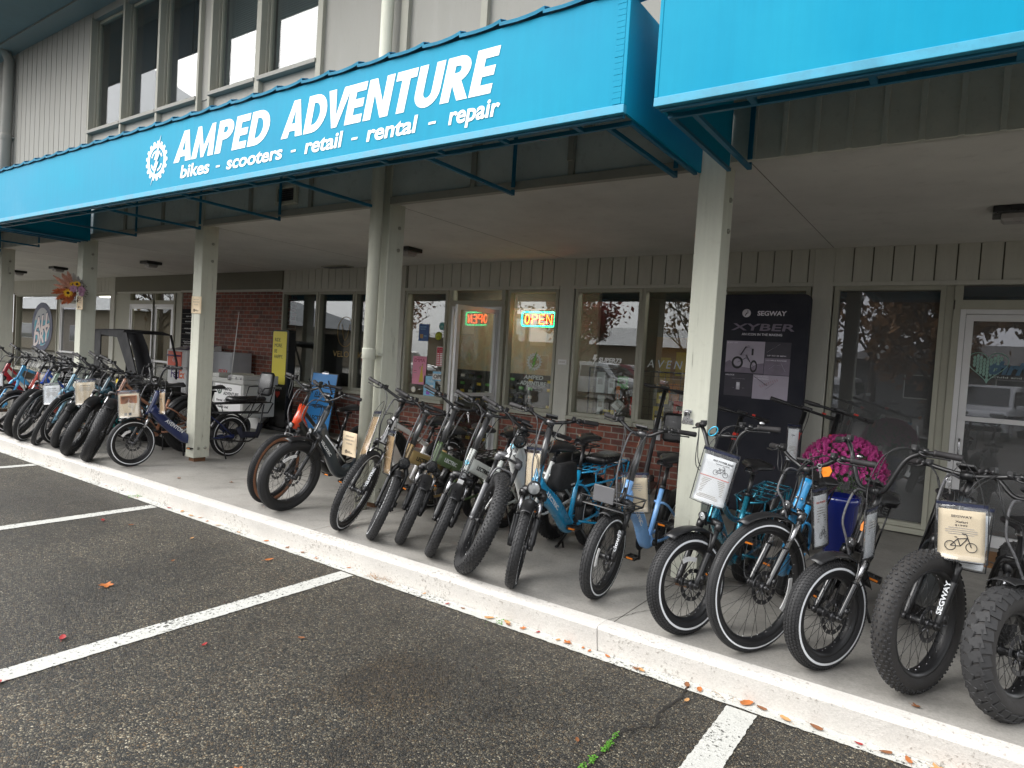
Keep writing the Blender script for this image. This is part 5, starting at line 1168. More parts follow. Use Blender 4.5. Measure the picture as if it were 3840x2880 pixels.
sheet('info_sheet', 'cream lettered sheet hung between the light blue and petrol blue bikes', 'info sheet', (-9.204, 3.80, 1.065), .255, .33, rgt, MPAPER, [('T', 0, .25, 'AVENTON', .11, .013), ('L', 0, .34, .15, .013, 4)], down=dwn, strap=.12)
sheet('info_sheet', 'white lettered sheet left of the light blue fork', 'info sheet', (-9.975, 3.72, .96), .22, .29, rgt, MPAPERW, [('T', 0, .27, 'AVENTON', .10, .012), ('T', 0, .37, 'LEVEL.3 - $1,699', .12, .009), ('L', 0, .46, .14, .013, 6)], down=dwn, strap=.12)
sheet('info_sheet', 'white sheet low behind the light blue fork', 'info sheet', (-9.823, 3.93, .87), .19, .24, rgt, MPAPERW, [('T', 0, .3, 'AVENTON', .09, .011)], down=dwn)
sheet('info_sheet', 'cream sheet behind the pale mint bike', 'info sheet', (-10.83, 3.98, 1.06), .22, .29, rgt, MPAPER, [], down=dwn)
sheet('info_sheet', 'white sheet at the left edge among the handlebars', 'info sheet', (-11.87, 3.72, .99), .15, .25, rgt, MPAPERW, [], down=dwn)
sheet('info_sheet', 'narrow brown sheet hung along the deep blue long tail bike head tube', 'info sheet', (-7.54, 3.92, 1.06), .2, .28, (.985, -.17, .1), MCARD, [('T', -.1, .4, '$1999', .06, .014)], strap=.12)
def keytag(label, p, col):
    t_ = thing('key_tag', label, 'key tag', p)
    k = MB(); k.lathe([(.009, -.001), (.012, -.001), (.012, .001), (.009, .001)], 14, closed=True, M=RX(pi/2)); k.build('key_ring', MSTEEL, t_)
    MB().prism([(-.008, -.012), (.008, -.012), (.008, -.028), (.004, -.030), (.004, -.062), (0, -.068), (-.004, -.062), (-.004, -.030), (-.008, -.028)], -.001, .001, FACE @ RZ(.15)).build('key', MSTEEL, t_)
    if col: MB().prism([(.012, -.008), (.05, .004), (.062, -.02), (.05, -.05), (.022, -.058), (.01, -.035)], -.0015, .0015, T(0, .006, 0) @ FACE).build('tag', col, t_)
keytag('orange plastic key tag and keys on the bright blue bike', (-.635, 3.86, 1.185), MORNG)
keytag('small keys on a red loop at the knobby tyred bike', (-.056, 3.85, 1.2), None)
keytag('bunch of keys dangling at the white folding bike stem', (-3.1, 3.92, 1.22), None)
keytag('yellow key tag hanging at the petrol blue bike stem', (-8.63, 3.9, 1.11), MYEL)
c_ = thing('carabiner', 'bright turquoise carabiner clipped over the white sheet on the teal bike', 'carabiner', (-1.20, 3.80, 1.31)); MB().tube([(.02*cos(a), 0, .032*sin(a)) for a in [2*pi*i/14 for i in range(14)]], .004, 6, closed=True).build('loop', paint('turquoise', (.01, .35, .55), .25, .5), c_, RY(.7)); MB().cyl((.02, .004, -.02), (.02, .004, .02), .003).build('gate', MSTEEL, c_, RY(.7))

# ============================================================ NOTICES AND FITTINGS ON THE POSTS
def notice(label, x, y, z, w, h, tilt=0, body=True):
    t_ = thing('parking_notice', label, 'notice', M=T(x, y, z) @ RY(tilt), group='cream parking notices')
    MB().sheet([[(u*w, -.004-.008*abs(u)*(.5-v), -v*h) for u in (-.5, -.2, .2, .5)] for v in (0, .33, .66, 1)], .001).build('card', MPAPER, t_)
    for i, (s_, ww) in enumerate((('BIKE SHOP', .55), ('PARKING ONLY', .7), ('PLEASE', .4))): text(s_, w*ww, h*.065, MGINK, t_, T(0, -.0085, -h*(.18+.15*i)) @ FACE, 0, ext=.0006, res=2)
    gear_logo(t_, T(-w*.17, -.008, -h*.82) @ FACE @ SC(1, 1, .3), w*.085, MINK, MPAPER, MINK)
    for i, s_ in enumerate(('AMPED', 'ADVENTURE')): text(s_, w*(.2 if i == 0 else .34), h*.032, MINK, t_, T(w*(.02 if i == 0 else .09), -.0085, -h*(.80+.05*i)) @ FACE, .02, .15, ext=.0005, res=2)
notice('cream parking notice pinned on the post behind the long tail bike', -7.79, 4.42, 2.175, .22, .205, .02)
notice('cream parking notice half hidden under the dried flowers', -10.96, 4.42, 2.19, .20, .20)
notice('cream parking notice at the foot of the post with the downpipe', -4.68, 4.19, .885, .19, .225, .06)
# downpipes
def pipe(label, x, y, z0, z1, r, couple, elbow=0):
    t_ = thing('downpipe', label, 'downpipe', (x, y, z0))
    m = MPOST if z0 < 1 else MUP
    q = MB(); pts = [(0, 0, 0), (0, 0, z1-z0)]
    if elbow: pts = [(0, 0, 0)]+cr([(0, 0, z1-z0-.2), (0, 0, z1-z0-.02), (-.02, -.07, z1-z0+.1), (-.05, -.22, z1-z0+.14)], 5)
    q.tube(pts, r, 20, ref=(1, 0, 0)); q.build('pipe', m, t_)
    for z in couple:
        c = MB().lathe([(r, -.05), (r+.007, -.045), (r+.007, .04), (r+.009, .05), (r, .052)], 20, M=T(0, 0, z-z0)); c.span((-r-.02, r-.02, z-z0-.012), (r+.02, r+.045, z-z0+.012)); c.build('coupling', m, t_)
pipe('grey downpipe running down the front of the middle post', -4.655, 4.335, ZW, 6.36, .058, (1.62, 3.76, 5.2))
pipe('grey downpipe with an elbow under the eave at the upper left', -13.82, 4.34, 3.65, 6.22, .075, (4.9,), 1)
# bottle opener like hook
t_ = thing('post_hook', 'shiny bent steel hook plate screwed to the right hand post', 'hook', (-1.58, 4.427, 1.285))
MB().prism([(-.04, 0), (.042, 0), (.036, .035), (.012, .042), (.012, .07), (.026, .085), (.02, .098), (-.02, .098), (-.032, .085), (-.03, .05), (-.036, .03)], 0, .003, FACE).build('plate', MSTEEL, t_, bevel=.001)
MB().tube([(-.018, -.012, .055), (-.014, -.016, .085), (.012, -.016, .085), (.016, -.012, .055)], .006, 6).build('hook', MSTEEL, t_)
# dried flower swag on the post
fl = thing('flower_swag', 'dried flower swag of pink and rust plumes, sunflowers and mauve dahlias on the post', 'flower swag', (-10.97, 4.385, 2.27), R(42))
rr = random.Random(21)
def plume(base, tip, spread, m, n=750, nm='plume'):
    spread *= 1.5
    b, t2 = Vector(base), Vector(tip); ax_ = (t2-b); g = MB(); L = ax_.length; an = ax_.normalized(); side = an.cross(Vector((0, 1, 0))).normalized()
    g.tube([b, t2], .003, 4)
    for _ in range(n):
        u = rr.uniform(.12, 1); a = rr.gauss(0, 1); p = b+ax_*u; wid = spread*(sin(pi*min(1, u*.85+.1)))*rr.uniform(.4, 1)
        d = (an*rr.uniform(.4, 1)+side*rr.choice((-1, 1))*rr.uniform(.2, 1)*(1.1-u*.6)+Vector((0, rr.uniform(-.5, .4), 0))).normalized()
        q = p+d*wid; n2 = d.cross(Vector((rr.gauss(0, 1), rr.gauss(0, 1), rr.gauss(0, 1)))).normalized()*.0015
        mid = (p+q)/2+Vector((0, -.004, -.006)); g.add([p-n2, p+n2, mid+n2*1.2, q, mid-n2*1.2], [(0, 1, 2, 3, 4)])
    g.build(nm, m, fl)
MPK = M_('plume_pink', (.62, .33, .24), .9, 0, .25, 20); MRU = M_('plume_rust', (.45, .12, .04), .9, 0, .25, 20); MGW = M_('plume_white', (.55, .53, .50), .9, 0, .15, 20)
# the swag lies in the plane of the post front: x is foreshortened 2.5 times from the camera
for tip, sp, m in (((-.26, -.08, .15), .05, MPK), ((-.30, -.08, .19), .035, MPK), ((-.17, -.10, .22), .065, MPK), ((-.10, -.10, .26), .05, MPK), ((-.30, -.06, .06), .04, MPK), ((-.30, -.08, -.03), .05, MRU), ((-.33, -.06, -.07), .04, MRU), ((-.24, -.10, -.15), .06, MRU), ((-.16, -.10, -.22), .06, MRU), ((-.07, -.12, -.21), .05, MRU), ((.04, -.08, .20), .05, MGW), ((-.02, -.09, .24), .05, MGW), ((.09, -.06, .16), .04, MGW)):
    plume((0, -.03, 0), tip, sp, m)
def flower(c, r, n, m, mc, layers=2, cup=.3):
    g = MB()
    for l in range(layers):
        for i in range(n):
            a = 2*pi*(i+l*.5)/n+rr.uniform(-.08, .08); rl = r*(1-.22*l)*rr.uniform(.9, 1.05); w_ = rl*2.4/n; ca, sa_ = cos(a), sin(a)
            P = lambda t, v: (t*ca-v*sa_, -.010*l-.02-cup*t*(1-.5*t)*(.5+l*.5), t*sa_+v*ca)
            g.add([P(.15*rl, 0), P(.55*rl, w_*.6), P(.9*rl, w_*.35), P(rl, 0), P(.9*rl, -w_*.35), P(.55*rl, -w_*.6)], [(0, 1, 2, 3, 4, 5)])
    f = g.build('flower', m, fl, T(*c) @ RZ(.5))
    if mc: MB().ball((0, -.03, 0), (r*.33, .018, r*.33), 12).build('flower_centre', mc, f)
MSUN = M_('sunflower', (.78, .46, .02), .7, 0, .2, 30); MMAU = M_('mauve_petal', (.42, .22, .33), .7, 0, .2, 30); MBRN = M_('flower_eye', (.07, .035, .015), .9)
flower((-.075, -.12, -.055), .065, 17, MSUN, MBRN); flower((.035, -.10, .085), .055, 17, MSUN, MBRN); flower((-.03, -.09, .075), .045, 15, MSUN, MBRN)
flower((.01, -.14, .01), .062, 8, MMAU, None, 4, .25); flower((.105, -.11, .005), .06, 8, MMAU, None, 4, .25); flower((.10, -.10, -.055), .042, 8, MMAU, None, 3, .25)
g = MB()
for _ in range(60):
    a = rr.uniform(0, 6.28); g.tube([(rr.uniform(-.06, .1), -.05, rr.uniform(-.1, .1)), (.17*cos(a), rr.uniform(-.1, -.02), .16*sin(a)-.02)], .0022, 4)
g.build('twigs', M_('twig', (.05, .03, .018), .9), fl)

# ============================================================ THINGS BY THE WALL
# pylon board
k = thing('display_pylon', 'tall black pylon with a yellow slogan panel against the brick wall', 'display pylon', (-9.96, 7.28, ZW)); KT = T(9.96, -7.28, -ZW)
MB().span((-10.20, 7.20, ZW+.06), (-9.745, 7.36, 1.915)).build('board', MBLK, k, KT, .012)
f = MB(); f.span((-10.45, 7.16, ZW), (-9.55, 7.50, ZW+.06)); f.build('base_plate', MBLK, k, KT, .01)
f = MB()
for sx in (-1, 1): f = MB(); f.tube(cr([(-9.97+sx*.24, 7.3, ZW+.33), (-9.97+sx*.29, 7.26, ZW+.22), (-9.97+sx*.27, 7.2, ZW+.14), (-9.97+sx*.38, 7.19, ZW+.06)], 4), [.03, .035, .03, .04, .03, .035, .04, .03, .03, .04, .035, .03, .04], 6); f.build('sand_bag', MGRIP, k, KT)
f.build('sand_bag', MGRIP, k, KT) if False else None
rp = [(x, y) for cx, cy, a0 in ((.166, .437, 0), (-.166, .437, 90), (-.166, -.437, 180), (.166, -.437, 270)) for x, y in [(cx+.025*cos(R(a0+q*15)), cy+.025*sin(R(a0+q*15))) for q in range(7)]]
yp = MB().prism(rp, 0, .006, T(0, 0, 0)).build('yellow_panel', M_('yellow_print', (.78, .66, .06), .45, 0, .03, 3), k, KT @ T(-9.975, 7.1995, 1.425) @ FACE)
for i, s_ in enumerate(('RIDE', 'MORE.', 'BE', 'HAPPY.')): text(s_, [.155, .215, .075, .245][i], .062, MINK, yp, T(-.135, .315-.098*i, .006), 0, 0, 'L', ext=.001)
text('AVENTON', .24, .042, MREFL, k, KT @ T(-9.985, 7.199, .895) @ FACE, .01, .2)
hp = [(.16*sin(t)**3*.42, (.13*cos(t)-.05*cos(2*t)-.02*cos(3*t)-.01*cos(4*t))*.42) for t in [2*pi*i/40 for i in range(40)]]
MB().prism(hp[::-1], 0, .003).build('heart', MRED, k, KT @ T(-9.975, 7.1985, .79) @ FACE)
# blue easel board
k = thing('easel_sign', 'bright blue leaning sign board with black frame under the dark window', 'sign board', (-9.1, 7.35, ZW)); Mk = RX(-.16)
MB().span((-.33, -.012, .02), (.33, .012, 1.08)).build('frame', MBLK, k, Mk, .003)
bp2 = MB().span((-.315, -.0155, .04), (.315, -.0125, 1.065)).build('panel', M_('sky_print', (.05, .30, .72), .4, 0, .03, 3), k, Mk)
text('ELECTRIC', .46, .10, MINK, bp2, T(.05, -.0160, .70) @ FACE, .02, .2); text('BIKES SOLD HERE', .40, .05, MINK, bp2, T(.02, -.0160, .50) @ FACE, .02, .2)
text('LECTRIC', .40, .08, MINK, bp2, T(0, -.0160, .30) @ FACE, .03, .1)
q = MB().tube([(-.06, 0, 1.08), (-.05, 0, 1.11), (.05, 0, 1.11), (.06, 0, 1.08)], .006, 6); q.span((-.08, -.016, 1.06), (.08, .016, 1.085)); q.build('clip', MSTEEL, k, Mk)
for sg in (-1, 1): MB().tube([(sg*.25, .02, .95), (sg*.27, .36, .0)], .012, 6).build('leg', MBLK, k)
# parcel drop box
k = thing('drop_box', 'white parcel drop box with an orange hatch and purple lettering beside the entrance', 'drop box', (-12.8, 7.25, ZW)); KT = T(12.8, -7.25, -ZW)
c = MB().span((-13.15, 6.92, ZW), (-12.45, 7.6, 1.06)); c.span((-13.19, 6.88, 1.06), (-12.41, 7.62, 1.10)); c.build('cabinet', MPLA, k, KT, .012)
c = MB().add([(-13.17, 6.90, 1.10), (-12.43, 6.90, 1.10), (-12.43, 7.62, 1.10), (-13.17, 7.62, 1.10), (-13.17, 6.90, 1.43), (-12.43, 6.90, 1.43), (-12.43, 7.62, 1.56), (-13.17, 7.62, 1.56)], [(3,2,1,0), (4,5,6,7), (0,1,5,4), (1,2,6,5), (2,3,7,6), (3,0,4,7)]); c.build('hood', MPLA, k, KT, .02)
MB().span((-13.10, 6.885, 1.115), (-12.60, 6.899, 1.40)).build('hatch', M_('hatch_orange', (.75, .07, .012), .35), k, KT, .006)
MPUR = M_('purple_print', (.05, .012, .16), .4)
MB().tube([(-13.12, 6.878, 1.315), (-12.62, 6.878, 1.315)], .014, 8).build('hatch_handle', MPUR, k, KT)
q = MB().lathe([(.044, 0), (.052, 0), (.052, .002), (.044, .002)], 6, closed=True); [q.tube([(0, 0, .001), (.046*cos(a), .046*sin(a), .001)], .004, 4) for a in (R(90), R(210), R(330))]; q.build('box_emblem', MWHITE, k, KT @ T(-12.86, 6.8845, 1.23) @ FACE)
MB().add([(-13.13, 6.93, 1.4395), (-12.47, 6.93, 1.4395), (-12.47, 7.58, 1.5565), (-13.13, 7.58, 1.5565)], [(0, 1, 2, 3)]).build('top_label', MPUR, k, KT)
q = MB(); [q.add([(a, b, 1.4405+(b-6.93)*.18), (a+w_, b, 1.4405+(b-6.93)*.18), (a+w_, b+.1, 1.4405+(b+.1-6.93)*.18), (a, b+.1, 1.4405+(b+.1-6.93)*.18)], [(0, 1, 2, 3)]) for a, b, w_ in ((-13.09, 6.97, .2), (-13.09, 7.12, .2), (-13.09, 7.3, .2), (-12.85, 7.0, .15))]; q.build('label_block', MPAPERW, k, KT)
text('Fed', .30, .17, MPUR, k, KT @ T(-12.87, 6.9195, .96) @ FACE, .018, sp=.9); text('Ex', .20, .17, M_('ex_orange', (.8, .13, .01), .4), k, KT @ T(-12.61, 6.9195, .96) @ FACE, .018, sp=.9)
k2 = thing('cabinet', 'pale grey steel cabinet behind the post next to the drop box', 'cabinet', (-11.9, 7.45, ZW)); MB().span((-.42, -.2, 0), (.42, .22, 1.30)).build('body', M_('cabinet_grey', (.42, .43, .45), .45), k2, None, .01); MB().span((-.02, -.206, .1), (.38, -.201, 1.25)).build('door', M_('cabinet_door', (.46, .47, .49), .45), k2)
text('FEDEX', .3, .07, MRED, k2, T(.16, -.2065, .93) @ FACE, .02)
# tenants' directory
k = thing('directory_board', 'dark directory board with small white names on the brick by the entrance', 'directory board', (-13.9, YW+.03, 1.48)); 
MB().span((-.30, -.035, 0), (.22, 0, .82)).build('board', M_('board_dark', (.016, .016, .018), .85, spec=.1), k, None, .004)
q = MB(); [q.span((-.295, -.037, .06+i*.11), (.215, -.0352, .064+i*.11)) for i in range(7)]; q.build('slat_joint', MGINK, k)
for s_, z, w_ in (('SUITE 101', .66, .2), ('AMPED ADVENTURE', .55, .26), ('HENDERSON INC.', .40, .30), ('Dental', .31, .18), ('Northwest Primary Care', .12, .36), ('Lake Forest Park', .085, .26), ('Sunrise Dental, DMD', .02, .34)): text(s_, w_, .024, MPAPERW, k, T(-.03, -.0372, z) @ FACE, .01, ext=.0008, res=2)
# cargo box with lettering, whip aerial
k = thing('cargo_box', 'light grey lettered cargo box with notched lid behind the long tail bike', 'cargo box', (-10.0, 6.6, ZW)); 
MG = M_('box_grey', (.50, .50, .47), .5)
q = MB().span((-.50, -.3, .28), (.38, .3, .82)); q.build('body', MG, k, None, .015)
q = MB().span((-.53, -.33, .82), (.41, .33, .90)); q.span((-.53, -.33, .90), (-.28, .33, .97)); q.span((.06, -.33, .90), (.41, .33, .97)); q.build('lid', MG, k, None, .012)
q = MB(); [q.span((x, -.342, .90), (x+.03, -.331, .94)) for x in (.0, .2, .33)]; q.build('latch', MSTEEL, k)
MB().span((-.42, -.305, .36), (.32, -.3005, .80)).build('white_panel', MPAPERW, k)
gear_logo(k, T(-.28, -.3055, .70) @ FACE, .075, M_('logo_green', (.03, .09, .05), .5), MPAPERW, MINK)
for s_, w_, h_, x, z in (('AMPED', .24, .055, -.17, .72), ('ADVENTURE', .43, .055, -.17, .645), ('Rental • Retail • Repair', .62, .05, -.36, .52), ('New & Used', .3, .045, -.32, .42)): text(s_, w_, h_, MINK, k, T(x, -.3052, z) @ FACE, .03, .0, 'L', ext=.0006)
for sg in (-1, 1): MB().lathe([(.10, -.025), (.14, -.025), (.14, .025), (.10, .025)], 24, closed=True, M=T(sg*.3, -.2, .14) @ RX(pi/2)).build('wheel', MGRIP, k)
k = thing('whip_aerial', 'thin leaning white pole rising from the grey cargo box', 'pole', (-9.97, 6.3, 1.1)); MB().tube([(0, 0, 0), (.06, 0, .5), (.13, 0, 1.05)], [.009, .007, .005], 8).build('pole', MPLA, k); MB().span((-.05, -.03, -.08), (.05, .03, .0)).build('bracket', MSTEEL, k)
k = thing('sandwich_board', 'small white and green sandwich board low behind the long tail bike', 'sandwich board', (-10.45, 7.15, ZW))
for sg in (-1, 1):
    MB().span((-.28, -.012, 0), (.28, .012, .72)).build('leaf', MPLA, k, T(0, sg*.16, 0) @ RX(sg*.2), .01)
MB().span((-.24, -.016, .25), (.24, -.0125, .5)).build('green_panel', M_('sign_green', (.01, .28, .12), .5), k, T(0, -.16, 0) @ RX(-.2))
k = thing('wall_socket', 'grey outdoor socket box on the brick beside the pylon', 'socket', (-10.62, YW-.01, .9)); MB().span((-.05, -.05, -.06), (.05, .03, .06)).build('box', MDSTEEL, k, None, .006); MB().span((-.035, -.075, -.045), (.035, -.051, .045)).build('cover', MSTEEL, k, None, .006)
# canopy of the black cargo trike
k = thing('cargo_trike', 'black cargo trike with a tall fabric rain canopy and clear vinyl window behind the bikes', 'cargo trike', (-12.8, 6.1, ZW)); KT = T(12.8, -6.1, -ZW)
MCLOTH = M_('canopy_cloth', (.010, .010, .013), .6, 0, .25, 5, .25, 14)
def panel(pts, m, nm, t=.03):
    return MB().sheet([[pts[0], pts[1]], [pts[3], pts[2]]], t, smooth=False).build(nm, m, k, KT)
ya, yb = 5.7, 6.45
q = MB()
q.sheet([[(-13.80, y, 1.62), (-13.60, y, 1.72), (-13.1, y, 1.735), (-12.5, y, 1.75), (-12.22, y, 1.70)] for y in (ya, lerp(ya, yb, .5), yb)], .02)
q.sheet([[(-12.26, y, 1.71), (-12.05, y, 1.48), (-11.9, y, 1.2), (-11.78, y, .95)] for y in (ya, ya+.12, ya+.26)], .02)
for xx in (-13.82, -13.3, -11.95): q.tube([(xx, yb, .9), (xx, yb, 1.2), (xx if xx < -12 else -12.2, yb, 1.70)], .02, 8)
q.build('canopy', MCLOTH, k, KT)
for nm, P_ in (('canopy_strip', [(-13.84, ya-.012, 1.28), (-13.2, ya-.012, 1.28), (-13.2, ya-.012, .95), (-13.86, ya-.012, .95)]), ('canopy_strip', [(-13.84, ya-.012, 1.62), (-13.2, ya-.012, 1.68), (-13.2, ya-.012, 1.60), (-13.84, ya-.012, 1.56)]), ('canopy_strip', [(-13.84, ya-.013, 1.6), (-13.76, ya-.013, 1.64), (-13.76, ya-.013, 1.0), (-13.85, ya-.013, 1.0)]), ('canopy_strip', [(-13.42, ya-.015, 1.70), (-13.18, ya-.015, 1.72), (-13.18, ya-.015, .95), (-13.42, ya-.015, .95)]), ('canopy_strip', [(-13.2, ya-.012, 1.72), (-12.3, ya-.012, 1.735), (-12.45, ya-.012, 1.60), (-13.2, ya-.012, 1.64)]), ('canopy_strip', [(-12.62, ya-.016, 1.70), (-12.22, ya-.016, 1.70), (-11.78, ya-.016, .95), (-12.05, ya-.016, .95)])): panel(P_, MCLOTH, nm, .02)
q = MB(); rr = random.Random(4); q.sheet([[(lerp(-13.78, -13.40, i/8), ya-.005+rr.uniform(-.014, .014), lerp(1.27, 1.57, j/7)) for j in range(8)] for i in range(9)], .002); q.build('vinyl_window', glass('vinyl', (.75, .78, .76), .16, 1.3), k, KT)
q = MB().span((-13.9, ya, .45), (-11.75, yb, .82)); q.build('cargo_bin', MBLK, k, KT, .02)
for x in (-13.5, -12.2):
    q = MB().lathe([(.20, -.03), (.27, -.03), (.28, 0), (.27, .03), (.20, .03)], 32, closed=True, M=T(x, ya-.08, ZW+.28) @ RX(pi/2)); q.build('wheel', MGRIP, k, KT)
# navy fabric display board at the window
k = thing('display_board', 'tall navy display board of a motorbike advert standing before the shop window', 'display board', (-1.88, 7.42, ZW)); KT = T(1.88, -7.42, -ZW)
MNAVY = M_('navy_fabric', (.012, .013, .022), .75, 0, .1, 4, .1, 300)
bw_ = .93; cx = -1.885
pts = [(x, z) for x, z in [(-bw_/2, .0), (bw_/2, .0)]]+[(bw_/2-.06+.06*cos(R(a)), 2.36-.06+.06*sin(R(a))) for a in range(0, 91, 15)]+[(-bw_/2+.06-.06*sin(R(a)), 2.36-.06+.06*cos(R(a))) for a in range(0, 91, 15)]
MB().prism(pts, -.05, .05, T(cx, 7.42, ZW+.01) @ FACE).build('board', MNAVY, k, KT, .008)
yf = 7.3695
def onb(x, z): return KT @ T(cx+x, yf, z) @ FACE
MLIL = M_('print_lilac', (.40, .36, .43), .6, 0, .12, 6); MPD = M_('print_dusk', (.05, .045, .06), .6, 0, .3, 12); MPM = M_('print_mauve', (.20, .17, .22), .6, 0, .3, 9); MPWH = M_('print_white', (.70, .68, .74), .6)
text('SEGWAY', .30, .052, MPWH, k, onb(.09, 2.315), .03, .05)
q = MB().lathe([(.0005, 0), (.045, 0), (.045, .001), (.0005, .001)], 24); q.build('round_logo', MPWH, k, onb(-.175, 2.315)); MB().tube([(-.012, -.028, .0015), (0, 0, .0015), (.02, .005, .0015)], .006, 5).build('round_logo_figure', MNAVY, k, onb(-.175, 2.315)); MB().ball((.012, .022, .001), (.007, .007, .001), 8).build('round_logo_figure', MNAVY, k, onb(-.175, 2.315))
text('XYBER', .66, .075, MPM, k, onb(.0, 2.165), .02, .1)
text('AN ICON IN THE MAKING', .42, .026, MPWH, k, onb(.0, 2.087), .015)
for x0, x1, z0, z1, m in ((-.365, .045, 1.665, 2.01, MLIL), (.05, .31, 1.845, 2.01, MPD), (.05, .31, 1.66, 1.84, MPM), (-.36, -.06, 1.41, 1.655, MPD), (-.055, .31, 1.395, 1.655, MLIL)):
    MB().prism([(x0, z0), (x1, z0), (x1, z1), (x0, z1)], 0, .001).build('print_picture', m, k, onb(0, 0))
# first picture: dark bike and rider over a hill
q = MB(); q.prism([(-.365, 1.665), (.045, 1.665), (.045, 1.78), (-.02, 1.77), (-.1, 1.72), (-.25, 1.74), (-.32, 1.80), (-.365, 1.77)], .0012, .0016)
q.build('print_hill', MPM, k, onb(0, 0)); q = MB()
for x_, z_ in ((-.235, 1.775), (-.06, 1.74)):
    q.lathe([(.045, 0), (.068, 0), (.068, .0005), (.045, .0005)], 24, closed=True, M=T(x_, z_, .0018) @ SC(.9 if x_ < -.1 else .55, 1, 1))
for a, b, r in (((-.235, 1.775), (-.14, 1.83), .018), ((-.14, 1.83), (-.06, 1.74), .010), ((-.21, 1.86), (-.11, 1.86), .022), ((-.20, 1.86), (-.15, 1.95), .030), ((-.15, 1.95), (-.08, 1.93), .018), ((-.08, 1.93), (-.08, 1.86), .010), ((-.14, 1.86), (-.10, 1.79), .018), ((-.135, 1.965), (-.11, 1.955), .020)): q.tube([(a[0], a[1], .0019), (b[0], b[1], .0019)], r, 6, rb=.0006)
q.build('print_rider', MINK, k, onb(0, 0)); q = MB()
for a, b, r in (((.07, 1.90), (.20, 1.99), .006), ((.10, 1.72), (.16, 1.77), .008), ((.16, 1.77), (.22, 1.76), .008), ((.22, 1.79), (.27, 1.70), .006), ((-.23, 1.57), (-.19, 1.57), .02), ((-.21, 1.56), (-.21, 1.48), .02), ((-.28, 1.60), (-.14, 1.60), .006), ((-.27, 1.5), (-.25, 1.5), .018), ((-.16, 1.5), (-.14, 1.5), .018)): q.tube([(a[0], a[1], .0014), (b[0], b[1], .0014)], r, 6, rb=.0005)
q.build('print_machine', MPWH, k, onb(0, 0)); q = MB()
for a, b, r in (((-.05, 1.64), (.10, 1.54), .014), ((.08, 1.50), (.16, 1.57), .006)): q.tube([(a[0], a[1], .0014), (b[0], b[1], .0014)], r, 6, rb=.0005)
q.build('print_frame_tube', MINK, k, onb(0, 0)); q = MB()
for i in range(9): q.tube([(.02+i*.021, 1.545+i*.0095, .0016), (.035+i*.021, 1.518+i*.0095, .0016)], .005, 5, rb=.0006)
q.build('print_spring', MPRED, k, onb(0, 0))
for s_, x, z, w_ in (('BLAST OFF', -.30, 1.99, .11), ('UP TO 35 MPH', .17, 1.865, .19), ('112 MILE RANGE', .17, 1.815, .21), ('AIRLOCK', -.305, 1.637, .10), ('INTEGRATED', .03, 1.635, .15), ('SUSPENSION', .03, 1.612, .15)): text(s_, w_, .014, MPWH, k, onb(x, z) @ T(0, 0, .0018), .015, ext=.0004, res=2)
# white folding bench under the window
k = thing('folding_bench', 'white plastic folding bench against the brick below the window', 'bench', (-4.2, 7.46, ZW)); MB().span((-.78, -.17, .33), (.78, .17, .37)).build('bench_top', MPLA, k, None, .012)
for x in (-.6, .6): MB().tube([(x, -.12, .33), (x, -.14, .0), (x, .14, .0), (x, .12, .33)], .012, 8).build('leg', MDSTEEL, k)
# chrysanthemums in a blue pot
k = thing('potted_mums', 'dome of magenta chrysanthemums in a cobalt blue glazed pot', 'potted plant', (-.80, 5.95, ZW))
MB().lathe([(.0005, 0), (.09, 0), (.10, .03), (.135, .50), (.15, .52), (.15, .57), (.13, .57), (.12, .52), (.0005, .52)], 32).build('pot', paint('cobalt_glaze', (.005, .015, .16), .2, 0, .9), k)
rr = random.Random(9); lf = MB(); fm = MB()
for _ in range(900):
    a = rr.uniform(0, 6.28); u = rr.uniform(0, 1)**.5; el = rr.uniform(-.5, 1.3); r_ = .31*rr.uniform(.55, .95)
    c = Vector((r_*cos(el)*cos(a), r_*cos(el)*sin(a), .74+.26*sin(el)*rr.uniform(.7, 1))); s_ = rr.uniform(.02, .04)
    d = Vector((rr.gauss(0, 1), rr.gauss(0, 1), rr.gauss(0, .6)+.4)).normalized(); e = d.cross(Vector((rr.gauss(0, 1), rr.gauss(0, 1), 1))).normalized()
    lf.add([c, c+d*s_*.5+e*s_*.3, c+d*s_, c+d*s_*.5-e*s_*.3], [(0, 1, 2, 3)])
lf.build('leaves', M_('mum_leaf', (.05, .11, .03), .7, 0, .4, 30), k)
cnt = 0
for i in range(620):                                      # even cover of the dome
    z = 1-(i+.5)/620*1.30+rr.uniform(-.012, .012); a = i*2.39996+rr.uniform(-.09, .09)
    if z < -.2: break
    rxy = sqrt(max(0, 1-min(1, z*z))); R_ = .305+rr.uniform(-.022, .014)
    c = Vector((R_*rxy*cos(a), R_*rxy*sin(a), .78+.27*z if z > 0 else .78+.30*z)); n = Vector((rxy*cos(a), rxy*sin(a), z*.9+.15)).normalized()
    if z < 0 and rr.random() < .35: continue
    r0 = rr.uniform(.016, .023); q = n.to_track_quat('Z', 'Y').to_matrix().to_4x4(); Mf = T(*c) @ q
    for l in range(3):
        npet = 11-2*l; rl = r0*(1-.27*l)
        for p_ in range(npet):
            a2 = 2*pi*(p_+.5*l)/npet; w_ = rl*.30; zz_ = .002+.006*l
            fm.add([(0, 0, zz_-.003), (rl*.6*cos(a2)-w_*sin(a2), rl*.6*sin(a2)+w_*cos(a2), zz_+.002), (rl*cos(a2), rl*sin(a2), zz_-.001+.003*l), (rl*.6*cos(a2)+w_*sin(a2), rl*.6*sin(a2)-w_*cos(a2), zz_+.002)], [(0, 3, 2, 1)], 0, False, Mf)
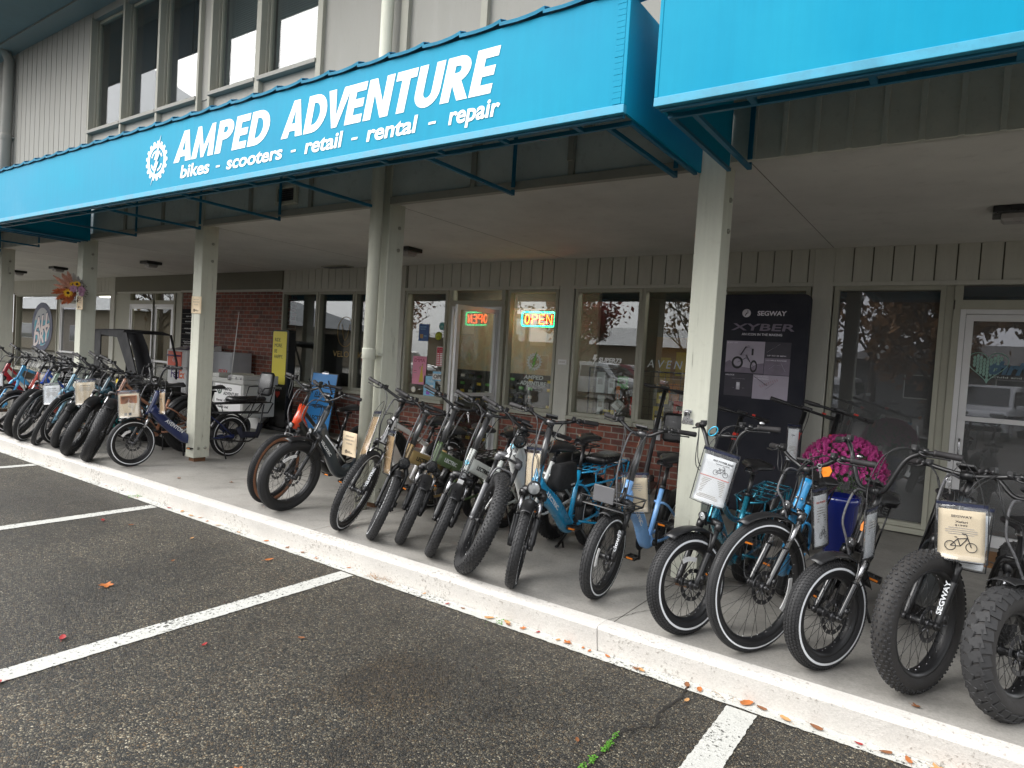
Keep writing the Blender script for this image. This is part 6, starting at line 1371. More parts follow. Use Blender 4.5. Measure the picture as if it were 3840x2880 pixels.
o = fm.build('blossoms', M_('magenta_petal', (.55, .06, .28), .65, 0, .3, 45), k); o['kind'] = 'stuff'
# kick scooters
def scooter(label, x, y, rz, lean, stemtxt=False, bars=.46, red=True, h=1.22):
    t_ = thing('kick_scooter', label, 'electric scooter', M=T(x, y, ZW) @ RZ(rz) @ RX(lean), group='electric kick scooters by the window')
    MB().box((0, 0, .15), (.62, .17, .05)).build('deck', MBLK, t_, None, .012)
    st0 = Vector((.42, 0, .22)); st1 = Vector((.28, 0, h))
    MB().tube([(.28, 0, .15), (.36, 0, .20), tuple(st0)], .026, 10, rb=.03).build('neck', MBLK, t_)
    s_ = MB().tube([(.455, 0, .12), tuple(st0), tuple(lerp(st0, st1, .35)), tuple(st1)], [.022, .03, .026, .021], 12).build('stem', MBLK, t_)
    if stemtxt:
        d = (st1-st0).normalized(); text(stemtxt, .30, .035, MRED, s_, basis(d, (0, 1, 0), d.cross(Vector((0, 1, 0))), lerp(st0, st1, .6)+d.cross(Vector((0, 1, 0)))*.0265), .03)
    for xx, yy in ((.47, 0), (-.37, 0)):
        MB().lathe([(.075, -.022), (.098, -.026), (.113, -.014), (.116, 0), (.113, .014), (.098, .026), (.075, .022)], 30, M=T(xx, 0, .116) @ RX(pi/2)).lathe([(.0005, -.028), (.05, -.028), (.075, -.02), (.075, .02), (.05, .028), (.0005, .028)], 20, M=T(xx, 0, .116) @ RX(pi/2)).build('wheel', MGRIP, t_)
    b = MB().tube([tuple(st1+Vector((-.03, -bars/2, .02))), tuple(st1+Vector((0, -.08, .02))), tuple(st1+Vector((0, .08, .02))), tuple(st1+Vector((-.03, bars/2, .02)))], .013, 10, ref=(0, 0, 1)).build('handlebar', MBLK, t_)
    for sg in (-1, 1):
        e = st1+Vector((-.03, sg*bars/2, .02)); MB().tube([tuple(e+Vector((.005, -sg*.12, 0))), tuple(e+Vector((0, sg*.005, 0)))], .018, 10, ref=(0, 0, 1)).build('grip', MGRIP, b)
        MB().tube(cr([tuple(e+Vector((.03, -sg*.15, -.005))), tuple(e+Vector((.06, -sg*.10, -.015))), tuple(e+Vector((.05, -sg*.02, -.02)))], 4), .005, 6).build('brake_lever', MBLK, b)
        if red and sg > 0: MB().box(tuple(e+Vector((.0, -sg*.145, .012))), (.035, .03, .03)).build('throttle', MRED, b)
    MB().box(tuple(st1+Vector((.01, 0, .035))), (.06, .09, .03)).build('display', MBLK, t_, None, .006)
    if red: MB().box(tuple(lerp(st0, st1, .78)+Vector((.012, 0, 0))), (.05, .05, .07)).build('latch', MRED, t_, None, .006)
    MB().tube(cr([tuple(st1+Vector((.02, .03, .01))), tuple(st1+Vector((.10, .02, -.10))), tuple(lerp(st0, st1, .55)+Vector((.06, 0, 0))), tuple(lerp(st0, st1, .3)+Vector((.02, 0, 0)))], 6), .004, 6).build('cable', MCABLE, t_)
    return t_
scooter('black scooter with red latch standing before the navy board, nearer the post', -1.63, 6.55, -1.15, -.27, None, .62, True, 1.24)
scooter('black scooter with red trigger and yellow tag before the right edge of the navy board', -1.33, 6.55, -1.15, -.25, None, .58, True, 1.24)
scooter('black scooter mostly hidden behind the right hand post', -2.05, 6.7, -1.4, -.2, None, .50, True, 1.12)
scooter('black scooter with red lettering on its stem before the shop window', -2.98, 7.10, -1.3, -.14, 'SEGWAY', .46, False, 1.28)
sheet('price_tag', 'tall narrow white price tag hanging from the lettered scooter', 'price tag', (-2.825, 6.98, 1.13), .10, .28, (1, 0, 0), MPAPERW, [], group='price tags on the scooters')
sheet('price_tag', 'tall narrow white price tag on the scooter beside the magenta flowers', 'price tag', (-1.25, 6.2, 1.24), .11, .33, (1, .1, 0), MPAPERW, [('T', 0, .3, 'Xyber', .03, .02), ('L', 0, .6, .06, .012, 6)], group='price tags on the scooters')
k = thing('stool', 'black padded stool back rising behind the right hand post', 'stool', (-2.57, 6.85, ZW)); MB().tube([(0, 0, .72), (0, .01, .75), (0, .03, 1.0), (0, .035, 1.03)], [.018, .025, .025, .018], 14, rb=[.12, .15, .15, .12], p=.5, ref=(1, 0, 0)).build('seat_back', MSADDLE, k); MB().lathe([(.0005, .55), (.17, .55), (.18, .6), (.0005, .62)], 20).build('seat', MSADDLE, k)
for a in (45, 135, 225, 315): MB().tube([(.12*cos(R(a)), .12*sin(R(a)), .55), (.19*cos(R(a)), .19*sin(R(a)), 0)], .01, 6).build('leg', MBLK, k)
# door mats
for x, y, lab in ((.55, 7.2, 'brown coir door mat at the right hand door'),):
    k = thing('door_mat', lab, 'door mat', (x, y, ZW)); MB().span((-.62, -.32, 0), (.62, .34, .015)).build('pile', M_('coir', (.26, .13, .05), .95, 0, .4, 60, .6, 200), k, None, .004); q = MB(); [q.box((0, 0, 0), (.03, .18, .004), T(-.5+.12*i, -.2, .0152) @ RZ(.6)) for i in range(9)]; q.build('pattern', MBLK, k)
# ceiling lights, vents
for x, y, lab in ((.18, 6.35, 'dark square ceiling light at the right edge of the soffit'), (-12.69, 6.28, 'dark square ceiling light left of the post with the cream notice'), (-16.58, 6.23, 'dark square ceiling light left of the flower swag'), (-19.14, 6.34, 'dark square ceiling light farthest left on the soffit'), (-6.30, 6.46, 'dark square ceiling light right of the downpipe post')):
    k = thing('ceiling_light', lab, 'ceiling light', (x, y, ZS), group='ceiling lights under the walkway roof'); MB().span((-.14, -.14, -.055), (.14, .14, -.001)).build('housing', MBLK, k, None, .008); MB().lathe([(.0005, -.115), (.09, -.112), (.118, -.09), (.12, -.056), (.0005, -.056)], 4, M=RZ(pi/4), smooth=False).build('diffuser', M_('grey_diffuser', (.36, .34, .33), .3) if 'grey_diffuser' not in bpy.data.materials else bpy.data.materials['grey_diffuser'], k)
k = thing('ceiling_vent', 'flat dark louvred vent in the soffit beside the pylon', 'vent', (-8.99, 7.55, ZS)); MB().span((-.3, -.1, -.02), (.3, .1, -.001)).build('grille_frame', MTRIM, k); q = MB(); [q.span((-.28, -.085+.03*i, -.026), (.28, -.07+.03*i, -.0205)) for i in range(6)]; q.build('louvre', MDSTEEL, k)
k = thing('fascia_vent', 'pale framed louvre vent in the grey fascia below the sign', 'vent', (-6.135, YU-.002, 3.255))
q = MB(); [q.span(a, b) for a, b in (((-.17, -.025, -.10), (-.135, .012, .10)), ((.135, -.025, -.10), (.17, .012, .10)), ((-.135, -.025, -.10), (.135, .012, -.07)), ((-.135, -.025, .07), (.135, .012, .10)))]; q.build('vent_frame', MPOST, k)
q = MB(); [q.box((0, 0, 0), (.268, .02, .003), T(0, 0, -.055+i*.022) @ RX(.7)) for i in range(6)]; q.span((-.134, .008, -.069), (.134, .012, .069)); q.build('louvre', MDSTEEL, k)
k = thing('number_plate', 'small white suite plate on the grey wall strip between the shop windows', 'wall plate', (-4.545, YW-.014, 1.66)); MB().span((-.065, -.008, -.035), (.065, 0, .035)).build('plate', MPLA, k, None, .003); text('B104', .08, .022, MGINK, k, T(0, -.0082, 0) @ FACE, .01)
# leaves on the ground
LEAFM = [M_('leaf_orange', (.42, .13, .025), .6, 0, .35, 40), M_('leaf_brown', (.20, .075, .025), .7, 0, .35, 40), M_('leaf_red', (.30, .02, .02), .6, 0, .3, 40), M_('leaf_tan', (.46, .24, .09), .7, 0, .3, 40)]
def leaf_mesh(kind_, seed):
    r = random.Random(seed); n = 5; kind_ = kind_ if seed % 4 == 0 else 1; o = []
    if kind_ == 0:
        for i in range(20):
            a = 2*pi*i/20; rad = .5+.5*abs(cos(a*2.5))**1.5; o.append((rad*cos(a)*r.uniform(.85, 1.1), rad*sin(a)*r.uniform(.85, 1.1)))
    else:
        o = [(cos(a)*(1 if cos(a) > 0 else .8), .45*sin(a)*r.uniform(.9, 1.1)) for a in [2*pi*i/16 for i in range(16)]]
    c1, c2 = r.uniform(-.5, .5), r.uniform(-.35, .5); z = lambda x, y: .18+c1*x*y+c2*y*y+.22*x*x*r.uniform(.6, 1)
    vs = [(0, 0, .12)]+[(x*.5, y*.5, z(x*.5, y*.5)*.8) for x, y in o]+[(x, y, z(x, y)) for x, y in o]; n = len(o)
    fs = [(0, 1+i, 1+(i+1) % n) for i in range(n)]+[(1+i, 1+n+i, 1+n+(i+1) % n, 1+(i+1) % n) for i in range(n)]
    g = MB().add(vs, fs, 0, True); g.tube([(-.9, 0, .2), (-1.5, .1, .1)], .03, 4); return g
rr = random.Random(17); LM = [(leaf_mesh(i % 2, i).mesh('leaf', LEAFM[j])) for i in range(4) for j in range(4)]
for m in LM:
    for v in m.vertices: v.co.z = max(.02, v.co.z)
def leaf(x, y, z, s_, mi, lab, grp):
    s_ *= .78; o = link('fallen_leaf', LM[mi]); o.matrix_basis = T(x, y, z) @ RZ(rr.uniform(0, 6.28)) @ RX(rr.uniform(-.15, .15)) @ SC(s_, s_, s_*.6); tag(o, lab, 'leaf', grp)
for x in [-9.4+.001*i for i in range(0)]: pass
for x, s_ in ((-9.1, .03), (-8.7, .03), (-8.2, .028), (-7.6, .03), (-6.9, .03), (-6.3, .045), (-6.05, .05), (-5.9, .045), (-5.75, .04), (-5.6, .035), (-5.45, .04), (-5.1, .03), (-4.75, .035), (-4.5, .03), (-4.3, .03), (-4.1, .03), (-3.75, .035), (-2.95, .025), (-2.75, .03), (-2.6, .028), (-2.42, .045), (-2.3, .05), (-2.22, .03), (-2.15, .035), (-2.02, .03), (-1.9, .035), (-1.82, .04), (-1.76, .03), (-1.66, .03), (-1.58, .03), (-1.42, .03), (-1.35, .045), (-1.1, .05), (-1.03, .04), (-.80, .06), (-.74, .045), (-.62, .045), (-.5, .05), (-.3, .03), (-.22, .05), (-.12, .04), (-.02, .055), (.05, .05), (.1, .04), (.22, .05)):
    leaf(x+rr.uniform(-.03, .03), 3.395+rr.uniform(-.03, .008), .007, s_*rr.uniform(.75, 1.0), rr.randrange(16), 'curled orange brown leaf lying in the gutter at the kerb foot', 'fallen leaves in the kerb gutter')
for x, y, s_, mi in ((-4.55, 2.05, .06, 0), (-3.9, 1.55, .045, 2), (-6.2, 2.75, .045, 2), (-5.9, 2.85, .035, 1), (-5.2, 3.0, .035, 3), (-4.3, 3.1, .05, 0), (-3.0, 2.4, .03, 1), (-3.6, 1.15, .055, 2), (-4.2, 1.3, .04, 1), (-2.2, 1.5, .03, 0), (-1.05, 3.22, .03, 3), (-1.3, 2.55, .025, 1), (-3.3, 2.0, .03, 2), (-4.75, 2.6, .03, 1)):
    leaf(x, y, .006, s_, mi+4*rr.randrange(4), 'damp autumn leaf lying flat on the wet asphalt', 'fallen leaves scattered on the asphalt')
for x, y in ((-6.9, 3.8), (-6.4, 4.1), (-.1, 3.62), (-7.0, 5.2)): leaf(x, y, ZW+.004, .03, 1, 'small brown leaf lying on the concrete walkway', 'fallen leaves on the walkway')
# ============================================================ ON AND BEHIND THE SHOP GLASS
YG = YW+.068                                              # just outside the panes
def poster(name, label, cat, x0, x1, z0, z1, m, items=(), t=.0015, group=None):
    k = thing(name, label, cat, ((x0+x1)/2, YG, (z0+z1)/2), group=group); w_, h_ = x1-x0, z1-z0
    b = MB().span((-w_/2, -t, -h_/2), (w_/2, 0, h_/2)).build('paper', m, k)
    for it in items:
        Mx = T(it[1]*w_, -t-.0004, it[2]*h_) @ FACE
        if it[0] == 'T': text(it[3], w_*it[4], h_*it[5], it[6], k, Mx, it[7] if len(it) > 7 else 0, ext=.0006, res=2)
        else: MB().prism([(-w_*it[3]/2, -h_*it[4]/2), (w_*it[3]/2, -h_*it[4]/2), (w_*it[3]/2, h_*it[4]/2), (-w_*it[3]/2, h_*it[4]/2)], 0, .0006).build('print_block', it[5], k, Mx)
    return k
MPK2 = M_('poster_pink', (.72, .27, .38), .5); MPB = M_('poster_blue', (.03, .09, .26), .5); MPLB = M_('poster_light_blue', (.28, .58, .80), .5); MCRIM = M_('poster_crimson', (.55, .03, .06), .5); MGOLD = M_('print_gold', (.62, .46, .06), .5); MDKRED = M_('print_dark_red', (.30, .01, .05), .5)
k = poster('poster', 'pink theatre poster with a dark red title and a yellow gowned figure', 'poster', -7.36, -7.07, 1.165, 1.61, MPK2, (('T', 0, .36, 'EMMA', .78, .13, MDKRED), ('B', -.0, .46, .5, .012, MDKRED), ('B', -.3, -.02, .22, .015, MDKRED), ('B', -.3, -.10, .25, .015, MGINK)))
q = MB(); q.prism([(-.03, -.19), (.07, -.18), (.05, -.06), (.035, .03), (.05, .06), (.03, .075), (.012, .05), (.0, -.04)], 0, .0006); q.build('print_gown', MGOLD, k, T(.03, -.002, 0) @ FACE); MB().ball((.065, -.002, .095), (.014, .0006, .017), 10).build('print_head', MCARD, k)
MB().tube([(.035, -.0022, .07), (.0, -.0022, .04), (.02, -.0022, .02)], .006, 5, rb=.0005).build('print_arm', MCARD, k)
poster('poster', 'dark blue notice with pale writing in the window left of the open door', 'poster', -7.27, -7.06, 1.855, 2.125, MPB, (('T', -.05, .33, 'BIKE SHARE', .6, .07, MPLB), ('T', -.1, .2, 'OREGON', .5, .06, MPLB), ('B', -.2, -.22, .32, .25, MCARD), ('B', .18, -.2, .25, .03, MPLB)))
k = poster('poster', 'red and white opening hours sign in the shop window', 'poster', -6.87, -6.665, 1.475, 1.777, MPAPERW, (('B', 0, 0, .94, .95, MCRIM), ('T', 0, .36, 'BUSINESS', .7, .07, MPAPERW), ('T', 0, .26, 'HOURS', .5, .07, MPAPERW)))
for i in range(7): MB().prism([(-.085, -.007), (-.045, -.007), (-.045, .007), (-.085, .007)], 0, .0012).build('print_line', MPAPERW, k, T(0, -.0016, .045-.028*i) @ FACE); MB().prism([(-.03, -.009), (.08, -.009), (.08, .009), (-.03, .009)], 0, .0012).build('print_block', MPAPERW, k, T(0, -.0016, .045-.028*i) @ FACE)
poster('open_sign', 'white and blue printed sign reading OPEN low in the window', 'open sign', -6.925, -6.635, 1.245, 1.39, MPLB, (('B', 0, -.05, 1.0, .62, MPAPERW), ('T', 0, -.04, 'OPEN', .88, .46, MINK, .03)))
poster('poster', 'light blue hand drawn poster below the pink one', 'poster', -7.10, -6.865, 1.0, 1.312, MPLB, (('T', .1, .25, 'Hello', .5, .14, MPAPERW), ('B', -.1, -.36, .3, .16, M_('print_violet', (.35, .12, .6), .5)), ('B', .2, 0, .3, .1, MPAPERW)))
def sticker(x, z, r, m, lab, m2):
    k = thing('sticker', lab, 'sticker', (x, YG, z), group='round stickers on the shop window'); MB().lathe([(.0005, 0), (r, 0), (r, .0012), (.0005, .0012)], 28).build('disc', m, k, FACE)
    q = MB().lathe([(r*.78, .0013), (r*.84, .0013), (r*.84, .0018), (r*.78, .0018)], 28, closed=True); q.tube([(-r*.3, -r*.1, .0015), (0, r*.25, .0015), (r*.3, -r*.1, .0015)], r*.07, 5, rb=.0004); q.lathe([(r*.13, .0013), (r*.2, .0013), (r*.2, .0018), (r*.13, .0018)], 14, closed=True, M=T(-r*.28, -r*.22, 0)); q.lathe([(r*.13, .0013), (r*.2, .0013), (r*.2, .0018), (r*.13, .0018)], 14, closed=True, M=T(r*.28, -r*.22, 0)); q.build('print', m2, k, FACE)
sticker(-6.79, 2.10, .062, M_('teal_print', (.10, .38, .36), .5), 'round teal sticker with a cycle drawing', MPAPERW); sticker(-6.855, 1.945, .065, M_('lime_print', (.52, .58, .04), .5), 'round lime yellow sticker on the shop window', MINK); sticker(-7.32, 1.075, .048, MPAPERW, 'round white sticker at the bottom of the window', MGOLD); sticker(-6.68, 1.13, .04, MPAPERW, 'round white sticker beside the printed OPEN sign', MCRIM)
# neon OPEN sign inside the glass
k = thing('neon_sign', 'glowing neon OPEN sign, red letters in a green frame, inside the window', 'neon sign', (-5.085, YW+.15, 2.243)); NR = emit('neon_red', (1, .012, .008), 7); NO = emit('neon_orange', (1, .11, .012), 10); NG = emit('neon_green', (.01, 1, .36), 3)
bw, bh = .275, .098
q = [(x, 0, z) for cx_, cz_, a0 in ((bw-.03, bh-.03, 0), (-bw+.03, bh-.03, 90), (-bw+.03, -bh+.03, 180), (bw-.03, -bh+.03, 270)) for x, z in [(cx_+.03*cos(R(a0+18*i)), cz_+.03*sin(R(a0+18*i))) for i in range(6)]]
MB().tube(q, .0105, 8, closed=True).build('green_tube', NG, k)
LT = {'O': [[(.028*cos(a)*1.0, .062*sin(a)) for a in [2*pi*i/18 for i in range(19)]]], 'P': [[(-.03, -.062), (-.03, .062), (.012, .062), (.032, .05), (.036, .03), (.030, .008), (.010, -.002), (-.026, -.002)]], 'E': [[(.034, .062), (-.03, .062), (-.03, -.062), (.034, -.062)], [(-.03, 0), (.026, 0)]], 'N': [[(-.032, -.062), (-.032, .062), (.032, -.062), (.032, .062)]]}
for i, c in enumerate('OPEN'):
    x0 = -.185+.123*i
    a = MB(); b = MB()
    for st_ in LT[c]: a.tube([(x0+x*1.25, 0, z) for x, z in st_], .0065, 8, ref=(0, 1, 0)); b.tube([(x0+x*1.25+.004, .008, z-.004) for x, z in st_], .0085, 8, ref=(0, 1, 0))
    lo = b.build('letter_glow_tube', NR, k); a.build('letter_tube', NO, lo)
MB().span((-bw, .018, -.01), (bw, .03, .01)).build('backing_rail', MBLK, k)
# window lettering
MFROST = M_('frosted_vinyl', (.55, .60, .58), .6); MGRN = M_('lime_vinyl', (.16, .45, .06), .5)
k = thing('window_logo', 'frosted chain ring logo with green bolt and shop name below the neon sign', 'window decal', (-5.05, YG, 1.59)); gear_logo(k, FACE @ T(0, .05, 0), .125, MFROST, MDARKIN, MGRN); text('AMPED', .33, .058, MFROST, k, T(0, 0, -.17) @ FACE, .03, .15, ext=.001); text('ADVENTURE', .44, .058, MFROST, k, T(.0, 0, -.255) @ FACE, .03, .15, ext=.001)
k = thing('window_lettering', 'white vinyl brand lettering with a bolt emblem on the wide shop window', 'window decal', (-3.93, YG, 1.72)); text('SUPER73', .33, .065, MWHITE, k, T(.05, 0, 0) @ FACE, .04, .15, ext=.001); MB().prism([(-.02, .055), (.025, .055), (.005, .01), (.03, .01), (-.03, -.075), (-.012, -.012), (-.04, -.012)], 0, .001).build('bolt', MWHITE, k, T(-.165, 0, .01) @ FACE)
k = thing('window_lettering', 'widely spaced white vinyl lettering on the pane beside the right hand post', 'window decal', (-2.98, YG, 1.71)); text('AVENTON', .86, .10, MFROST, k, T(.05, 0, 0) @ FACE, .0, .2, ext=.001, sp=1.5)
k = thing('window_lettering', 'gold outlined oval emblem and lettering on the dark window by the pylon', 'window decal', (-9.0, YG, 1.9)); MGV = M_('gold_vinyl', (.40, .27, .08), .45); text('VELOTRIC', .78, .10, MGV, k, T(.1, 0, -.34) @ FACE, -.01, 0, ext=.001)
MB().tube([(.20*cos(a), 0, .26*sin(a)+.05) for a in [2*pi*i/40 for i in range(40)]], .004, 6, closed=True).build('oval_outline', MGV, k); MB().tube([(-.10, 0, .18), (-.04, 0, -.06), (.0, 0, -.10), (.05, 0, -.04), (.11, 0, .18)], .004, 6).build('emblem_outline', MGV, k)
# oval logo far left
k = thing('window_logo', 'navy and teal oval logo with slanted white lettering in the far left window', 'window decal', (-21.73, YG, 1.74)); MNV = M_('logo_navy', (.035, .045, .10), .5); MTL = M_('logo_teal', (.04, .32, .42), .5)
def ov(rx, rz, n=40): return [(rx*cos(2*pi*i/n), rz*sin(2*pi*i/n)) for i in range(n)]
MB().prism(ov(.70, .69), 0, .001).build('oval', MNV, k, FACE); MB().prism(ov(.53, .54), .0011, .0018).build('oval_field', M_('logo_grey', (.36, .37, .38), .5), k, FACE)
tl = [(-.50, .18)]+[(-.50+.02+i*.0476, .18+(.03 if i % 2 else -.01)) for i in range(21)]+[(.50, .18)]+[(.53*cos(a)*.98, .54*sin(a)*.98) for a in [R(18)-R(216)*i/24 for i in range(25)]]
MB().prism(tl[::-1], .0019, .0024).build('oval_water', MTL, k, FACE)
for s_, z, w_ in (('ALL', .12, 1.02), ('DRY', -.27, 1.10)):
    text(s_, w_+.08, .47, MNV, k, T(.0, -.0030, z) @ FACE, .075, .15, ext=.001, skew=.22); text(s_, w_, .40, M_('logo_blush', (.72, .64, .62), .5) if 'logo_blush' not in bpy.data.materials else bpy.data.materials['logo_blush'], k, T(0, -.0045, z) @ FACE, .035, .15, ext=.001, skew=.22)
# heart logo on the right hand door
k = thing('window_logo', 'leafy mint heart logo with blue script on the right hand glass door', 'window decal', (.115, YW-.006+.03, 1.88)); MMINT = M_('mint_vinyl', (.24, .40, .34), .5); MSCR = M_('script_blue', (.06, .13, .20), .5)
hp2 = lambda s_: [(.16*s_*sin(t)**3, s_*(.13*cos(t)-.05*cos(2*t)-.02*cos(3*t)-.01*cos(4*t))) for t in [2*pi*i/48 for i in range(48)]]
MB().tube([(x, 0, z) for x, z in hp2(1.0)], .004, 6, closed=True).build('heart_outline', MMINT, k)
q = MB()
def inside(x, z, s_):
    P = hp2(s_); c = False; j = len(P)-1
    for i in range(len(P)):
        if (P[i][1] > z) != (P[j][1] > z) and x < (P[j][0]-P[i][0])*(z-P[i][1])/(P[j][1]-P[i][1])+P[i][0]: c = not c
        j = i
    return c
for i in range(-6, 7):
    for j in range(-8, 7):
        x, z = i*.026, j*.034+(.017 if i % 2 else 0)
        if inside(x, z, .82): q.prism([(x+.0125*cos(a)*abs(cos(a))**.3, z+.021*sin(a)) for a in [2*pi*m_/10 for m_ in range(10)]], 0, .001, FACE @ RZ(0))
q.build('leaf_pattern', MMINT, k); text('thrive', .42, .13, MSCR, k, T(.22, -.0015, -.02) @ FACE, .045, .3, ext=.001); text('Child and Family', .40, .022, MFROST, k, T(.24, -.0015, -.11) @ FACE, .0, ext=.001)
k = thing('door_lettering', 'small white suite number low on the open glass door', 'window decal', M=DC[1] @ T(DC[2]*.62, .052, .42)); text('B104', .16, .05, MFROST, k, FACE @ RY(0) if False else RX(pi/2) @ SC(1, 1, 1), .0, ext=.001)
# pale film over the tall right window's lower half is a blind inside
k = thing('roller_shade', 'grey sun shade behind the tall window at the right', 'shade', (-.765, YW+.2, .3)); MB().span((-.5, 0, -.05), (.5, .006, 2.3)).build('cloth', M_('shade_cloth', (.16, .165, .165), .9), k)
# inside the shop
k = thing('wall_map', 'large tan road map on the shop wall behind the neon sign', 'map', (-6.4, 9.05, 1.95))
mm_, t_, b_ = nodes('map_print'); co = N(t_, 'TexCoord').outputs['Object']; nz = N(t_, 'TexNoise', Scale=5, Detail=8, Roughness=.65); t_.links.new(co, nz.inputs[0]); vv = N(t_, 'TexVoronoi', Scale=7, feature='DISTANCE_TO_EDGE'); t_.links.new(nz.outputs['Color'], vv.inputs['Vector'])
t_.links.new(mixc(t_, ramp(t_, vv.outputs['Distance'], [(0, .75), (.03, 0)]), ramp(t_, nz.outputs['Fac'], [(.35, (.40, .42, .34)), (.5, (.55, .45, .28)), (.65, (.52, .36, .24))]), (.16, .16, .13)), b_.inputs['Base Color'])
MB().span((-1.05, -.01, -.52), (1.05, 0, .55)).build('print', mm_, k); MB().span((-1.0, -.016, .1), (-.72, -.011, .5)).build('notice', MPAPER, k); MB().span((.45, -.016, -.05), (.75, -.011, .35)).build('notice', MPAPER, k)
MTAGY = M_('tag_yellow', (.75, .55, .05), .5); MTAGG = M_('tag_green', (.15, .5, .12), .5); MTAGW = M_('tag_white', (.7, .7, .68), .5)
rr = random.Random(31)
for rx_, lab in ((-6.95, 'black display rack with yellow price labels behind the open shop door'), (-5.75, 'black display rack with green and yellow labels behind the neon window')):
    k = thing('display_rack', lab, 'display rack', (rx_, 8.75, ZW)); MB().span((-.55, 0, 0), (.55, .22, 1.28)).build('rack_body', MBLK, k)
    for m_, n_ in ((MTAGY, 34), (MTAGG, 14), (MTAGW, 16)):
        q = MB()
        for _ in range(n_):
            c_ = rr.randrange(6); r_ = rr.randrange(9); q.span((-.50+.175*c_, -.03, .12+.13*r_+rr.uniform(0, .01)), (-.50+.175*c_+.075, -.012, .12+.13*r_+.05))
        q.build('price_label', m_, k)
for x, y, z, w_, h_, m_, lab in ((-4.07, 7.95, 1.42, .12, .28, MTAGW, 'tall white packet'), (-3.92, 7.98, 1.38, .09, .2, MTAGW, 'small white packet'), (-3.77, 8.0, 1.44, .15, .16, MTAGG, 'green packet'), (-4.05, 7.95, 1.12, .10, .26, MTAGW, 'white card with a ring'), (-3.80, 7.97, 1.13, .15, .14, MTAGW, 'tilted white card'), (-3.58, 7.98, 1.14, .11, .24, MRED, 'red and white packet'), (-3.82, 7.98, 1.22, .05, .34, MORNG, 'orange strap'), (-3.95, 7.95, 1.02, .2, .09, MTAGY, 'yellow strap bundle'), (-3.2, 7.99, 1.28, .16, .14, MTAGY, 'yellow pack'), (-2.95, 7.99, 1.16, .2, .2, MRED, 'red helmet box'), (-3.25, 8.0, 1.08, .14, .18, MTAGY, 'yellow box'), (-3.1, 8.1, 1.36, .14, .22, MORNG, 'orange box')):
    k = thing('packet', lab+' hanging inside the wide shop window', 'packet', M=T(x, y, z) @ RY(.7 if 'tilted' in lab else 0), group='goods hanging in the shop window'); MB().span((-w_/2, 0, -h_/2), (w_/2, .02, h_/2)).build('packet_body', m_, k, None, .004); MB().span((-w_*.3, -.003, -h_*.1), (w_*.3, -.0005, h_*.2)).build('packet_print', MGINK, k); MB().cyl((0, .01, h_/2), (0, .01, h_/2+.04), .003, 5).build('hanger', MDSTEEL, k)
k = thing('display_grid', 'black wire display grid behind the wide shop window', 'display grid', (-3.2, 8.05, ZW)); q = MB()
for i in range(22): q.cyl((-1.1+.1*i, 0, .5), (-1.1+.1*i, 0, 1.45), .003, 4)
for i in range(10): q.cyl((-1.12, 0, .5+.1*i), (1.02, 0, .5+.1*i), .003, 4)
q.tube([(-1.1, .02, 0), (-1.1, .02, 1.46), (1.0, .02, 1.46), (1.0, .02, 0)], .012, 6); q.build('wires', MBLK, k)
k = thing('pin_board', 'tan board with pinned papers deep inside the shop', 'pin board', (-4.0, 10.8, 1.75)); MB().span((-.5, 0, -.45), (.5, .03, .45)).build('cork', M_('cork', (.45, .25, .08), .9), k); q = MB(); [q.span((-.4+.27*i, -.006, -.3+.1*(i % 2)), (-.22+.27*i, -.001, .1+.1*(i % 2))) for i in range(3)]; q.build('papers', MTAGY, k)

# ============================================================ ACROSS THE PARKING LOT (seen in the glass)
MTREE = M_('bark', (.07, .055, .045), .9, 0, .3, 10, .4, 30)
def crown(root, c, rad, n, m, seed, s_=.16, nm='crown', flat=1.0):
    r = random.Random(seed); g = MB(); cl = [(Vector((r.gauss(0, .5)*rad[0], r.gauss(0, .5)*rad[1], r.gauss(0, .5)*rad[2])), r.uniform(.25, .5)) for _ in range(26)]
    for _ in range(n):
        o, cr_2 = r.choice(cl); p = Vector(c)+o+Vector((r.gauss(0, 1), r.gauss(0, 1), r.gauss(0, 1)*flat))*cr_2*rad[0]*.5
        d = Vector((r.gauss(0, 1), r.gauss(0, 1), r.gauss(0, 1))).normalized(); e = d.cross(Vector((r.gauss(0, 1), r.gauss(0, 1), r.gauss(0, 1)))).normalized(); z = s_*r.uniform(.6, 1.4)
        g.add([p-d*z, p+e*z*.6, p+d*z, p-e*z*.6], [(0, 1, 2, 3)])
    return g.build(nm, m, root)
def tree(x, y, h, m, label, n=2600, seed=1, bare=False, gz=0):
    k = thing('broadleaf_tree', label, 'tree', (x, y, gz), group='trees across the parking lot'); r = random.Random(seed); g = MB()
    g.tube([(0, 0, 0), (.05, 0, h*.25), (.0, .1, h*.55)], [.22, .16, .10], 8)
    def br(p, d, L, rad, lev):
        q = p+d*L; g.tube([p, (p+q)/2+Vector((r.gauss(0, .05), r.gauss(0, .05), .03))*L, q], [rad, rad*.8, rad*.55], 5)
        if lev > 0:
            for _ in range(3 if lev > 1 else 4): br(p+d*L*r.uniform(.45, 1), (d+Vector((r.gauss(0, .5), r.gauss(0, .5), r.uniform(-.1, .5)))).normalized(), L*r.uniform(.5, .75), rad*.5, lev-1)
    for i in range(7):
        a = i*2.4; br(Vector((0, .05, h*r.uniform(.22, .5))), Vector((cos(a)*.8, sin(a)*.8, .7)).normalized(), h*.28, .07, 3 if bare else 2)
    g.build('trunk', MTREE, k)
    if n: crown(k, (0, 0, h*.66), (h*.30, h*.30, h*.27), n, m, seed)
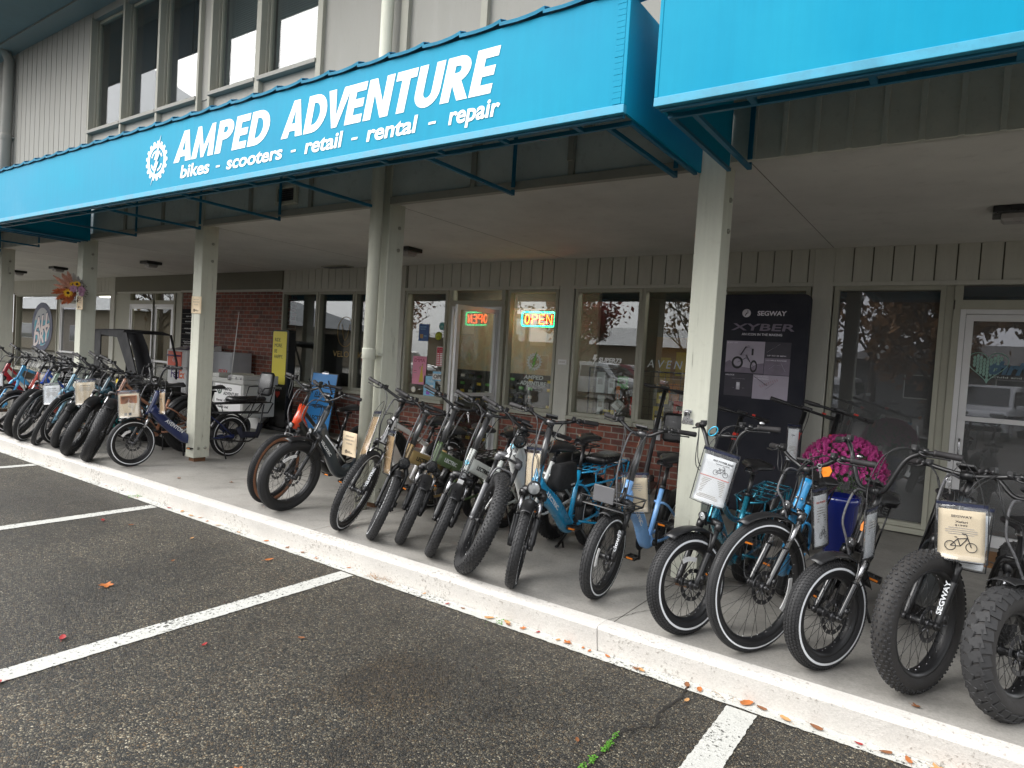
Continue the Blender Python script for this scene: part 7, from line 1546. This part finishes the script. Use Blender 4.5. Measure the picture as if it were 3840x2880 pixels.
MLO = M_('autumn_leaf', (.24, .12, .04), .8, 0, .5, 3); MLR = M_('maple_red', (.22, .03, .03), .8, 0, .4, 3); MLG = M_('dull_green_leaf', (.06, .08, .03), .8, 0, .4, 3); MLB = M_('brown_leaf', (.16, .09, .04), .8, 0, .4, 3)
tree(-1.2, -14.5, 7.5, MLO, 'orange autumn tree in the tall right window', 5200, 2); tree(4.5, -17, 8, MLO, 'second orange autumn tree farther right across the lot', 4200, 8)
tree(-3.8, -19, 8, MLB, 'nearly bare tree left of the orange tree', 500, 3, True); tree(-9.5, -24, 10, MLB, 'tall bare tree mirrored in the wide shop window', 900, 4, True); tree(-13.5, -23, 8.5, MLB, 'brown thin tree across the lot', 800, 5, True); tree(-21, -22, 7, MLR, 'red maple across the lot', 2200, 6); tree(-28, -21, 8, MLB, 'bare tree at the far left across the lot', 300, 9, True); tree(-38, -22, 8, MLR, 'red maple farthest left across the lot', 1500, 16)
k = thing('conifer_tree', 'dark conifer across the lot mirrored beside the neon sign', 'tree', (-17.5, -40, 0)); MB().tube([(0, 0, 0), (0, 0, 13)], [.3, .03], 8).build('trunk', MTREE, k); g = MB(); rr = random.Random(12)
for i in range(1500):
    z = 2+11*rr.random(); r_ = (13.4-z)*.27*rr.uniform(.2, 1); a = rr.uniform(0, 6.28); p = Vector((r_*cos(a), r_*sin(a), z-r_*.3)); d = Vector((cos(a), sin(a), -.4)); e = Vector((-sin(a), cos(a), 0)); s_ = .35
    g.add([p, p+d*s_*.5+e*s_*.25, p+d*s_, p+d*s_*.5-e*s_*.25], [(0, 1, 2, 3)])
g.build('crown', M_('fir', (.025, .045, .03), .9), k)
def block(label, x0, x1, y0, y1, h, rh, wm, rm, wins):
    k = thing('low_building', label, 'building', ((x0+x1)/2, y1, 0), group='low buildings across the parking lot'); ox, oy = (x0+x1)/2, y1
    MB().span((x0-ox, y0-oy, 0), (x1-ox, 0, h)).build('wall', wm, k)
    MB().add([(x0-ox-.8, y0-oy-.8, h), (x1-ox+.8, y0-oy-.8, h), (x1-ox+.8, .9, h), (x0-ox-.8, .9, h), (x0-ox+1.5, (y0-oy)/2, h+rh), (x1-ox-1.5, (y0-oy)/2, h+rh)], [(3, 2, 1, 0), (0, 1, 5, 4), (1, 2, 5), (2, 3, 4, 5), (3, 0, 4)]).build('roof', rm, k)
    for a, b in wins:
        f = MB().span((a-ox, -.02, .9), (b-ox, .04, 2.2)).build('window', MPLA, k); MB().span((a-ox+.06, .041, .96), (b-ox-.06, .05, 2.14)).build('pane', MDLENS, f)
MROOF = M_('shingle_roof', (.13, .125, .12), .9, 0, .2, 3)
block('low grey building with shingle roof across the lot, right part', -5.5, 14, -34, -26, 2.9, 1.2, M_('grey_render', (.16, .165, .17), .85), MROOF, ((-3, -1.6), (1, 2.4), (5, 6.4)))
block('long low tan building across the lot, left part', -44, -9, -44, -33, 3.3, 1.8, M_('tan_render', (.34, .29, .22), .85), M_('pale_metal_roof', (.36, .37, .38), .6), ((-38, -36), (-32, -30), (-26, -24), (-20, -18), (-14, -12)))
def suv(label, x, y, rz, pm, L=4.7, h=1.78):
    """length along local x, front at +x"""
    k = thing('parked_car', label, 'car', (x, y, 0), rz, group='cars parked across the lot'); W_ = .93
    prof = [(-L/2, .45), (-L/2, .95), (-L/2+.06, 1.05), (-L/2+.28, h-.12), (-L/2+.55, h), (.35, h), (.62, h-.06), (1.22, 1.10), (2.1, .98), (L/2-.06, .82), (L/2, .5), (L/2-.1, .32), (-L/2+.1, .32)]
    g = MB(); secs = [(-W_, .90, .03), (-W_*.97, 1.0, 0), (-W_*.5, 1.01, 0), (W_*.5, 1.01, 0), (W_*.97, 1.0, 0), (W_, .90, .03)]; n = len(prof); vs = []
    for yy, sx_, dz in secs:
        for (px, pz) in prof:
            tum = .16*max(0, (pz-1.0)/(h-1.0)) if pz > 1.0 else 0
            vs.append((px*(sx_ if abs(px) > L/2-.3 else 1)*(.985 if abs(yy) > W_*.9 else 1), yy*(1-tum), pz-dz*(1 if pz > .9 else 0)))
    fs = [(i*n+j, i*n+(j+1) % n, (i+1)*n+(j+1) % n, (i+1)*n+j) for i in range(len(secs)-1) for j in range(n)]+[tuple(range(n-1, -1, -1)), tuple((len(secs)-1)*n+j for j in range(n))]
    g.add(vs, fs, 0, True); b = g.build('body', pm, k, None, .03)
    for sg in (-1, 1):
        for a in ([(-L/2+.42, 1.12), (-L/2+.52, h-.2), (-.75, h-.17), (-.75, 1.08)], [(-.68, 1.08), (-.68, h-.17), (.05, h-.17), (.05, 1.08)], [(.12, 1.08), (.12, h-.17), (.45, h-.2), (.98, 1.10)]):
            q = MB().add([(px, sg*(W_*(1-.16*max(0, (pz-1.0)/(h-1.0)))+.006), pz) for px, pz in a], [(0, 1, 2, 3) if sg < 0 else (3, 2, 1, 0)]); q.build('side_window', MDLENS, k)
        for wx in (-L/2+.95, L/2-.92):
            M2 = T(wx, sg*(W_-.10), .37) @ RX(-sg*pi/2); w2 = MB().lathe([(.22, -.1), (.33, -.11), (.37, -.06), (.37, .07), (.33, .115), (.24, .11)], 28, M=M2); wo = w2.build('wheel', MTYRE, k); MB().lathe([(.0005, .085), (.05, .1), (.09, .085), (.2, .1), (.235, .112)], 20, M=M2).build('rim', MSTEEL, wo)
            MB().lathe([(.38, .06), (.43, .065), (.43, .09), (.38, .09)], 24, M=M2, arc=(-.2, pi+.2)).build('wheel_arch', MBLK, k) if False else None
        MB().box((.75, sg*(W_+.1), 1.12), (.12, .2, .14)).build('mirror', pm, k, None, .03); MB().box((L/2-.12, sg*.68, .85), (.16, .36, .16)).build('headlight', MLENS, k, None, .03); MB().box((-L/2+.06, sg*.78, 1.0), (.12, .16, .32)).build('tail_light', MRED, k, None, .02)
    MB().add([(.64, -.72, h-.09), (.64, .72, h-.09), (1.20, .80, 1.13), (1.20, -.80, 1.13)], [(0, 1, 2, 3)]).build('windscreen', MDLENS, k, T(.015, 0, .015)); MB().add([(-L/2+.07, -.76, 1.12), (-L/2+.07, .76, 1.12), (-L/2+.27, .68, h-.16), (-L/2+.27, -.68, h-.16)], [(3, 2, 1, 0)]).build('rear_window', MDLENS, k, T(-.02, 0, 0))
    MB().box((L/2-.02, 0, .66), (.06, 1.0, .22)).build('grille', MBLK, k, None, .02); MB().box((L/2, 0, .42), (.12, 1.7, .16)).build('bumper', MBLK, k, None, .04); MB().box((-L/2, 0, .45), (.12, 1.7, .18)).build('bumper', MBLK, k, None, .04)
PW = paint('car_white', (.70, .71, .72), .2)
suv('white sport utility vehicle mirrored in the wide shop window', -14.9, -13.5, 0.0, PW); suv('white estate car mirrored in the right hand door', .5, -12.5, pi*.5+.2, PW, 4.6, 1.8); suv('second white vehicle mirrored at the left edge of the tall window', -4.6, -15.5, -pi*.5, PW); suv('dark red car behind the white sport utility vehicle', -17, -21, .1, paint('car_red', (.20, .01, .025), .25)); suv('white pickup like car mirrored in the double doors', -27, -12, 0, PW); suv('grey car parked across the lot at the left', -22, -14, 1.5, paint('car_grey', (.12, .13, .14), .25))
k = thing('shrub', 'round green shrub by the low grey building', 'shrub', (-.4, -24.5, 0)); MB().tube([(0, 0, 0), (0, 0, .6)], [.06, .03], 6).build('stem', MTREE, k); crown(k, (0, 0, .8), (.9, .9, .6), 900, MLG, 5, .09)
block('wide low building with pale ribbed roof at the far left', -95, -48, -30, -8, 3.4, 2.6, bpy.data.materials['tan_render'], bpy.data.materials['pale_metal_roof'], ((-90, -86), (-80, -76), (-70, -66), (-60, -56)))
tree(-42, -6, 9, MLB, 'bare branching tree mirrored behind the oval logo', 200, 21, True)
